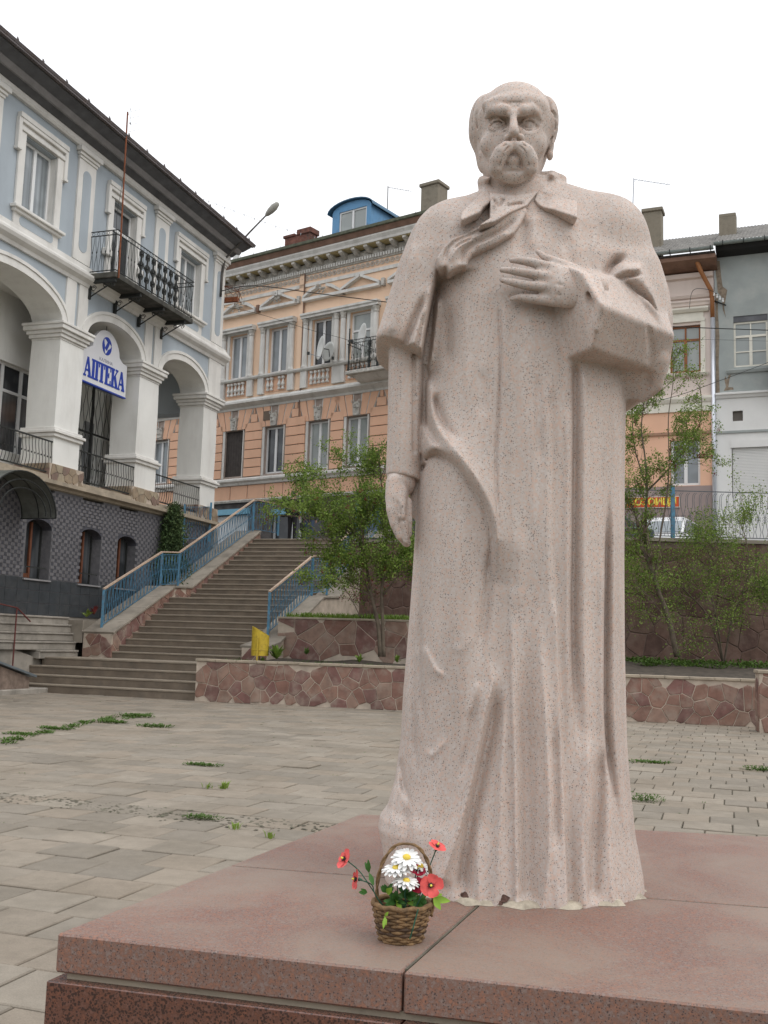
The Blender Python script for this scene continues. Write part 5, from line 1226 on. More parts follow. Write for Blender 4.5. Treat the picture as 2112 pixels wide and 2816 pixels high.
iron_panel(FB.P(28.23, 0, .05), FB.P(28.23, 0, .92), 11.48, 12.66, 6, False).build('railing_panel', M['iron'], bal)
# basement
FB.box('wall', 14.0, 32.0, -.2, 1.87, -.6, -.02, M['concrete2'], bb)
M['grout'] = plain('dark_grout', (.14, .136, .142), .95, .2, 8)
wins = [(22.07, 23.12), (24.4, 25.42), (26.25, 27.27)]
M['tile_dark'] = plain('dark_wall_tile', (.045, .050, .055), .35, .2, 5, spec=.5, dirt=(.07, .07, .07), dirt_sc=4)
FB.box('wall', 14.0, 32.0, 1.87, 2.80, -.5, -.002, M['grout'], bb)
xs = [14.0]; x = 14.0
for w0, w1 in wins: FB.box('wall', x, w0, 2.80, 5.22, -.5, -.002, M['grout'], bb); x = w1
FB.box('wall', x, 32.0, 2.80, 5.22, -.5, -.002, M['grout'], bb)
x = 19.6
while x < 28.4:
    for z0, z1 in ((1.88, 2.18), (2.19, 2.50), (2.51, 2.82)): FB.box('tile', x + .004, x + .446, z0 + .004, z1 - .004, -.001, .012, M['tile_dark'], bb)
    x += .45
M['brickL'] = plain('grey_violet_brick', (.165, .158, .165), .85, .18, 9, bmp=.3, island=.22)
M['brickD'] = plain('dark_header_brick', (.070, .070, .082), .7, .25, 9)
nb = 0; rest = [MB(), MB()]; protoL = protoD = None
zrow = 2.84; row = 0; RH = .092
def arch_top(s0, s1, x): c = (s0 + s1) / 2; hw = (s1 - s0) / 2; return 4.12 + .24 * math.sqrt(max(0, 1 - ((x - c) / hw) ** 2))
while zrow < 5.12:
    x = 19.7 + (row % 2) * .128; k = 0
    while x < 31.8:
        L = .165 if k % 2 == 0 else .062; cxm = x + L / 2; inside = False
        for w0, w1 in wins:
            if w0 - .02 < cxm < w1 + .02 and zrow < arch_top(w0, w1, min(max(cxm, w0), w1)) + .02: inside = True
        if not inside:
            dd = .012 if k % 2 == 0 else .006
            if nb < 290 and 23.15 < x < 27.5 and row % 1 == 0:
                mk = 'L' if k % 2 == 0 else 'D'
                pro = protoL if mk == 'L' else protoD
                if pro is None:
                    pro = MB().frame_box(Vector((0, 0, 0)), UA, VB, ZV, 0, -.001, 0, L, dd, RH - .012).build('brick', M['brickL' if mk == 'L' else 'brickD'], bb); o = pro
                    if mk == 'L': protoL = pro
                    else: protoD = pro
                else: o = link(pro.copy(), bb)
                o.location = FB.P(x, zrow, 0); nb += 1
            else: FB.box('', x, x + L, zrow, zrow + RH - .012, -.001, dd, None, None, mb=rest[k % 2])
        x += L + .014; k += 1
    zrow += RH; row += 1
rest[0].build('bricks_beyond', M['brickL'], bb, kind='stuff'); rest[1].build('header_bricks_beyond', M['brickD'], bb, kind='stuff')
M['dull_brown'] = plain('dull_brown_frame', (.15, .055, .028), .6, .2, 6)
M['brownwood'] = plain('orange_brown_frame', (.26, .095, .035), .5, .2, 6)
for w0, w1 in wins:
    c = (w0 + w1) / 2; hw = (w1 - w0) / 2
    top = ell(c, hw, 4.12, .24, 12); m_ = MB()
    for k in range(12):
        (x0, z0), (x1, z1) = top[k], top[k + 1]; m_.prism([FB.P(x0, z0, -.45), FB.P(x1, z1, -.45), FB.P(x1, 4.42, -.45), FB.P(x0, 4.42, -.45)], FB.N * .45)
    m_.build('window_arch', M['brickD'], bb)
    casement(FB, bb, w0, w1, 2.80, 4.36, -.36, .05, cols=1, mat=M['iron'], gl=M['glassB']); FB.box('mullion', w0 + hw * 1.04, w0 + hw * 1.18, 2.84, 4.30, -.33, -.28, M['dull_brown'], bb); FB.box('window_rail', w0 + .05, w0 + hw * 1.2, 2.84, 2.95, -.33, -.29, M['dull_brown'], bb)
    FB.box('sill', w0 - .03, w1 + .03, 2.76, 2.80, -.1, .06, M['grey_board'], bb)
    gx = MB()
    FB.box('', w0 + .02, w0 + .85, 3.08, 3.11, .03, .05, None, None, mb=gx)
    gx.build('window_bar', M['iron'], bb)
# barrel awning over the basement door
aw = empty('door_awning', (0, 0, 0), None, None, parent=bb)
M['poly'] = plain('weathered_awning_sheet', (.13, .135, .12), .5, .25, 2, dirt=(.06, .055, .05), dirt_sc=3)
ac, ah = 20.55, 1.25
m_ = MB(); arc = ell(ac, ah, 4.28, .98, 18)
for k in range(18):
    (x0, z0), (x1, z1) = arc[k], arc[k + 1]; A = [FB.P(x0, z0, .02), FB.P(x1, z1, .02), FB.P(x1, z1, 1.05), FB.P(x0, z0, 1.05)]; m_.add(A + [p + ZV * .02 for p in A], [(0, 1, 2, 3), (7, 6, 5, 4), (0, 4, 5, 1), (3, 2, 6, 7)])
m_.build('awning_sheet', M['poly'], aw)
for r_, d_ in ((0, 1.06), (0, .55), (0, .05), (-.2, 1.06), (-.4, 1.06)): MB().tube([FB.P(x, z, d_) for x, z in ell(ac, ah + r_, 4.28, .98 + r_, 16)], .018, 4).build('awning_rib', M['iron'], aw)
for s_ in (ac - ah, ac + ah): MB().tube([FB.P(s_, 4.28, 0), FB.P(s_, 4.28, 1.06)], .016, 4).build('awning_rail', M['iron'], aw)
FB.box('door', 19.7, 21.3, 1.9, 4.2, -.3, -.25, M['glassB'], bb)
FB.box('door_recess', 19.6, 19.7, 1.87, 4.3, -.01, .04, M['brownwood'], bb)
# pharmacy sign, hung in the second arch
sgn = empty('pharmacy_sign', FB.P(25.5, 9.2, -.35), 'white hanging pharmacy sign with arched top and blue lettering', 'sign')
M['signwhite'] = plain('sign_white', (.70, .70, .72), .35, .03, 2); M['signblue'] = plain('sign_blue', (.02, .055, .36), .4, .05, 3)
FSs = Fac(G(0, 0, 0) - G(25.5, 0, 0) * 0, UA, VB)
c0 = Vector(sgn.location)
def SP(a, z, d=0): return UA * a + ZV * z + VB * d
out = [(-1.13, -.62), (1.13, -.62), (1.13, .35), (.88, .38)] + [(.70 * math.cos(t), .40 + .72 * math.sin(t)) for t in np.linspace(.12, math.pi - .12, 16)] + [(-.88, .38), (-1.13, .35)]
MB().prism([SP(a, z, -.05) for a, z in out], VB * .1).build('board', M['signwhite'], sgn)
MB().prism([SP(a, z, -.055) for a, z in ((-1.14, -.66), (1.14, -.66), (1.14, -.62), (-1.14, -.62))], VB * .11).build('trim', M['signblue'], sgn)
def text_obj(name, txt, size, mat, parent, pos, X, Nv, bold=0.0, sx=1.0, ext=.004, align='CENTER'):
    cu = bpy.data.curves.new(name, 'FONT'); cu.body = txt; cu.size = size; cu.align_x = align; cu.align_y = 'CENTER'; cu.offset = bold; cu.extrude = ext; cu.resolution_u = 3
    t = bpy.data.objects.new(name, cu); COL.objects.link(t); bpy.context.view_layer.update()
    me = bpy.data.meshes.new_from_object(t.evaluated_get(bpy.context.evaluated_depsgraph_get())); bpy.data.objects.remove(t)
    X = X.normalized(); Zz = ZV; Nn = Nv.normalized()
    R = Matrix(((X.x * sx, Zz.x, Nn.x, pos.x), (X.y * sx, Zz.y, Nn.y, pos.y), (X.z * sx, Zz.z, Nn.z, pos.z), (0, 0, 0, 1)))
    me.transform(R); me.materials.clear(); me.materials.append(mat); o = bpy.data.objects.new(name, me); link(o, parent); return o
def slab_serif(ch, x, w_, h, t=.115):
    """heavy slab-serif capitals as polygons: x left, w width, h height"""
    R = lambda a, b, c, d: [(x + a, b), (x + c, b), (x + c, d), (x + a, d)]
    s = t; sf = .055
    if ch == 'А': return [[(x + w_ * .38, h), (x + w_ * .60, h), (x + w_ * .98, sf), (x + w_ * .66, sf)], [(x + w_ * .40, h), (x + w_ * .50, h * .82), (x + w_ * .20, sf), (x + w_ * .08, sf)], R(w_ * .26, h * .28, w_ * .78, h * .38), R(-.01, 0, w_ * .32, sf), R(w_ * .56, 0, w_ + .01, sf)]
    if ch == 'П': return [R(.03, sf, .03 + s, h - sf), R(w_ - .03 - s, sf, w_ - .03, h - sf), R(0, h - sf, w_, h), R(-.0, 0, s + .06, sf), R(w_ - s - .06, 0, w_, sf)]
    if ch == 'Т': return [R(w_ / 2 - s / 2, sf, w_ / 2 + s / 2, h - sf), R(0, h - sf, w_, h), R(0, h - .16, .045, h - sf), R(w_ - .045, h - .16, w_, h - sf), R(w_ * .2, 0, w_ * .8, sf)]
    if ch == 'Е': return [R(.03, sf, .03 + s, h - sf), R(0, h - sf, w_, h), R(0, 0, w_, sf), R(.03 + s, h * .46, w_ * .7, h * .56), R(w_ - .045, h - .16, w_, h - sf), R(w_ - .045, sf, w_, .16), R(w_ * .7 - .04, h * .38, w_ * .7, h * .64)]
    if ch == 'К': return [R(.03, sf, .03 + s, h - sf), R(0, h - sf, s + .06, h), R(0, 0, s + .06, sf), [(x + .03 + s, h * .42), (x + .03 + s, h * .56), (x + w_ * .78, h - sf), (x + w_ * .92, h - sf)], [(x + w_ * .42, h * .56), (x + w_ * .66, h * .66), (x + w_, sf), (x + w_ * .66, sf)], R(w_ * .62, h - sf, w_, h), R(w_ * .58, 0, w_ + .02, sf)]
lt = MB(); x = -1.06
for ch, w_ in (('А', .36), ('П', .35), ('Т', .31), ('Е', .31), ('К', .36), ('А', .36)):
    for P in slab_serif(ch, x, w_, .58): lt.prism([SP(a, z - .48, .051) for a, z in P], VB * .012)
    x += w_ + .008
lt.build('lettering', M['signblue'], sgn)
text_obj('small_lettering', 'КАЛИНА', .13, plain('sign_grey', (.30, .30, .36), .5), sgn, SP(0, .20, .052), UA, VB, sx=1.25)
sw_ = MB()
for k in range(3):
    t_ = np.linspace(.2 + k * 2.09, 2.3 + k * 2.09, 9); outp = [(.24 * math.cos(t), .66 + .27 * math.sin(t)) for t in t_]; inp = [((.24 - .13 * math.sin((t - t_[0]) / 2.1 * 3.14)) * math.cos(t), .66 + (.27 - .15 * math.sin((t - t_[0]) / 2.1 * 3.14)) * math.sin(t)) for t in t_[::-1]]
    sw_.prism([SP(a, z, .051) for a, z in outp + inp[1:-1]], VB * .010)
sw_.prism([SP(a, z, .051) for a, z in ((-.10, .58), (.0, .52), (.12, .74), (.03, .80))], VB * .010)
sw_.build('emblem', M['signblue'], sgn)
MB().tube([SP(0, 1.1), SP(0, 1.35)], .012, 4).build('hanger', M['iron'], sgn)

# ------------------------------------------------------------------ peach building across the street
bA = math.radians(35.5); WX = Vector((math.cos(bA), -math.sin(bA), 0)); WN = Vector((-math.sin(bA), -math.cos(bA), 0))
FP = Fac(Vector((-3.562, 41.5, 0)), WX, WN)
M['peach'] = plain('peach_render', (.82, .585, .415), .9, .05, .8, dirt=(.70, .48, .34), dirt_sc=.8, bmp=.08, streak=True)
M['peach2'] = plain('deeper_peach_render', (.76, .46, .31), .9, .06, .8, dirt=(.62, .38, .26), dirt_sc=.9, bmp=.1, streak=True)
M['stucco_grey'] = plain('grey_stucco_ornament', (.50, .475, .43), .95, .3, 8, dirt=(.34, .32, .29), dirt_sc=3, bmp=.5)
M['off_white'] = plain('off_white_moulding', (.66, .64, .60), .9, .08, 3, dirt=(.45, .43, .39), dirt_sc=3, streak=True)
M['dark_rust'] = plain('dark_rustication', (.36, .29, .25), .95, .15, 6); M['fascia'] = plain('brown_fascia', (.20, .12, .085), .85, .2, 3)
M['darkstone'] = plain('dark_rubble_wall', (.11, .10, .095), .95, .35, 3, bmp=.6, bsc=20)
pb = empty('ornate_building', (0, 0, 0), 'peach coloured ornate building with pediments, columns and balustrades across the street', 'building')
PL0, PL1 = -12.5, 9.5
pcx = [-10.6, -8.2, -5.95, -3.62, -1.35, 1.0, 2.95, 5.3, 7.6]
HW = .52
def wall_with_holes(F, name, s0, s1, z0, z1, holes, d0, d1, mat, parent):
    holes = sorted(holes); m_ = MB(); x = s0
    for (a, b, c, d) in holes:
        if a > x: F.box('', x, a, z0, z1, d0, d1, None, None, mb=m_)
        if c > z0: F.box('', a, b, z0, c, d0, d1, None, None, mb=m_)
        if d < z1: F.box('', a, b, d, z1, d0, d1, None, None, mb=m_)
        x = b
    if x < s1: F.box('', x, s1, z0, z1, d0, d1, None, None, mb=m_)
    return m_.build(name, mat, parent)
wall_with_holes(FP, 'wall', PL0, PL1, 11.62, 16.7, [(c - HW, c + HW, 12.56, 14.5) for c in pcx], -.4, 0, M['peach'], pb)
wall_with_holes(FP, 'wall', PL0, PL1, 7.9, 11.15, [(c - HW, c + HW, 8.26, 10.24) for c in pcx], -.4, 0, M['dark_rust'], pb)
wall_with_holes(FP, 'wall', PL0, PL1, 4.3, 7.18, [(-1.3, 1.3, 4.3, 6.72), (4.0, 5.2, 4.3, 6.7), (-4.6, -2.6, 5.0, 6.7)], -.4, -.02, M['darkstone'], pb)
FP.box('wall', PL0, PL1, 7.18, 7.9, -.4, -.02, M['off_white'], pb)
x = PL0
while x < PL1: FP.box('base_block', x + .02, min(x + .95, PL1), 7.26, 7.84, -.021, .02, M['peach2'], pb); x += .98
FP.mould('base_course', PL0, PL1, [(0, 7.12), (.10, 7.12), (.12, 7.20), (.04, 7.25), (0, 7.25)], M['stucco_grey'], pb)
FP.mould('sill_course', PL0, PL1, [(0, 7.86), (.08, 7.86), (.10, 7.95), (.20, 8.02), (.20, 8.10), (.10, 8.16), (0, 8.18)], M['off_white'], pb)
# rusticated piers between lower windows
rows = [8.22 + .385 * k for k in range(6)]
for i in range(len(pcx) - 1):
    a, b = pcx[i] + HW + .14, pcx[i + 1] - HW - .14
    for z_ in rows:
        if i == 4: FP.box('rustic_block', a, -.05, z_, z_ + .35, -.001, .055, M['peach2'], pb, bevel=.008); FP.box('rustic_block', -.05, b, z_, z_ + .35, -.001, .085, M['peach2'], pb, bevel=.008)
        else: FP.box('rustic_block', a, b, z_, z_ + .35, -.001, .055, M['peach2'], pb, bevel=.008)
    mid_ = (a + b) / 2
    FP.box('rustic_block', a + .3, b - .3, 10.53, 10.86, -.001, .055, M['peach2'], pb); FP.box('rustic_block', a + .45, b - .45, 10.88, 11.13, -.001, .055, M['peach2'], pb)
for i, c in enumerate(pcx):
    # splayed voussoirs
    for k in (-2, -1, 1, 2):
        x0, x1 = c + (k - .5) * .29, c + (k + .5) * .29; t = lambda x: c + (x - c) * 1.45
        if k < 0: x1 -= .02
        else: x0 += .02
        FP.prism('voussoir', [(x0 + .015, 10.27), (x1 - .015, 10.27), (t(x1) - .02, 11.12), (t(x0) + .02, 11.12)], -.001, .055, M['peach2'], pb)
    for k in (-2.5, -1.5, -.5, .5, 1.5, 2.5):
        x0 = c + k * .29; FP.prism('joint', [(x0 - .02, 10.27), (x0 + .02, 10.27), (c + (x0 - c) * 1.45 + .02, 11.12), (c + (x0 - c) * 1.45 - .02, 11.12)], -.001, .03, M['off_white'], pb)
    kb = MB(); kb.prism([FP.P(c - .14, 10.26, 0), FP.P(c + .14, 10.26, 0), FP.P(c + .19, 10.80, 0), FP.P(c - .19, 10.80, 0)], FP.N * .12)
    r_ = random.Random(i)
    for _ in range(9): kb.lathe([(.004, -.04), (r_.uniform(.035, .06), 0), (.004, .04)], 5, FP.P(c + r_.uniform(-.12, .12), r_.uniform(10.32, 10.80), .13))
    for q_ in (-1, 1): kb.tube([FP.P(c + q_ * (.16 + .05 * math.cos(t)), 10.82 + .05 * math.sin(t), .14) for t in np.linspace(0, 6.28, 8)], .018, 4, cap=False)
    kb.box; kb.build('carved_keystone', M['stucco_grey'], pb)
    # lower window
    shut = i == 3
    FP.box('reveal', c - HW - .12, c - HW, 8.2, 10.26, 0, .03, M['off_white'], pb); FP.box('reveal', c + HW, c + HW + .05, 8.2, 10.26, 0, .03, M['off_white'], pb)
    if shut:
        sh = MB()
        for k in range(7): FP.box('', c - HW + k * .149, c - HW + k * .149 + .14, 8.26, 10.24, -.12, -.09, None, None, mb=sh)
        sh.build('shutter', plain('dark_brown_shutter', (.06, .05, .045), .8, .2, 6), pb)
        FP.box('shutter_back', c - HW, c + HW, 8.26, 10.24, -.2, -.13, M['iron'], pb)
    else: casement(FP, pb, c - HW, c + HW, 8.27, 10.23, -.20, .075, gl=M['glassC'] if i in (5, 6) else M['glassA'] if i != 4 else M['glassB'])
    # upper window and its order
    if i == 6: casement(FP, pb, c - HW, c + HW + .06, 12.56, 14.49, -.2, .075, transom=13.75, gl=M['glassC'])
    else: casement(FP, pb, c - HW, c + HW, 12.56, 14.49, -.2, .075, gl=M['glassA'] if i != 5 else M['glassB'])
    od = MB(); FP.box('', c - HW - .14, c - HW, 12.5, 14.55, 0, .05, None, None, mb=od); FP.box('', c + HW, c + HW + .14, 12.5, 14.55, 0, .05, None, None, mb=od)
    FP.box('', c - HW - .14, c + HW + .14, 14.5, 14.60, 0, .06, None, None, mb=od); od.build('window_frame_moulding', M['off_white'], pb)
    for q_ in (-1, 1):
        x0 = c + q_ * (HW + .29); cb = MB(); r_ = .115
        cb.lathe([(r_ * 1.25, 12.50), (r_ * 1.25, 12.56), (r_ * 1.05, 12.60), (r_, 12.64), (r_ * .92, 14.28), (r_ * .95, 14.30)], 10, FP.P(x0, 0, .08)); cb.build('column', M['off_white'], pb, smooth=False)
        cc = MB(); cc.lathe([(r_ * .95, 14.28), (r_ * 1.15, 14.34), (r_ * 1.0, 14.40), (r_ * 1.5, 14.54)], 8, FP.P(x0, 0, .08))
        for t in range(6): cc.lathe([(.004, -.03), (.03, 0), (.004, .03)], 4, FP.P(x0 + .10 * math.cos(t), 14.38 + .03 * (t % 2), .08 + .10 * math.sin(t)))
        cc.build('column_capital', M['stucco_grey'], pb)
    FP.mould('entablature', c - HW - .46, c + HW + .46, [(0, 14.56), (.24, 14.56), (.24, 14.64), (.30, 14.68), (.30, 14.76), (0, 14.78)], M['off_white'], pb)
    # pediment
    pt = MB(); pw = HW + .46; rnd = i in (3, 5)
    FP.prism('', [(c - pw, 15.32), (c + pw, 15.32), (c + pw, 15.44), (c - pw, 15.44)], 0, .22, None, None, mb=pt)
    if not rnd: slopes = [[(c - pw, 15.44), (c - pw, 15.54), (c - .02, 15.98), (c - .02, 15.86)], [(c + pw, 15.44), (c + pw, 15.54), (c + .02, 15.98), (c + .02, 15.86)]]
    else: slopes = [[(c - pw, 15.44), (c - pw, 15.54), (c - .55, 15.82), (c - .24, 15.90), (c - .24, 15.78), (c - .5, 15.70)], [(c + pw, 15.44), (c + pw, 15.54), (c + .55, 15.82), (c + .24, 15.90), (c + .24, 15.78), (c + .5, 15.70)]]
    for sp in slopes: FP.prism('', sp, 0, .20, None, None, mb=pt)
    pt.build('pediment', M['off_white'], pb)
    if i in (3, 4, 5):
        ob = MB(); r2 = random.Random(i + 40)
        for _ in range(26): ob.lathe([(.004, -.05), (r2.uniform(.04, .075), 0), (.004, .05)], 5, FP.P(c + r2.gauss(0, .14), 15.75 + r2.gauss(0, .12), .14 + r2.uniform(0, .08)))
        ob.build('pediment_ornament', M['stucco_grey'], pb)
    if i in (2, 3, 4, 5, 6): FP.box('bracket', c + pw + .06, c + pw + .2, 15.32, 15.62, 0, .16, M['fascia'] if i % 2 else M['stucco_grey'], pb)
    # balustrade panel
    FP.box('panel', c - HW - .12, c + HW + .12, 11.72, 12.36, -.001, .012, M['peach2'], pb)
    for q_ in (-1, 1): FP.box('pedestal_block', c + q_ * (HW + .30) - .16, c + q_ * (HW + .30) + .16, 11.68, 12.38, 0, .12, M['off_white'], pb)
    bs = None
    for k in range(5):
        if i == 4 and k == 2: continue
        if bs is None:
            bs = MB().lathe([(.075, 0), (.075, .06), (.035, .09), (.085, .20), (.035, .38), (.035, .42), (.075, .46), (.075, .54)], 8).build('baluster', M['off_white'], pb); o = bs
        else: o = link(bs.copy(), pb)
        o.location = FP.P(c - .42 + k * .21, 11.78, .07)
FP.mould('sill_band', PL0, PL1, [(0, 12.38), (.15, 12.38), (.20, 12.44), (.20, 12.50), (0, 12.52)], M['off_white'], pb)
FP.mould('cornice', PL0, PL1, [(0, 11.13), (.06, 11.13), (.08, 11.22), (.18, 11.28), (.30, 11.36), (.30, 11.44), (.12, 11.50), (.06, 11.60), (0, 11.62)], M['off_white'], pb)
FP.box('pilaster_strip', -.28, .0, 11.65, 16.6, 0, .05, M['peach'], pb); FP.box('rain_groove', -.02, .03, 7.4, 16.6, .04, .075, M['fascia'], pb)
FP.mould('frieze_band', PL0, PL1, [(0, 15.98), (.05, 15.98), (.05, 16.12), (0, 16.12)], M['off_white'], pb)
fz = MB(); r_ = random.Random(8); x = PL0 + 3
while x < 7: 
    fz.tube([FP.P(x + .09 * math.cos(t), 16.34 + .09 * math.sin(t), .03) for t in np.linspace(0, 6.28, 9)], .022, 3, cap=False); fz.lathe([(.004, -.04), (.04, 0), (.004, .04)], 4, FP.P(x, 16.34, .03)); x += .24
fz.build('scroll_frieze', M['stucco_grey'], pb, kind='stuff')
FP.mould('dentil_band', PL0, PL1, [(0, 16.50), (.05, 16.50), (.05, 16.95), (0, 16.95)], M['stucco_grey'], pb)
dt = MB(); x = PL0 + 3
while x < 7.5: FP.box('', x, x + .07, 16.56, 16.70, .05, .13, None, None, mb=dt); x += .13
dt.build('dentils', M['off_white'], pb, kind='stuff')
cn = None; x = PL0 + .3
while x < PL1:
    if cn is None:
        cn = MB().prism([Vector((0, 0, 0)), WN * .42, WN * .42 + ZV * -.08, WN * .18 + ZV * -.2, ZV * -.26], WX * .16).build('console', M['stucco_grey'], pb); o = cn
    else: o = link(cn.copy(), pb)
    o.location = FP.P(x, 17.0, .05); x += .62
M['ochre'] = plain('ochre_soffit', (.42, .34, .18), .9, .2, 4)
FP.mould('soffit', PL0, PL1, [(0, 17.0), (.46, 17.0), (.46, 17.03), (0, 17.03)], M['ochre'], pb)
FP.mould('cornice', PL0, PL1, [(0, 17.03), (.50, 17.03), (.52, 17.12), (.60, 17.24), (.60, 17.30), (0, 17.32)], M['off_white'], pb)
FP.mould('fascia', PL0, PL1, [(0, 17.32), (.62, 17.30), (.70, 17.48), (.70, 17.55), (0, 17.56)], M['fascia'], pb)
FP.mould('gutter', PL0, PL1, [(.66, 17.50), (.78, 17.52), (.80, 17.62), (.74, 17.62), (.66, 17.56)], plain('mossy_gutter', (.13, .14, .10), .8, .3, 6), pb)
MB().add([FP.P(PL0, 17.58, .7), FP.P(PL1, 17.58, .7), FP.P(PL1, 19.2, -4.5), FP.P(PL0, 19.2, -4.5), FP.P(PL1, 17.5, -9.5), FP.P(PL0, 17.5, -9.5)], [(0, 1, 2, 3), (3, 2, 4, 5), (1, 4, 2), (0, 3, 5)]).build('roof', M['roofmetal'], pb)
FP.box('wall', PL0, PL1, 4.3, 17.4, -9, -8.8, M['peach'], pb); FP.box('wall', PL0, PL0 + .3, 4.3, 17.4, -8.8, -.4, M['peach'], pb); FP.box('wall', PL1 - .3, PL1, 4.3, 17.4, -8.8, -.4, M['peach'], pb)
FP.box('vent_grille', -1.95, -1.55, 10.52, 10.92, .0, .07, plain('brown_vent', (.16, .12, .09), .8), pb)
sgd = None; x = PL0 + .4
while x < 8:
    if sgd is None: sgd = MB().prism([(0, 0, 0), (.03, 0, 0), (.015, 0, .17)], (0, .03, 0)).build('snow_guard', M['roofmetal'], pb); o = sgd
    else: o = link(sgd.copy(), pb)
    o.location = FP.P(x, 17.60, .74); x += .75
# chimneys and dormer
def chimney(F, parent, s0, s1, z0, z1, d0, d1, mat, cap=.06, broken=False):
    c_ = MB(); F.box('', s0, s1, z0, z1 - .12, d0, d1, None, None, mb=c_)
    if not broken: F.box('', s0 - cap, s1 + cap, z1 - .14, z1, d0 - cap, d1 + cap, None, None, mb=c_)
    else:
        F.box('', s0 - cap, s0 + (s1 - s0) * .42, z1 - .14, z1 - .02, d0 - cap, d1 + cap, None, None, mb=c_); F.box('', s0 + (s1 - s0) * .5, s1 + cap, z1 - .14, z1 + .10, d0 - cap, d1 + cap, None, None, mb=c_)
    return c_.build('chimney', mat, parent, bevel=.02)
M['oldbrick'] = plain('sooty_brick', (.17, .075, .055), .95, .4, 6, dirt=(.09, .08, .07), dirt_sc=4, bmp=.6); M['chimplaster'] = plain('stained_chimney_plaster', (.25, .22, .17), .95, .25, 3, dirt=(.12, .10, .075), dirt_sc=3, bmp=.5)
chimney(FP, pb, -1.35, .05, 17.2, 18.55, -.6, -.1, M['oldbrick'], broken=True); chimney(FP, pb, 5.45, 6.25, 17.3, 19.3, -1.0, -.3, M['chimplaster'])
dm = empty('dormer', (0, 0, 0), None, None, parent=pb)
M['dormer_blue'] = plain('bright_blue_dormer', (.13, .30, .50), .6, .1, 3, dirt=(.10, .19, .30), dirt_sc=3)
D0, D1, dz0, dzs = 1.55, 3.50, 17.5, 18.72; arc = ell((D0 + D1) / 2, (D1 - D0) / 2, dzs, .34, 12)
wall_with_holes(FP, 'dormer_wall', D0, D1, dz0, dzs, [(D0 + .35, D1 - .22, 17.5, 18.70)], .18, .30, M['dormer_blue'], dm)
FP.prism('dormer_gable', arc + [(D1, dzs), (D0, dzs)][1:1], .18, .30, M['dormer_blue'], dm)
FP.box('dormer_side', D1 - .06, D1, dz0, dzs, -3.6, .18, M['dormer_blue'], dm); FP.box('dormer_side', D0, D0 + .06, dz0, dzs, -3.6, .18, M['dormer_blue'], dm)
dr = MB()
ar2 = ell((D0 + D1) / 2, (D1 - D0) / 2 + .16, dzs - .06, .42, 12)
for k in range(12): (x0, z0), (x1, z1) = ar2[k], ar2[k + 1]; dr.prism([FP.P(x0, z0, -3.8), FP.P(x1, z1, -3.8), FP.P(x1, z1 + .04, -3.8), FP.P(x0, z0 + .04, -3.8)], FP.N * 4.25)
dr.build('dormer_roof', plain('blue_dormer_roof', (.06, .14, .22), .5), dm)
casement(FP, dm, D0 + .35, D1 - .22, 17.56, 18.70, .20, .06, gl=M['glassC'])
# small iron balcony half hidden by the statue
pbal = empty('balcony', (0, 0, 0), None, None, parent=pb)
FP.box('balcony_slab', 3.1, 5.9, 11.62, 11.76, .12, 1.1, M['stucco_grey'], pbal, bevel=.02); FP.mould('balcony_corbel', 3.3, 5.7, [(.1, 11.62), (.9, 11.62), (.5, 11.45), (.1, 11.40)], M['off_white'], pbal)
iron_panel(FP.P(3.15, 0, 1.05), FP.P(5.85, 0, 1.05), 11.78, 12.95, 14, True).build('railing_panel', M['iron'], pbal); iron_panel(FP.P(3.15, 0, .15), FP.P(3.15, 0, 1.05), 11.78, 12.95, 5, False).build('railing_panel', M['iron'], pbal)
MB().tube([FP.P(3.12, 11.7, .9), FP.P(3.12, 13.5, .9)], .03, 5).build('balcony_post', M['iron'], pbal)
# shopfront at street level
M['shop_sky'] = plain('light_blue_shop_board', (.20, .42, .55), .6, .1, 3)
sf = empty('shopfront', (0, 0, 0), None, None, parent=pb)
FP.box('shop_glass', -1.3, 1.3, 4.5, 6.5, -.3, -.26, M['glassB'], sf); FP.box('shop_board', -1.25, 1.35, 6.50, 6.72, .0, .12, M['shop_sky'], sf); FP.box('shop_board', -4.6, -2.5, 6.62, 6.86, .0, .10, M['shop_sky'], sf)
for x in (-1.3, -.30, .08, 1.28): FP.box('door_post', x, x + .05, 4.5, 6.5, -.24, -.16, M['pvc'], sf)
FP.box('shop_shutter', -4.55, -2.65, 5.0, 6.6, -.2, -.12, M['pvc'], sf)

# ------------------------------------------------------------------ cream building and grey building at the right
b2 = math.radians(23); RX = Vector((math.cos(b2), -math.sin(b2), 0)); RN = Vector((-math.sin(b2), -math.cos(b2), 0))
FR = Fac(Vector((11.99, 37.0, 0)), RX, RN)
M['cream'] = plain('pale_pink_render', (.70, .60, .54), .9, .05, .8, dirt=(.62, .53, .47), dirt_sc=1, bmp=.06, streak=True)
M['orange'] = plain('orange_render', (.78, .48, .33), .9, .05, .8, bmp=.06); M['mauve'] = plain('mauve_plinth', (.33, .265, .245), .9, .08, 1.5)
M['cream_trim'] = plain('cream_moulding', (.72, .69, .60), .9, .06, 3); M['asbestos'] = plain('corrugated_asbestos', (.175, .165, .15), .95, .3, 4, dirt=(.09, .085, .075), dirt_sc=3)
cb_ = empty('cream_building', (0, 0, 0), 'cream and orange building with brown framed window behind the right shrub', 'building')
wall_with_holes(FR, 'wall', -9, -.02, 10.78, 15.75, [(-8.1, -7.0, 11.75, 13.55), (-4.9, -3.8, 11.75, 13.55), (-1.60, -.50, 11.75, 13.55)], -.4, 0, M['cream'], cb_)
wall_with_holes(FR, 'wall', -9, -.02, 7.48, 10.26, [(-8.1, -7.1, 7.5, 9.2), (-4.9, -3.8, 7.5, 9.2), (-1.62, -.55, 7.50, 9.2)], -.4, 0, M['orange'], cb_)
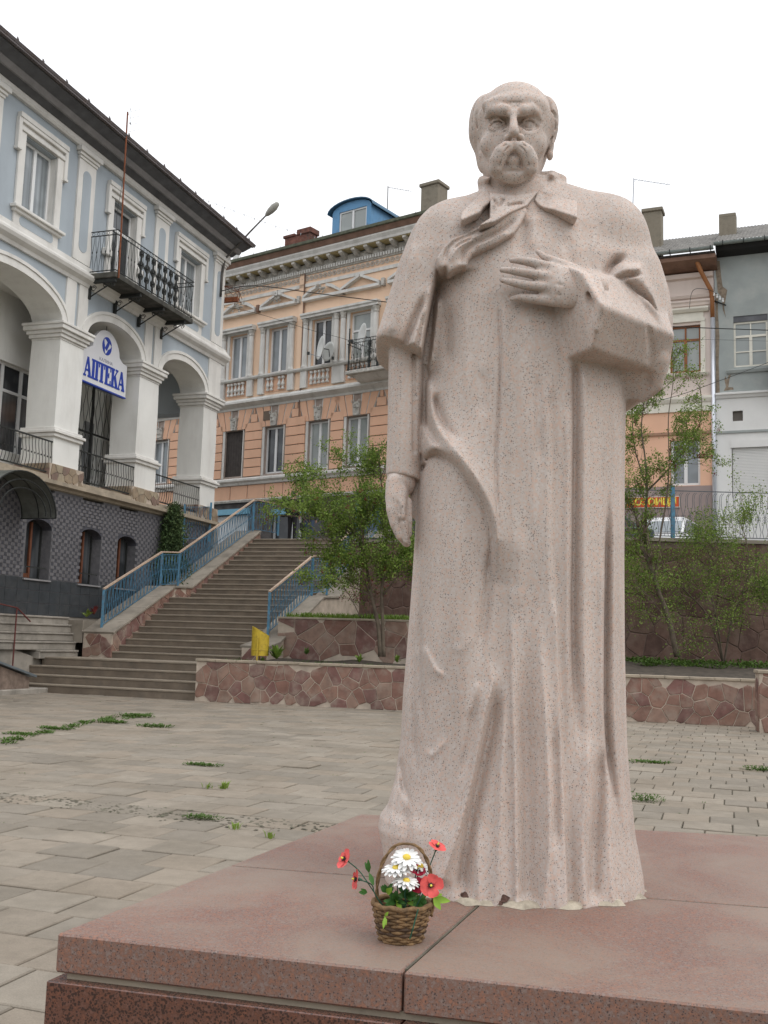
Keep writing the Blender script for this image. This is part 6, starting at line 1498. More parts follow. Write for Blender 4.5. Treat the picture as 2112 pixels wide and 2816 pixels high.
FR.box('wall', -9, -.02, 4.0, 7.48, -.4, .03, M['mauve'], cb_)
FR.mould('cornice', -9, -.04, [(0, 10.26), (.06, 10.26), (.06, 10.56), (.10, 10.60), (.16, 10.72), (.16, 10.80), (0, 10.84)], M['cream_trim'], cb_)
FR.mould('band', -9, -.04, [(0, 9.40), (.07, 9.40), (.07, 9.50), (0, 9.52)], plain('brown_band', (.36, .22, .15), .9), cb_)
FR.mould('cornice', -9, -.04, [(0, 14.28), (.05, 14.28), (.07, 14.36), (.12, 14.42), (.12, 14.48), (0, 14.50)], M['cream'], cb_)
FR.mould('cornice', -9, -.04, [(0, 14.56), (.08, 14.56), (.14, 14.66), (0, 14.70)], M['cream'], cb_)
FR.mould('frieze', -9, -.04, [(0, 15.30), (.12, 15.34), (.16, 15.5), (0, 15.52)], M['cream'], cb_)
for c in (-7.55, -4.35, -1.05):
    casement(FR, cb_, c - .55, c + .55, 11.76, 13.54, -.16, .07, transom=13.0, mat=M['brownwood'], gl=M['glassC'])
    FR.box('mullion', c - .03, c + .03, 13.04, 13.47, -.15, -.09, M['brownwood'], cb_)
    s_ = MB(); FR.box('', c - .72, c - .55, 11.7, 13.75, 0, .05, None, None, mb=s_); FR.box('', c + .55, c + .72, 11.7, 13.75, 0, .05, None, None, mb=s_); FR.box('', c - .72, c + .72, 13.66, 13.78, 0, .07, None, None, mb=s_); FR.box('', c - .66, c + .66, 13.78, 14.02, 0, .04, None, None, mb=s_); s_.build('window_surround', M['cream_trim'], cb_)
    FR.mould('lintel', c - .85, c + .85, [(0, 14.02), (.10, 14.02), (.18, 14.12), (.18, 14.18), (0, 14.22)], M['cream_trim'], cb_)
    FR.mould('sill', c - .82, c + .82, [(0, 11.58), (.12, 11.60), (.18, 11.68), (0, 11.72)], M['cream_trim'], cb_)
    casement(FR, cb_, c - .53, c + .50, 7.52, 9.2, -.16, .08, gl=M['glassA'])
FR.mould('eaves', -9, .12, [(0, 15.55), (.45, 15.62), (.75, 15.80), (.75, 15.95), (0, 16.0)], M['fascia'], cb_)
FR.mould('eaves_board', -9, .1, [(.40, 15.75), (.78, 15.98), (.78, 16.04), (.40, 16.0)], plain('dark_eaves', (.06, .05, .045), .9), cb_)
def half_round_gutter(F, s0, s1, z, d, parent, mat):
    m_ = MB(); n = 7
    for k in range(n):
        t0, t1 = math.pi * k / n, math.pi * (k + 1) / n; A = [(d - .10 * math.cos(t0), z - .10 * math.sin(t0)), (d - .10 * math.cos(t1), z - .10 * math.sin(t1))]
        m_.add([F.P(s0, A[0][1], A[0][0]), F.P(s1, A[0][1], A[0][0]), F.P(s1, A[1][1], A[1][0]), F.P(s0, A[1][1], A[1][0])], [(0, 1, 2, 3)])
        m_.add([F.P(s0, A[0][1] - .006, A[0][0]), F.P(s1, A[0][1] - .006, A[0][0]), F.P(s1, A[1][1] - .006, A[1][0]), F.P(s0, A[1][1] - .006, A[1][0])], [(3, 2, 1, 0)])
    o = m_.build('gutter', mat, parent); x = s0 + .3
    while x < s1: F.box('gutter_strap', x, x + .03, z - .11, z + .04, d - .11, d + .11, M['iron'], o); x += .72
M['gutter_g'] = plain('grey_green_gutter', (.22, .25, .235), .6, .15, 4)
half_round_gutter(FR, -9, .06, 16.16, .86, cb_, M['gutter_g'])
def corrugated(F, name, s0, s1, z0, z1, d0, d1, parent, step=.13):
    m_ = MB(); n = int((s1 - s0) / step * 2); vs = []; fs = []
    for k in range(n + 1):
        s_ = s0 + (s1 - s0) * k / n; h_ = .03 * (k % 2); vs += [F.P(s_, z0 + h_, d0), F.P(s_, z1 + h_, d1)]
    for k in range(n): fs.append((2 * k, 2 * k + 2, 2 * k + 3, 2 * k + 1))
    m_.add(vs, fs); return m_.build(name, M['asbestos'], parent)
corrugated(FR, 'roof', -9, .06, 16.14, 18.25, .92, -3.2, cb_)
FR.box('wall', -9, -8.8, 4, 16, -7, -.4, M['cream'], cb_)
dp = MB(); dp.tube([FR.P(-.62, 15.95, .62), FR.P(-.40, 15.35, .45), FR.P(-.10, 14.75, .12), FR.P(-.06, 14.4, .10), FR.P(-.06, 13.72, .10)], .085, 8); dp.build('downpipe', plain('copper_brown_pipe', (.30, .125, .045), .5, .1, 3), cb_, smooth=True)
MB().tube([FR.P(-.06, 13.72, .10), FR.P(-.05, 4.2, .10)], .085, 8).build('downpipe', plain('galvanised_pipe', (.62, .64, .68), .3, .06, 3, metal=.55), cb_, smooth=True)
chimney(FR, cb_, -2.75, -2.05, 16.2, 18.75, -1.6, -1.0, M['chimplaster'])
M['greywall'] = plain('patchy_grey_green_render', (.34, .365, .35), .95, .10, 1.2, dirt=(.44, .44, .41), dirt_sc=1.3, bmp=.2); M['white_wall'] = plain('white_wall', (.74, .73, .70), .9, .04, 1, dirt=(.70, .69, .66), dirt_sc=1.5)
gb = empty('grey_building', (0, 0, 0), 'grey green building with peeling render above a white ground floor at the right edge', 'building')
wall_with_holes(FR, 'wall', .02, 8, 10.80, 16.1, [(.66, 1.84, 11.80, 13.72), (3.4, 4.6, 11.8, 13.72)], -.4, .03, M['greywall'], gb)
wall_with_holes(FR, 'wall', .02, 8, 9.4, 10.66, [(.60, .95, 9.80, 10.18)], -.4, .05, M['white_wall'], gb); wall_with_holes(FR, 'wall', .02, 8, 4.0, 9.4, [(.55, 1.90, 7.0, 9.05)], -.4, .05, M['white_wall'], gb)
FR.mould('cornice', .02, 8, [(0, 10.66), (.10, 10.66), (.14, 10.74), (.20, 10.78), (.20, 10.84), (0, 10.90)], M['white_wall'], gb); FR.mould('band', .02, 8, [(.04, 9.36), (.10, 9.36), (.10, 9.44), (.04, 9.46)], M['greywall'], gb)
FR.box('vent', .60, .95, 9.80, 10.18, -.1, -.05, plain('vent_mesh', (.13, .115, .10), .9), gb)
sh = MB(); z_ = 7.0
while z_ < 8.8: FR.box('', .58, 1.87, z_, z_ + .045, -.05, -.02, None, None, mb=sh); z_ += .055
sh.build('roller_shutter', M['white_wall'], gb); FR.box('shutter_box', .52, 1.93, 8.82, 9.08, -.05, .09, M['white_wall'], gb)
for s0 in (.66, 3.4):
    s1 = s0 + 1.18
    o = casement(FR, gb, s0, s1, 11.8, 13.5, -.10, .07, transom=13.0 - .05, gl=M['glassC'], mat=M['cream_trim'])
    FR.box('glazing_bar', (s0 + s1) / 2 - .02, (s0 + s1) / 2 + .02, 12.98, 13.44, -.09, -.04, M['cream_trim'], gb); FR.box('glazing_bar', s0 + .07, s1 - .07, 12.36, 12.40, -.09, -.045, M['cream_trim'], gb)
    FR.box('lintel', s0 - .03, s1 + .03, 13.5, 13.72, -.12, .0, M['soffit'], gb); FR.mould('sill', s0 - .25, s1 + .25, [(0, 11.55), (.10, 11.58), (.14, 11.68), (0, 11.74)], M['greywall'], gb)
# fallen render exposing the wall beneath, and the edge strip between the houses
M['bare'] = plain('bare_plaster', (.24, .19, .14), .95, .3, 9, bmp=.5)
FR.prism('bare_patch', [(.02, 15.9), (.20, 15.9), (.26, 15.2), (.30, 14.9), (.46, 14.75), (.40, 14.4), (.34, 14.1), (.40, 13.7), (.30, 14.0), (.26, 14.5), (.12, 14.7), (.10, 15.1), (.06, 15.5)], .031, .037, M['bare'], gb)
FR.prism('bare_patch', [(.03, 14.7), (.03, 10.9), (.16, 10.9), (.13, 12), (.17, 13), (.12, 14), (.14, 14.6)], .031, .036, M['bare'], gb)
FR.prism('bare_patch', [(.30, 10.95), (.65, 10.98), (.62, 11.06), (.46, 11.08), (.50, 11.35), (.56, 11.55), (.48, 11.52), (.42, 11.36), (.36, 11.50), (.33, 11.36), (.38, 11.1)], .031, .036, M['bare'], gb)
FR.mould('eaves', .1, 8, [(.03, 16.02), (.5, 16.12), (.62, 16.25), (.62, 16.32), (.03, 16.35)], plain('black_eaves', (.03, .03, .03), .9), gb)
half_round_gutter(FR, .06, 8, 16.34, .74, gb, M['gutter_g']); corrugated(FR, 'roof', .06, 8, 16.34, 18.4, .80, -3.2, gb)
chimney(FR, gb, .10, .72, 16.4, 18.15, -1.5, -1.0, M['chimplaster'], cap=.0)
FR.box('wall', 7.8, 8, 4, 16, -7, -.4, M['greywall'], gb); FR.box('wall', -9, 8, 4, 16, -7.2, -7, M['greywall'], gb)
# ================================================================== smaller things
def Yw(px, py, Y): x, z = at_y(px, py, Y); return Vector((x, Y, z))
def on_plane(px, py, P0, Nv): d = ray(px, py); o = Vector((0, 0, EYE)); t = (P0 - o).dot(Nv) / d.dot(Nv); return o + d * t

# yellow litter bin
M['yellow'] = plain('scuffed_yellow_paint', (.50, .36, .035), .5, .1, 8, dirt=(.25, .17, .04), dirt_sc=14, bmp=.1)
bp = Yw(714, 1812, 24.3)
bn = empty('litter_bin', (bp.x, bp.y, .86), 'yellow metal litter bin with slanted open top on a post at the planter corner', 'litter bin')
m_ = MB(); n = 20; R_ = .205; zb, zt0, zt1 = .20, .66, .88; vs = []; 
for k in range(n):
    t = 2 * math.pi * k / n; vs += [Vector((R_ * math.cos(t), R_ * math.sin(t), zb)), Vector((R_ * math.cos(t), R_ * math.sin(t), zt0 + (zt1 - zt0) * (.5 - .5 * math.cos(t))))]
for k in range(n):
    t = 2 * math.pi * k / n; vs += [Vector((.97 * R_ * math.cos(t), .97 * R_ * math.sin(t), zb + .01)), Vector((.97 * R_ * math.cos(t), .97 * R_ * math.sin(t), zt0 + (zt1 - zt0) * (.5 - .5 * math.cos(t))))]
fs = []
for k in range(n):
    j = (k + 1) % n; fs += [(2 * k, 2 * j, 2 * j + 1, 2 * k + 1), (2 * n + 2 * k + 1, 2 * n + 2 * j + 1, 2 * n + 2 * j, 2 * n + 2 * k), (2 * k + 1, 2 * j + 1, 2 * n + 2 * j + 1, 2 * n + 2 * k + 1)]
fs += [tuple(2 * k for k in range(n - 1, -1, -1)), tuple(2 * n + 2 * k for k in range(n))]
m_.add(vs, fs); m_.build('drum', M['yellow'], bn); MB().tube([Vector((R_ * 1.02 * math.cos(t), R_ * 1.02 * math.sin(t), .33)) for t in np.linspace(0, 6.2832, 17)[:-1]], .008, 4, closed=True).build('band', M['yellow'], bn)
MB().box(-.05, -.245, 0, -.02, -.215, .62).build('post', M['yellow'], bn); MB().box(-.05, .215, 0, -.02, .245, .62).build('post', M['yellow'], bn)

# fence on the retaining wall
M['fence_dark'] = plain('dull_slate_fence', (.12, .13, .14), .7, .25, 8)
def scroll_fence(A, B, label, posts):
    e = empty('street_fence', A, label, 'fence'); d = (B - A); L = d.length; d.normalize(); n_ = Vector((-d.y, d.x, 0)); H = 1.36
    for z_ in (.06, H - .02): MB().frame_box(Vector((0, 0, 0)), d, n_, ZV, 0, -.012, z_, L, .012, z_ + .025).build('rail_bar', M['fence_dark'], e)
    mb = MB(); mb.tube([d * x + ZV * z for x, z in ((-.04, .08), (-.075, .25), (-.035, .45), (0, .60), (.03, .75), (.075, .95), (.07, 1.12), (.085, 1.24), (.14, 1.31))], .008, 4, cap=False)
    mb.tube([d * x + ZV * z for x, z in ((.04, .08), (.075, .25), (.035, .45), (0, .60), (-.03, .75), (-.07, .95), (-.075, 1.12), (-.055, 1.24), (0, 1.31))], .008, 4, cap=False)
    for q_ in (-1, 1):
        for z_ in (.56, .64): mb.tube([d * (q_ * .038 + .03 * math.cos(t)) + ZV * (z_ + .03 * math.sin(t)) for t in np.linspace(0, 6.28, 8)[:-1]], .006, 3, closed=True)
    n = int(L / .187); first = None
    for k in range(n):
        if first is None: first = mb.build('scroll_bar', M['fence_dark'], e); o = first
        else: o = link(first.copy(), e)
        o.location = d * ((k + .5) * L / n)
    for p in posts: o = MB().box(-.05, -.05, -.1, .05, .05, 1.5).build('post', M['blue_iron'], e); o.location = d * p
    return e
p_ = on_plane(1850, 1420, RW[1] + Vector((0, .1, 0)), Vector((0, 1, 0)))
fA, fB = RW[1] + Vector((0, .15, STZ + .03)), RW[2] + Vector((0, .15, STZ + .03)); L0 = p_.x - fA.x
scroll_fence(fA, fB, 'wrought iron scroll fence with blue posts on the retaining wall at the right', [L0 % 3.05 + 3.05 * k for k in range(-0, 3) if L0 % 3.05 + 3.05 * k < 9.8] )
scroll_fence(RW[0] + Vector((.3, .15, STZ + .03)), RW[1] + Vector((-.1, .15, STZ + .03)), 'wrought iron scroll fence between the stair top and the statue', [0, 2.6, 5.2])

# red shop sign on the cream building
rs_ = empty('shop_sign', FR.P(-2.25, 6.9, .10), 'small red shop sign with yellow lettering behind the fence and the right shrub', 'sign')
M['signred'] = plain('sign_red', (.58, .085, .02), .5, .05, 3); M['signyel'] = plain('sign_yellow', (.80, .72, .10), .5, .05, 3)
Oz = Vector((0, 0, 0)); FSr = Fac(Oz, RX, RN)
FSr.box('board', -.98, .98, -.21, .21, -.04, .0, M['cream_trim'], rs_); FSr.box('face', -.955, .955, -.185, .185, .0, .006, M['signred'], rs_)
text_obj('lettering', 'АОЗОИЦИ', .34, M['signyel'], rs_, RN * .008, RX, RN, bold=.012, sx=1.02)

# cars on the upper street, only their tops clear the wall
def car(loc, rz, paint, lab, prof_, cab):
    e = empty('parked_car', loc, lab, 'car', 'cars parked on the upper street', rz)
    MB().prism([(x, -.82, z) for x, z in prof_], (0, 1.64, 0)).build('body', paint, e, bevel=.05)
    MB().prism([(x, -.70, z) for x, z in cab], (0, 1.40, 0)).build('cabin_roof', paint, e, bevel=.06)
    (xa, za), (xb, zb_), (xc, zc), (xd, zd) = cab[0], cab[1], cab[-2], cab[-1]
    g = M['glassB']
    MB().prism([(xa + .16, -.712, za + .04), (xb + .1, -.712, zb_ - .09), (xc - .1, -.712, zc - .09), (xd - .16, -.712, zd + .04)], (0, -.008, 0)).build('side_window', g, e)
    MB().prism([(xa + .16, .72, za + .04), (xb + .1, .72, zb_ - .09), (xc - .1, .72, zc - .09), (xd - .16, .72, zd + .04)], (0, -.008, 0)).build('side_window', g, e)
    MB().prism([(xa + .03, -.62, za + .05), (xb - .02, -.58, zb_ - .07), (xb - .02, .58, zb_ - .07), (xa + .03, .62, za + .05)], (-.02, 0, .012)).build('windscreen', M['glassA'], e)
    MB().prism([(xd - .03, -.62, zd + .05), (xc + .02, -.58, zc - .07), (xc + .02, .58, zc - .07), (xd - .03, .62, zd + .05)], (.02, 0, .012)).build('rear_window', g, e)
    for x in (-1.3, 1.25):
        for y in (-.80, .62):
            w_ = MB().lathe([(.29, 0), (.31, .04), (.31, .16), (.29, .2)], 16, Vector((x, y, .31)), Vector((0, 1, 0))).build('wheel', M['iron'], e)
            MB().lathe([(.02, -.012), (.19, -.01), (.19, .21), (.02, .212)], 12, Vector((x, y, .31)), Vector((0, 1, 0))).build('rim', M['sheet'], w_)
    for y in (-.6, .6): MB().lathe([(.09, 0), (.10, .03), (.04, .06)], 10, Vector((prof_[1][0] + .0, y, .62)), Vector((-1, 0, 0))).build('headlight', M['pvc'], e)
pf = [(-2.0, .25), (-2.02, .6), (-1.95, .78), (-.95, .92), (1.5, .95), (1.98, .88), (2.0, .3)]
M['carwhite'] = plain('white_car_paint', (.70, .70, .70), .25, .03, 2, spec=.5); M['cardark'] = plain('dark_green_car_paint', (.03, .045, .045), .25, .05, 2, spec=.5)
cpos = Yw(1872, 1430, 33.0)
car((cpos.x + .25, 35.2, STZ - .12), math.radians(62), M['carwhite'], 'white van seen at an angle behind the fence at the right', pf, [(-1.25, .90), (-.75, 1.50), (1.85, 1.52), (1.95, .92)])
cpos = Yw(1700, 1440, 33.6)
car((cpos.x - .9, 33.9, STZ - .1), math.radians(-6), M['cardark'], 'dark car partly hidden by the statue and the right shrub', pf, [(-1.0, .90), (-.35, 1.36), (1.0, 1.38), (1.6, .92)])

# roof aerials, dishes
M['dish'] = plain('satellite_dish', (.66, .66, .63), .5, .05, 3); M['alu'] = plain('aluminium', (.35, .36, .38), .4, .05, 3, metal=.7); M['rustpipe'] = plain('rusty_pipe', (.22, .075, .035), .8, .3, 10)
def yagi(name, base, top, boom_end, n, lab, r=.022, el=.55, mat=None):
    e = empty(name, base, lab, 'antenna'); b_, t_, q_ = Vector(base), Vector(top), Vector(boom_end)
    MB().tube([Vector((0, 0, 0)), t_ - b_], r, 5).build('mast', mat or M['alu'], e)
    MB().tube([t_ - b_ - ZV * .05, q_ - b_], .013, 4).build('boom', M['alu'], e)
    d = (q_ - t_).normalized(); sd_ = d.cross(ZV).normalized(); sd_ = (sd_ * .35 + ZV * .94 - d * (ZV.dot(d))).normalized() if name == 'v' else sd_
    mb = MB()
    for k in range(n):
        p = (t_ - ZV * .05).lerp(q_, .06 + .94 * k / (n - 1)) - b_; l_ = el * (1 - .4 * k / n); mb.tube([p - sd_ * l_ / 2 + ZV * .03, p + sd_ * l_ / 2 - ZV * .03], .006, 3)
    mb.build('elements', M['alu'], e)
    return e
Yr = 44.0
yagi('roof_antenna', Yw(1064, 660, Yr), Yw(1067, 512, Yr), Yw(1131, 526, Yr), 9, 'grey rake antenna on a mast beside the plastered chimney of the peach building', mat=M['iron'])
yagi('roof_antenna', Yw(1735, 720, 40), Yw(1743, 490, 40), Yw(1842, 508, 40), 12, 'tall thin aerial mast with a long comb boom at the statue shoulder')
yagi('roof_antenna', Yw(1744, 720, 40), Yw(1746, 592, 40), Yw(1750, 592, 39.2), 5, 'short antenna with stacked rods beside the tall aerial mast')
am = empty('antenna_mast', G(23.95, -16.02, 11.5), 'tall rusty pipe mast rising from the balcony corner with a small aerial', 'antenna')
b0 = Vector(am.location); tp = on_plane(351, 308, b0, UA); MB().tube([Vector((0, 0, -.2)), tp - b0], .026, 6).build('mast', M['rustpipe'], am)
mb = MB(); q_ = tp - b0 - ZV * .1
mb.tube([q_ + VB * .03, q_ + VB * .10 + ZV * .22, q_ + VB * .12 - ZV * .6], .006, 3)
for k in range(4): mb.tube([q_ + VB * .10 + ZV * (.10 - .2 * k), q_ + VB * .42 + ZV * (.12 - .2 * k)], .005, 3)
mb.lathe([(.005, -.04), (.03, 0), (.005, .04)], 6, q_ + VB * .11 - ZV * .25); mb.build('elements', M['alu'], am)
MB().tube([G(23.9, -16.05, 15.0) - b0 + VB * .1, G(23.7, -16.05, 13.0) - b0, G(23.85, -16.05, 11.6) - b0], .006, 3).build('cable', M['iron'], am)
def dish(P, R_, Nv, lab, arm):
    e = empty('satellite_dish', P, lab, 'satellite dish', 'satellite dishes on the peach building'); Nv = Nv.normalized(); q = Nv.orthogonal().normalized(); w = Nv.cross(q); vs = [Vector((0, 0, 0))]; fs = []
    for j in range(1, 5):
        for k in range(20): t = 2 * math.pi * k / 20; r_ = R_ * j / 4; vs.append((q * math.cos(t) + w * math.sin(t)) * r_ + Nv * (.25 * r_ * r_ / R_))
    for k in range(20): fs.append((0, 1 + k, 1 + (k + 1) % 20))
    for j in range(3):
        for k in range(20): a = 1 + j * 20; fs.append((a + k, a + 20 + k, a + 20 + (k + 1) % 20, a + (k + 1) % 20))
    o = mesh_obj('reflector', vs, fs, M['dish'], e, smooth=True); md = o.modifiers.new('s', 'SOLIDIFY'); md.thickness = .012
    a_ = Vector(arm) - Vector(P); MB().tube([-ZV * R_ * .8, a_], .014, 4).build('arm', M['alu'], e); MB().box(-.05, -.04, -.05, .05, .04, .06).build('receiver', M['iron'], e, loc=None).location = a_
    MB().tube([Vector((0, 0, 0)), -Nv * .25, -Nv * .3 - ZV * .35, ], .02, 5).build('bracket', M['iron'], e)
dn = Vector((-.94, -.34, .10))
dish(on_plane(888, 958, FP.P(0, 0, .65), WN), .48, dn, 'white satellite dish in front of the window left of the iron balcony', on_plane(848, 972, FP.P(0, 0, 1.3), WN))
dish(on_plane(1002, 925, FP.P(0, 0, .65), WN), .50, dn, 'white satellite dish hiding the upper window beside the iron balcony', on_plane(967, 938, FP.P(0, 0, 1.3), WN))
dish(on_plane(908, 968, FP.P(0, 0, .35), WN), .40, Vector((-.8, -.6, .1)), 'dark backed second dish overlapping the window', on_plane(915, 985, FP.P(0, 0, .8), WN))
dish(Yw(656, 712, 45), .62, Vector((-.93, -.36, .1)), 'narrow white dish above the roof edge beside the blue building', Yw(668, 745, 44.8))

# street lamp on the corner of the blue building
L0_ = FB.P(31.6, 13.55, .10); lm = empty('street_lamp', L0_, 'street lamp on a long arm fixed to the corner of the blue building', 'street lamp')
pl_ = [on_plane(px, py, FB.P(31.7, 0, 0), UA) for px, py in ((606, 800), (607, 735), (618, 712), (640, 690), (688, 637), (732, 592))]
pl_[0] = FB.P(31.6, 13.4, .09); pl_[1] = FB.P(31.6, 14.15, .10)
MB().tube([p - L0_ for p in pl_], [.05, .05, .045, .04, .035, .03], 6).build('arm', plain('rusty_lamp_arm', (.12, .11, .10), .7, .3, 5), lm, smooth=True)
hd = pl_[-1] - L0_; dd = (pl_[-1] - pl_[-2]).normalized(); MB().lathe([(.02, -.05), (.08, .05), (.12, .22), (.13, .40), (.08, .58), (.02, .62)], 10, hd, dd).build('lamp_head', plain('lamp_head_grey', (.34, .33, .29), .6), lm, smooth=True)
mb = MB(); r_ = random.Random(2)
for k in range(7): a = FB.P(31.9, 13.9, .05) - L0_; mb.tube([a, a + UA * .3 + VB * r_.uniform(.0, .5) + ZV * r_.uniform(-.5, .1), a + UA * .6 + VB * r_.uniform(.1, .6) + ZV * r_.uniform(-.6, .2)], .010, 3)
mb.frame_box(FB.P(32.02, 13.35, -.1) - L0_, UA, VB, ZV, 0, 0, 0, .15, .62, .16); mb.build('wire_bracket', M['rustpipe'], lm)

# overhead cables
def cable(pts, r, lab, n=8): 
    P = [Vector(p) for p in pts]; o = MB().tube(spline_v(P, n), r, 4).build('overhead_cable', M['iron'], loc=P[0]); return tag(o, lab, 'cable')
def spline_v(P, n=8): return [Vector(q) for q in spline(P, n)]
cable([pl_[0] + ZV * .2, Yw(700, 786, 33), Yw(880, 808, 32), Yw(1066, 831, 31), Yw(1450, 880, 30.2), Yw(1845, 898, 30), Yw(2112, 908, 30), Yw(2400, 915, 30)], .018, 'thick black cable from the lamp bracket passing behind the statue to the right edge')
cable([Yw(600, 842, 36), Yw(700, 860, 36), Yw(856, 908, 35), Yw(960, 936, 34.5), Yw(1090, 985, 34), Yw(1300, 1060, 34)], .008, 'thin sagging wire crossing in front of the peach building windows')
cable([Yw(1700, 1130, 33), Yw(1856, 1090, 33), Yw(1960, 1054, 33), Yw(2112, 997, 33), Yw(2200, 960, 33)], .012, 'diagonal wire rising to the right in front of the grey building')
cable([Yw(1820, 932, 34), Yw(1960, 934, 34), Yw(2112, 938, 34)], .005, 'very thin wire below the thick cable at the right')
cable([FR.P(-.9, 14.1, .05), Yw(1905, 800, 36.2), Yw(1942, 795, 36.2), FR.P(.12, 14.55, .3)], .010, 'short curved wire beside the copper brown downpipe')
fes = empty('festoon', (0, 0, 0), 'festoon of tiny bulbs strung from the eaves to the blue dormer', 'light string')
fp = spline_v([Yw(560, 548, 38), Yw(618, 570, 38), Yw(700, 601, 39), Yw(790, 632, 40), Yw(897, 660, 41), Yw(940, 668, 41.5)], 6)
MB().tube(fp, .006, 3).build('wire', M['iron'], fes); MB().tube([p + ZV * .10 for p in fp], .004, 3).build('wire', M['iron'], fes)
bl = None
for k in range(0, len(fp), 2):
    if bl is None: bl = MB().lathe([(.01, .03), (.015, 0), (.012, -.05), (.004, -.08)], 6).build('bulb', M['alu'], fes); o = bl
    else: o = link(bl.copy(), fes)
    o.location = fp[k]
ins = empty('insulator_bracket', FR.P(.12, 14.5, .25), 'white insulators on an angled bracket at the downpipe', 'insulator')
mb = MB()
for k in range(4): mb.lathe([(.03, 0), (.045, .05), (.02, .09), (.04, .13), (.01, .16)], 7, RX * (.10 * k - .1) - ZV * .09 * k)
mb.build('insulator', M['pvc'], ins); MB().tube([RX * -.15 - RN * .25 + ZV * -.1, RX * .3 - ZV * .4], .03, 5).build('bracket', M['iron'], ins)
wl_ = empty('wall_sign', FR.P(2.05, 11.6, .5), 'dark projecting bracket sign cut by the right edge of the picture', 'sign')
MB().frame_box(Vector((0, 0, 0)), RX, RN, ZV, -.10, -.4, -.9, .3, .3, .95).build('board', plain('dark_sign_board', (.04, .045, .06), .5), wl_, bevel=.03)

# people by the shop at the stair head
def figure(P, h, lab, coat, legs, turn=0.0, lean=0.0, bag=False):
    e = empty('person', P, lab, 'person', rot=turn); s_ = h / 1.7
    v = Vol((-.34, -.26, -.02), (.34, .26, 1.74), .018)
    for sx in (-1, 1):
        v.cap([(sx * .09, 0, .92), (sx * .10, -.01, .50), (sx * .10, .02, .09)], [.095, .065, .045], .03)
        v.cap([(sx * .10, .02, .05), (sx * .115, -.13, .035)], [.045, .04], .02)
        v.cap([(sx * .20, 0, 1.38), (sx * .25, .02, 1.10), (sx * .22, -.09, .86)], [.062, .052, .040], .04)
        v.ball((sx * .215, -.11, .80), (.035, .035, .05), .02)
    v.cap([(0, 0, .95), (0, .01, 1.15), (0, 0, 1.36)], [.155, .145, .165], .06, flat=.72)
    v.cap([(0, 0, 1.38), (0, -.005, 1.52)], [.065, .052], .04); v.ball((0, -.01, 1.60), (.078, .096, .115), .02); v.ball((0, -.105, 1.59), (.014, .022, .02), .01)
    V, F = v.mesh(); V = relax(V, F, 2) * s_
    o = mesh_obj('body', V, [tuple(f) for f in F], [coat, legs, M['skin']], e, smooth=True)
    mi = [(2 if c.z > 1.46 * s_ or (c.z < .86 * s_ and abs(c.x) > .17 * s_ and c.y < -.05) else 1 if c.z < .84 * s_ else 0) for c in (p.center for p in o.data.polygons)]
    o.data.polygons.foreach_set('material_index', mi)
    v = Vol((-.13, -.14, 1.5), (.13, .15, 1.76), .014); v.ball((0, .012, 1.622), (.088, .102, .112)); v.cut(lambda X, Y, Z: np.maximum(Y + .045 + 0 * X, Z - 1.66 + 0 * X) , None, None)
    V, F = v.mesh(); mesh_obj('hair', V * s_, [tuple(f) for f in F], M['hair'], e, smooth=True)
    if bag: MB().box(.22, -.16, .48, .34, .10, .76).build('handbag', M['iron'], e, bevel=.03)
M['skin'] = plain('skin', (.42, .26, .19), .6, .05, 6); M['hair'] = plain('dark_hair', (.03, .022, .018), .6, .2, 20)
figure(Yw(801, 1500, 35.6).xy.to_3d() + ZV * 4.82, 1.72, 'person in a long black coat standing at the head of the stairs', plain('black_coat', (.014, .013, .014), .9), plain('black_trousers', (.015, .014, .016), .9), 2.6)
figure(Yw(848, 1500, 36.4).xy.to_3d() + ZV * 4.82, 1.70, 'person in a dark grey jacket and blue jeans by the shop door', plain('grey_jacket', (.055, .055, .065), .9), plain('blue_jeans', (.05, .075, .12), .9), 2.9, bag=True)

# ------------------------------------------------------------------ basket of artificial flowers
def Zp2(px, py, z): d = ray(px, py); t = (z - EYE) / d.z; return Vector((d.x * t, d.y * t, z))
kp = Zp2(1103, 2598, PZ); kp.y += .055; bk = empty('flower_basket', kp, 'small round wicker basket with a thin arched handle at the foot of the statue', 'basket')
M['wick'] = plain('wicker', (.22, .135, .065), .8, .35, 40, dirt=(.08, .05, .03), dirt_sc=30, bmp=.4, bsc=120); M['wick2'] = plain('dark_wicker', (.095, .06, .038), .8, .35, 40, bmp=.4)
H_b, r0, r1 = .108, .062, .088
def br(z): return r0 + (r1 - r0) * (z / H_b) ** .8
for row in range(13):
    z = .004 + row * H_b / 12.5; pts = [Vector(((br(z) + .0035 * math.sin(k * math.pi / 2 + row * math.pi)) * math.cos(2 * math.pi * k / 40), (br(z) + .0035 * math.sin(k * math.pi / 2 + row * math.pi)) * math.sin(2 * math.pi * k / 40), z + .0012 * math.sin(k * .9 + row))) for k in range(40)]
    MB().tube(pts, .0052, 5, closed=True).build('wicker_strand', M['wick2'] if row in (3, 4, 5, 6) and row % 2 else M['wick'], bk, smooth=True)
st_ = None
for k in range(20):
    t = 2 * math.pi * (k + .5) / 20
    if st_ is None: st_ = MB().tube([Vector((r0 - .002, 0, 0)), Vector((br(.05), 0, .05)), Vector((r1, 0, H_b))], .004, 4).build('stake', M['wick2'], bk); o = st_
    else: o = link(st_.copy(), bk)
    o.rotation_euler = (0, 0, t)
MB().lathe([(.055, .002), (.058, .01)], 16).build('base', M['wick2'], bk); MB().lathe([(.074, .075), (.072, .08)], 16).build('moss_filling', M['leaf'][3], bk)
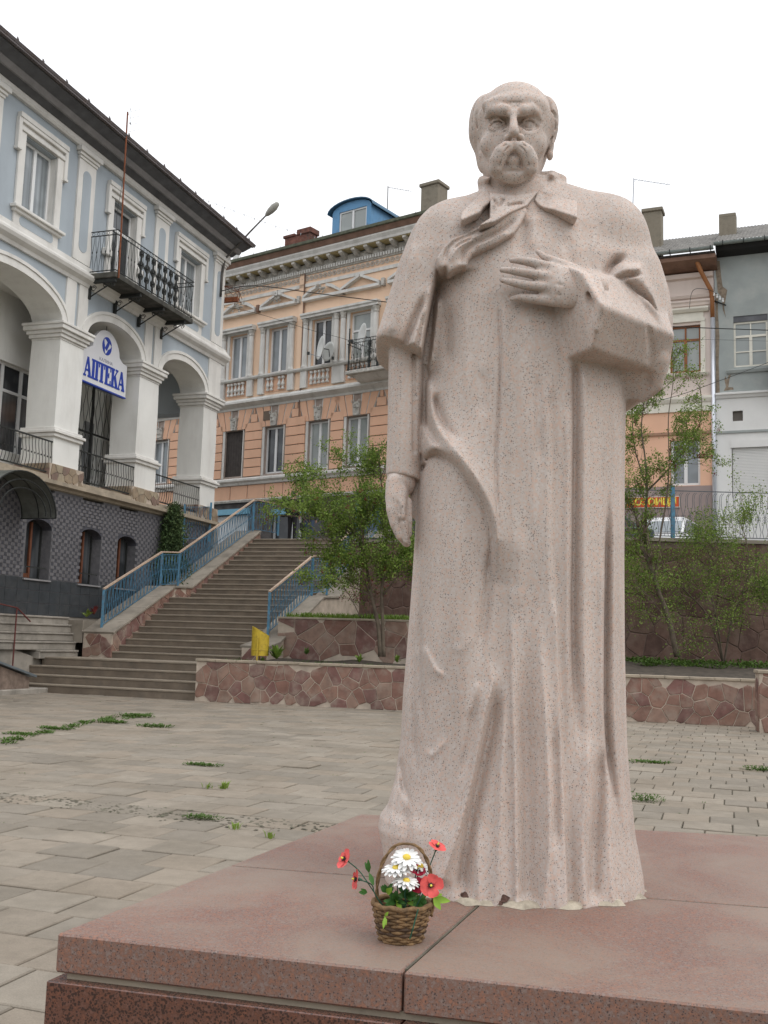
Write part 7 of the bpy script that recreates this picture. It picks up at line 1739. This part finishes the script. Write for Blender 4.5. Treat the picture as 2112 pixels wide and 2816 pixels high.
rm = [Vector((r1 * math.cos(t), r1 * math.sin(t), H_b + .003 * math.sin(t * 9))) for t in np.linspace(0, 6.2832, 33)[:-1]]; MB().tube(rm, .008, 6, closed=True).build('rim', M['wick'], bk, smooth=True)
def F3(px, py, dy=0.0): x, z = at_y(px, py, kp.y + dy); return Vector((x, kp.y + dy, z))
hp = spline_v([F3(1044, 2560), F3(1041, 2509), F3(1037, 2437), F3(1052, 2372), F3(1084, 2328), F3(1116, 2320), F3(1148, 2328), F3(1172, 2360), F3(1184, 2402), F3(1190, 2470), F3(1186, 2520)], 5)
for ph in (0, math.pi):
    MB().tube([p - kp + Vector((.0032 * math.cos(i * .8 + ph), .0032 * math.sin(i * .8 + ph), 0)) for i, p in enumerate(hp)], .0038, 5).build('handle', M['wick'], bk, smooth=True)
M['petal_w'] = plain('white_petal', (.80, .79, .76), .7, .04, 30); M['petal_r'] = plain('coral_red_petal', (.74, .11, .10), .6, .22, 45); M['petal_m'] = plain('crimson_petal', (.33, .01, .035), .6, .15, 40)
M['yolk'] = plain('yellow_centre', (.75, .55, .08), .7, .1, 60); M['stem'] = plain('plastic_stem', (.03, .10, .06), .5, .2, 20); M['leafp'] = plain('plastic_leaf', (.06, .16, .035), .45, .35, 18); M['leafl'] = plain('lime_leaf', (.25, .42, .05), .5, .2, 18)
def frame(Nv): Nv = Nv.normalized(); q = Nv.orthogonal().normalized(); return q, Nv.cross(q), Nv
def petal_mesh(mb, c, q, w, Nv, t, L, Wd, cup=0.0, rag=0.0, r=random):
    d = q * math.cos(t) + w * math.sin(t); s_ = Nv.cross(d); P = []
    prof_ = [(.0, .12), (.25, .55), (.55, .95), (.82, 1.0), (.96, .66), (1.0, .28)]
    for u_, wd in prof_:
        h = cup * L * (u_ ** 2) - .12 * L * (u_ ** 4) + r.uniform(-rag, rag) * L
        for s2 in (-1, 0, 1): P.append(c + d * (L * u_) + s_ * (Wd * .5 * wd * s2) + Nv * (h + (.06 * L * abs(s2))))
    mb.add(P, [(3 * i + j, 3 * i + j + 1, 3 * i + j + 4, 3 * i + j + 3) for i in range(5) for j in (0, 1)])
def flower(kind, c, Nv, R_, lab, root, seed):
    r_ = random.Random(seed); e = empty(kind, c, lab, kind); q, w, Nn = frame(Nv)
    if kind == 'daisy':
        for ring, (n, rr, cup) in enumerate(((15, 1.0, -.05), (13, .86, .12))):
            for k in range(n): mb = MB(); petal_mesh(mb, Nn * (.003 * ring), q, w, Nn, 2 * math.pi * (k + .5 * ring) / n + r_.uniform(-.08, .08), R_ * rr * r_.uniform(.9, 1.05), R_ * .27, cup, .02, r_); mb.build('petal', M['petal_w'], e, smooth=True)
        MB().lathe([(R_ * .24, -.001), (R_ * .26, .005), (R_ * .16, .010), (.001, .011)], 14, Nn * .002, Nn).build('flower_centre', M['yolk'], e, smooth=True)
    else:
        n = 5 if kind == 'poppy' else 6; mt = M['petal_r'] if kind == 'poppy' else M['petal_m']
        for k in range(n): mb = MB(); petal_mesh(mb, Nn * (.002 * (k % 2)), q, w, Nn, 2 * math.pi * k / n + r_.uniform(-.15, .15), R_ * r_.uniform(.9, 1.1), R_ * .98, .28, .05, r_); mb.build('petal', mt, e, smooth=True)
        mb = MB(); mb.lathe([(R_ * .20, .0), (R_ * .17, .006), (.001, .010)], 12, Nn * .003, Nn)
        for k in range(12): t = 2 * math.pi * k / 12; mb.tube([Nn * .004, Nn * .010 + (q * math.cos(t) + w * math.sin(t)) * R_ * .30], .0008, 3)
        mb.build('flower_centre', M['iron'], e); MB().lathe([(R_ * .10, .008), (R_ * .10, .013), (.001, .016)], 8, Nn * .003, Nn).build('seed_head', M['signyel'], e)
    a = -Nn * .004; b = Vector(root) - Vector(c); MB().tube(spline_v([a, a - Nn * .03 + (b) * .12, a * .5 + b * .55 + Vector((0, 0, .012)), b], 4), .0019, 5).build('stem', M['stem'], e)
    MB().lathe([(.0015, -.014), (.005, -.006), (.006, -.002), (.002, 0)], 7, Nn * -.002, Nn).build('calyx', M['stem'], e)
B0 = kp + Vector((0, 0, .075)); up = Vector((0, -.35, 1))
flower('daisy', F3(1118, 2361, -.02), Vector((.05, -.62, 1)), .048, 'topmost white daisy under the basket handle', B0 + Vector((.01, 0, 0)), 1)
flower('daisy', F3(1090, 2390, -.03), Vector((-.1, -.22, 1)), .047, 'flat white daisy leaning left over the basket', B0 + Vector((-.01, 0, 0)), 2)
flower('daisy', F3(1117, 2426, -.05), Vector((.1, -.18, 1)), .043, 'lowest white daisy drooping toward the basket rim', B0 + Vector((.01, -.02, 0)), 3)
flower('daisy', F3(1156, 2386, .03), Vector((.3, -.3, 1)), .036, 'white daisy half hidden behind the right of the topmost one', B0 + Vector((.02, .02, 0)), 9)
flower('poppy', F3(950, 2364), Vector((-.75, -.45, .45)), .030, 'coral poppy furthest out on the left', B0 + Vector((-.04, 0, 0)), 4)
flower('poppy', F3(983, 2418, -.01), Vector((-.75, -.2, .1)), .030, 'red poppy seen from behind below the outer left one', B0 + Vector((-.04, -.01, 0)), 5)
flower('poppy', F3(1201, 2331, .02), Vector((.35, -.35, 1)), .028, 'red poppy standing highest on the right', B0 + Vector((.04, .01, 0)), 6)
flower('poppy', F3(1184, 2434, -.06), Vector((.08, -1, .12)), .036, 'wide open red poppy with a dark centre facing forward', B0 + Vector((.03, -.03, 0)), 7)
flower('crimson_flower', F3(1146, 2396, .01), Vector((.2, -.5, 1)), .026, 'dark crimson flower between the daisies on the right', B0, 8)
flower('crimson_flower', F3(1102, 2374, .02), Vector((-.2, -.5, 1)), .022, 'dark crimson flower peeking out under the topmost daisy', B0, 10)
flower('crimson_flower', F3(1152, 2436, -.02), Vector((-.3, -.8, .5)), .024, 'dark crimson flower beside the open red poppy', B0, 11)
def leafy(name, c, dirs, lab):
    e = empty(name, c, lab, 'leaves')
    for d, L, Wd, mt in dirs:
        d = Vector(d).normalized(); mb = MB(); s_ = d.cross(Vector((0, -1, .2))).normalized(); up_ = s_.cross(d)
        P = []
        for u_, wd in ((0, .08), (.2, .55), (.45, 1), (.7, .75), (.9, .35), (1, .03)):
            for s2 in (-1, 0, 1): P.append(d * L * u_ + s_ * Wd * .5 * wd * s2 + up_ * (.10 * L * math.sin(u_ * 3.1) - .05 * L * (1 - abs(s2)) * wd))
        mb.add(P, [(3 * i + j, 3 * i + j + 1, 3 * i + j + 4, 3 * i + j + 3) for i in range(5) for j in (0, 1)]); mb.build('leaf', mt, e, smooth=True)
r_ = random.Random(77)
for i, (px, py, n, lab) in enumerate(((1090, 2478, 16, 'dark green leaves at the middle of the basket'), (1150, 2486, 14, 'green leaves under the open red poppy'), (1062, 2455, 9, 'dark leaves at the left basket handle'), (1122, 2462, 14, 'leaves under the lowest daisy'))):
    leafy('leaf_spray', F3(px, py, -.02), [((r_.uniform(-1, 1), r_.uniform(-1, .3), r_.uniform(-.3, 1)), r_.uniform(.025, .045), r_.uniform(.012, .02), M['leafp'] if r_.random() < .85 else M['leafl']) for _ in range(n)], lab)
leafy('leaf_spray', F3(1192, 2470, -.03), [((1, -.2, -.1), .052, .022, M['leafl']), ((.6, -.4, -.8), .040, .020, M['leafl']), ((.9, .2, .4), .03, .016, M['leafl'])], 'bright lime leaves pointing right below the open poppy')
leafy('leaf_spray', F3(1015, 2400), [((-.1, -.3, 1), .045, .014, M['leafp']), ((.4, -.3, -.9), .04, .016, M['leafp']), ((-.3, 0, .7), .035, .012, M['leafp'])], 'dark leaves between the left poppies and the handle')
leafy('leaf_spray', F3(1010, 2455), [((-1, -.3, .1), .028, .015, M['leafp']), ((-.4, -.3, .3), .03, .012, M['leafp'])], 'small dark leaf beside the left handle foot')
leafy('leaf_spray', F3(1058, 2520, -.09), [((-.1, -.3, -1), .035, .010, M['leafl']), ((.2, -.3, -.9), .025, .010, M['leafl']), ((.4, -.3, .6), .02, .01, M['leafl'])], 'lime sprig hanging over the left rim')
MB().tube([F3(1150, 2500, -.09) - kp, F3(1135, 2555, -.095) - kp, F3(1127, 2582, -.085) - kp], .0022, 5).build('green_twist_tie', M['stem'], bk)
# ================================================================== shrubs and trees
def limb(mb, P, r0, r1, n=6): Q = spline_v(P, 4); m = len(Q); mb.tube(Q, [r0 + (r1 - r0) * (i / (m - 1)) ** .8 for i in range(m)], n)
def twigs(mbT, tips, p, d, L, r, depth, rnd, up=.25, spread=.6, gravity=0.0):
    pts = [p]; q = p.copy(); dd = d.normalized(); n = 4
    for i in range(n):
        dd = (dd + Vector((rnd.gauss(0, .16), rnd.gauss(0, .16), rnd.gauss(0, .10) + up * .25 - gravity * .25))).normalized(); q = q + dd * (L / n); pts.append(q.copy())
        if depth <= 1: tips.append((q.copy(), dd.copy()))
    mbT.tube(pts, [r * (1 - .6 * i / n) for i in range(n + 1)], 4 if r > .012 else 3, cap=False)
    if depth > 0:
        for k in range(rnd.choice((2, 3, 3))):
            i = rnd.randint(1, n); s_ = dd.orthogonal().normalized(); an = rnd.uniform(0, 6.28); s_ = s_ * math.cos(an) + dd.cross(s_) * math.sin(an)
            twigs(mbT, tips, pts[i], (dd + s_ * spread * rnd.uniform(.6, 1.3)), L * rnd.uniform(.55, .8), r * .55, depth - 1, rnd, up, spread, gravity)
def leaf_mass(name, tips, parent, rnd, per=7, size=.055, rad=.06, keep=1.0, mats=None, elong=1.0):
    vs = []; fs = []; mi = []
    for p, d in tips:
        if rnd.random() > keep: continue
        mt = rnd.choices((0, 1, 2, 3), (4, 4, 2, 2))[0]
        for k in range(rnd.randint(max(2, per - 3), per + 2)):
            c = p + Vector((rnd.gauss(0, rad), rnd.gauss(0, rad), rnd.gauss(0, rad)))
            a = Vector((rnd.gauss(0, 1), rnd.gauss(0, 1), rnd.gauss(.35, .8))).normalized(); b = a.orthogonal().normalized(); an = rnd.uniform(0, 6.28); b = b * math.cos(an) + a.cross(b) * math.sin(an)
            L = size * rnd.uniform(.55, 1.25); W_ = L * .42 / elong; s_ = a.cross(b); n0 = len(vs)
            vs += [c, c + b * L * .5 + s_ * W_, c + b * L, c + b * L * .5 - s_ * W_ + a * L * .08]; fs.append((n0, n0 + 1, n0 + 2, n0 + 3)); mi.append(mt)
    me = bpy.data.meshes.new(name); V = np.array([tuple(v) for v in vs], np.float32); me.vertices.add(len(V)); me.vertices.foreach_set('co', V.ravel())
    me.loops.add(len(fs) * 4); me.loops.foreach_set('vertex_index', np.array(fs, np.int32).ravel()); me.polygons.add(len(fs)); me.polygons.foreach_set('loop_start', np.arange(0, len(fs) * 4, 4, dtype=np.int32))
    for m_ in (mats or M['leaf']): me.materials.append(m_)
    me.polygons.foreach_set('material_index', np.array(mi, np.int32)); me.update(calc_edges=True)
    o = bpy.data.objects.new(name, me); link(o, parent); o['kind'] = 'stuff'; return o
def shrub(name, base, stems, lab, cat, seed, depth=2, L=.55, per=7, size=.055, keep=1.0, rad=.06, berries=0, bmat=None, spread=.6, up=.3, dens=9, gravity=0.0, group=None, tr=.05, extra=None, leaf_mats=None, elong=1.0):
    """stems: list of polylines given as points; side shoots leave them along their upper part"""
    rnd = random.Random(seed); e = empty(name, base, lab, cat, group); B = Vector(base); tips = []
    for j, (P, ra, rb, t0) in enumerate(stems):
        P = [Vector(p) - B for p in P]; mb = MB(); limb(mb, P, ra, rb); mb.build('trunk' if ra > .03 else 'branch', M['bark'], e, smooth=True)
        Q = spline_v(P, 6); mt = MB(); m = len(Q)
        for k in range(int(dens * (1 if ra > .02 else .7))):
            t = t0 + (1 - t0) * rnd.random(); i = min(int(t * (m - 1)), m - 2); p = Q[i].lerp(Q[i + 1], t * (m - 1) - i); d = (Q[i + 1] - Q[i]).normalized(); s_ = d.orthogonal().normalized(); an = rnd.uniform(0, 6.28); s_ = s_ * math.cos(an) + d.cross(s_) * math.sin(an)
            twigs(mt, tips, p, d * .6 + s_ * rnd.uniform(.5, 1.0), L * rnd.uniform(.6, 1.25) * (1.1 - .35 * t), max(rb * .9, .008), depth, rnd, up, spread, gravity)
        mt.build('twigs', M['twig'], e, kind='stuff')
    leaf_mass('foliage', tips, e, rnd, per, size, rad, keep, leaf_mats, elong)
    if berries:
        bm = MB()
        for p, d in rnd.sample(tips, min(berries, len(tips))):
            for k in range(rnd.randint(5, 10)):
                c = p - ZV * rnd.uniform(.03, .10) + Vector((rnd.gauss(0, .03), rnd.gauss(0, .03), rnd.gauss(0, .02))); bm.lathe([(.003, -.014), (.014, 0), (.003, .014)], 5, c)
            bm.tube([p, p - ZV * .05], .004, 3)
        bm.build('berries', bmat, e, kind='stuff')
    return e
M['berry'] = plain('dry_dark_red_berry', (.16, .018, .02), .5, .3, 20); M['redtwig'] = plain('red_bark', (.16, .03, .03), .7, .3, 10)
def Q_(px, py, Y): return Yw(px, py, Y)
by = 24.75; base = Q_(1046, 1806, by)
shrub('berry_tree', base, [
    ([base, Q_(1040, 1720, by), Q_(1022, 1640, by), Q_(1008, 1560, by), Q_(985, 1480, by), Q_(960, 1420, by - .2)], .060, .020, .35),
    ([base + Vector((.08, 0, 0)), Q_(1052, 1700, by), Q_(1050, 1620, by), Q_(1060, 1540, by), Q_(1062, 1440, by), Q_(1050, 1340, by), Q_(1040, 1230, by + .1)], .050, .016, .35),
    ([Q_(1022, 1640, by), Q_(1000, 1600, by - .1), Q_(960, 1550, by - .3), Q_(905, 1500, by - .5), Q_(850, 1440, by - .6), Q_(815, 1400, by - .6)], .026, .010, .15),
    ([Q_(1008, 1560, by), Q_(1000, 1470, by + .1), Q_(1005, 1380, by + .2), Q_(990, 1290, by + .2)], .028, .010, .2),
    ([Q_(1060, 1540, by), Q_(1090, 1470, by + .2), Q_(1110, 1400, by + .3), Q_(1130, 1330, by + .3)], .026, .010, .15),
    ([Q_(985, 1480, by), Q_(940, 1430, by + .2), Q_(890, 1370, by + .3), Q_(860, 1320, by + .3)], .022, .009, .2),
    ([Q_(1022, 1640, by), Q_(985, 1620, by - .2), Q_(940, 1600, by - .4), Q_(900, 1570, by - .5)], .018, .008, .2),
    ([Q_(1052, 1640, by), Q_(1090, 1590, by - .2), Q_(1130, 1560, by - .2), Q_(1180, 1500, by)], .022, .010, .2)],
    'leafy berry tree with dry dark red berries in front of the terrace wall', 'tree', 3, 2, .70, 9, .050, .90, .075, 80, M['berry'], dens=18, spread=.7)
ry = 26.2; base = Q_(1862, 1806, ry)
shrub('berry_tree', base, [
    ([base, Q_(1838, 1700, ry), Q_(1812, 1630, ry), Q_(1790, 1560, ry), Q_(1762, 1500, ry), Q_(1752, 1430, ry)], .075, .035, .6),
    ([Q_(1790, 1560, ry), Q_(1778, 1480, ry), Q_(1776, 1400, ry), Q_(1780, 1350, ry), Q_(1774, 1260, ry), Q_(1764, 1180, ry), Q_(1770, 1110, ry)], .045, .012, .25),
    ([Q_(1780, 1350, ry), Q_(1820, 1310, ry), Q_(1862, 1262, ry), Q_(1890, 1220, ry), Q_(1888, 1160, ry)], .030, .010, .2),
    ([Q_(1780, 1350, ry), Q_(1762, 1290, ry + .2), Q_(1745, 1230, ry + .3), Q_(1738, 1150, ry + .3)], .026, .010, .2),
    ([Q_(1800, 1600, ry), Q_(1815, 1480, ry - .2), Q_(1832, 1380, ry - .3), Q_(1840, 1280, ry - .3), Q_(1838, 1150, ry - .2), Q_(1850, 1060, ry), Q_(1852, 980, ry)], .026, .007, .3),
    ([Q_(1890, 1220, ry), Q_(1920, 1180, ry), Q_(1930, 1120, ry), Q_(1925, 1060, ry)], .014, .006, .1),
    ([Q_(1770, 1130, ry), Q_(1800, 1090, ry), Q_(1838, 1040, ry + .1)], .012, .006, .1),
    ([Q_(1850, 1285, ry), Q_(1900, 1262, ry - .2), Q_(1950, 1255, ry - .3)], .012, .006, .2),
    ([Q_(1752, 1430, ry), Q_(1735, 1380, ry), Q_(1728, 1320, ry)], .020, .010, .1)],
    'tall sparse young leaved tree rising beside the statue elbow at the right', 'tree', 5, 2, .56, 6, .046, .75, .06, 60, M['berry'], dens=13, spread=.75, up=.5)
shrub('climbing_shrub', Q_(1990, 1830, 27.4), [
    ([Q_(1990, 1830, 27.4), Q_(1950, 1700, 27.2), Q_(1880, 1620, 27.0), Q_(1820, 1560, 26.8), Q_(1760, 1530, 26.8)], .030, .010, .2),
    ([Q_(1990, 1830, 27.4), Q_(2010, 1720, 27.2), Q_(2040, 1640, 27.0), Q_(2080, 1600, 27.0), Q_(2140, 1580, 27.0)], .030, .010, .2),
    ([Q_(1990, 1830, 27.4), Q_(1970, 1700, 27.0), Q_(1950, 1600, 27.0), Q_(1960, 1520, 27.0), Q_(1990, 1460, 27.0)], .026, .010, .3),
    ([Q_(2040, 1640, 27.0), Q_(2060, 1560, 26.8), Q_(2050, 1480, 26.8), Q_(2030, 1430, 26.8)], .02, .008, .2),
    ([Q_(1862, 1806, ry), Q_(1850, 1740, ry), Q_(1800, 1660, ry - .1), Q_(1745, 1600, ry)], .018, .008, .1)],
    'loose twiggy shrub sprawling against the high retaining wall', 'shrub', 9, 2, .78, 8, .046, .9, .12, 0, None, dens=19, spread=.8, up=.05, gravity=.2)
shrub('low_shrub', Q_(1010, 1690, 26.5), [([Q_(1010 + k * 9, 1700, 26.5), Q_(1000 + k * 16, 1650, 26.5), Q_(985 + k * 24, 1600, 26.4)], .012, .006, .2) for k in range(-2, 4)],
      'small red barked bush in the upper bed behind the tree stems', 'shrub', 13, 1, .28, 3, .04, .5, .04, dens=6, leaf_mats=[M['redtwig'], M['leaf'][3], M['redtwig'], M['leaf'][1]])
# conical juniper beside the basement wall
jb = G(28.75, -16.62, 2.4); r_ = random.Random(4); je = empty('juniper', jb, 'dark green conical juniper between the basement wall and the stair railing', 'shrub')
MB().tube([Vector((0, 0, -.6)), Vector((0, 0, 1.2)), Vector((.05, 0, 2.6))], [.06, .04, .01], 6).build('trunk', M['bark'], je)
tips = []
for _ in range(1500):
    h = r_.random() ** .8; rr = (.60 * (1 - h) ** .8 + .05) * r_.uniform(.3, 1.25) * (1 + .35 * math.sin(h * 19 + _ % 7)); an = r_.uniform(0, 6.28); tips.append((Vector((math.cos(an) * rr, math.sin(an) * rr, h * 3.1)), ZV))
M['junip'] = [plain('juniper_%d' % i, c, .8, .3, 10) for i, c in enumerate([(.045, .08, .025), (.065, .105, .035), (.035, .06, .024), (.09, .125, .045)])]
leaf_mass('foliage', tips, je, r_, 8, .11, .08, 1.0, M['junip'], 2.6)
# bed plants
def rosette(px, py, Y, n, L, lab, z=None, mt=None, seed=0, grp=None):
    r2 = random.Random(px + seed); c = Q_(px, py, Y) if z is None else Vector((*Q_(px, py, Y).xy, z)); mb = MB()
    for k in range(n):
        an = r2.uniform(0, 6.28); el_ = r2.uniform(.35, 1.3); d = Vector((math.cos(an) * math.cos(el_), math.sin(an) * math.cos(el_), math.sin(el_))); l_ = L * r2.uniform(.6, 1.1); s_ = d.cross(ZV).normalized() * l_ * .11
        mb.add([s_ * .3, s_ * -.3, d * l_ * .5 - s_ + ZV * .02, d * l_ * .5 + s_ + ZV * .02, d * l_ + ZV * -l_ * .15], [(0, 1, 2, 3), (3, 2, 4)])
    o = mb.build('bed_plant', mt or M['leaf'][1]); o.location = c; return tag(o, lab, 'plant', grp)
rosette(760, 1812, 24.3, 46, .42, 'leafy green rosette beside the yellow litter bin')
rosette(722, 1822, 24.2, 16, .20, 'small leaves at the foot of the litter bin')
rosette(988, 1822, 24.2, 18, .26, 'green rosette behind the coping in the middle of the bed'); rosette(1092, 1822, 24.2, 16, .22, 'pale rosette close to the left edge of the statue'); rosette(842, 1800, 25.2, 14, .25, 'small plant under the terrace wall', mt=M['leaf'][3])
mb = MB(); r_ = random.Random(31)
for _ in range(1700):
    t = r_.random(); c = (mwA.lerp(mwB, t) + UA * r_.uniform(.32, 1.6)); c.z = 1.96; blade_tuft(mb, c, 2, .22, .05, r_, .012)
mb.build('grass_in_upper_bed', M['leaf'][1], kind='stuff')
mb = MB()
for _ in range(650):
    t = r_.random() ** .7 if r_.random() < .5 else r_.choice((.1, .16, .3, .42, .6, .8)) + r_.gauss(0, .02); c = RW[1].lerp(RW[2], t * .6) + Vector((0, -r_.uniform(.3, 2.4) if r_.random() < .7 else -r_.uniform(.3, .9), 0)); c.z = 1.12; c.z -= (28.5 - c.y) * .03; leaf_clump(mb, c, 5, .12, .22, r_, .09)
mb.build('ground_cover_under_wall', M['leaf'][3], kind='stuff')
mb = MB()
for _ in range(420):
    c = pA.lerp(pB, r_.random() * .6) - pN * r_.uniform(.4, 3.0); c.z = .90; leaf_clump(mb, c, 4, .06, .06, r_, .04)
mb.build('seedlings_in_bed', M['leaf'][3], kind='stuff')
rosette(238, 1697, 27.0, 20, .28, 'bright green weed on the terrace in front of the dark tiles', mt=M['leaf'][2]); rosette(258, 1690, 27.1, 14, .34, 'reddish dry weed beside the railing post', mt=M['redtwig'])
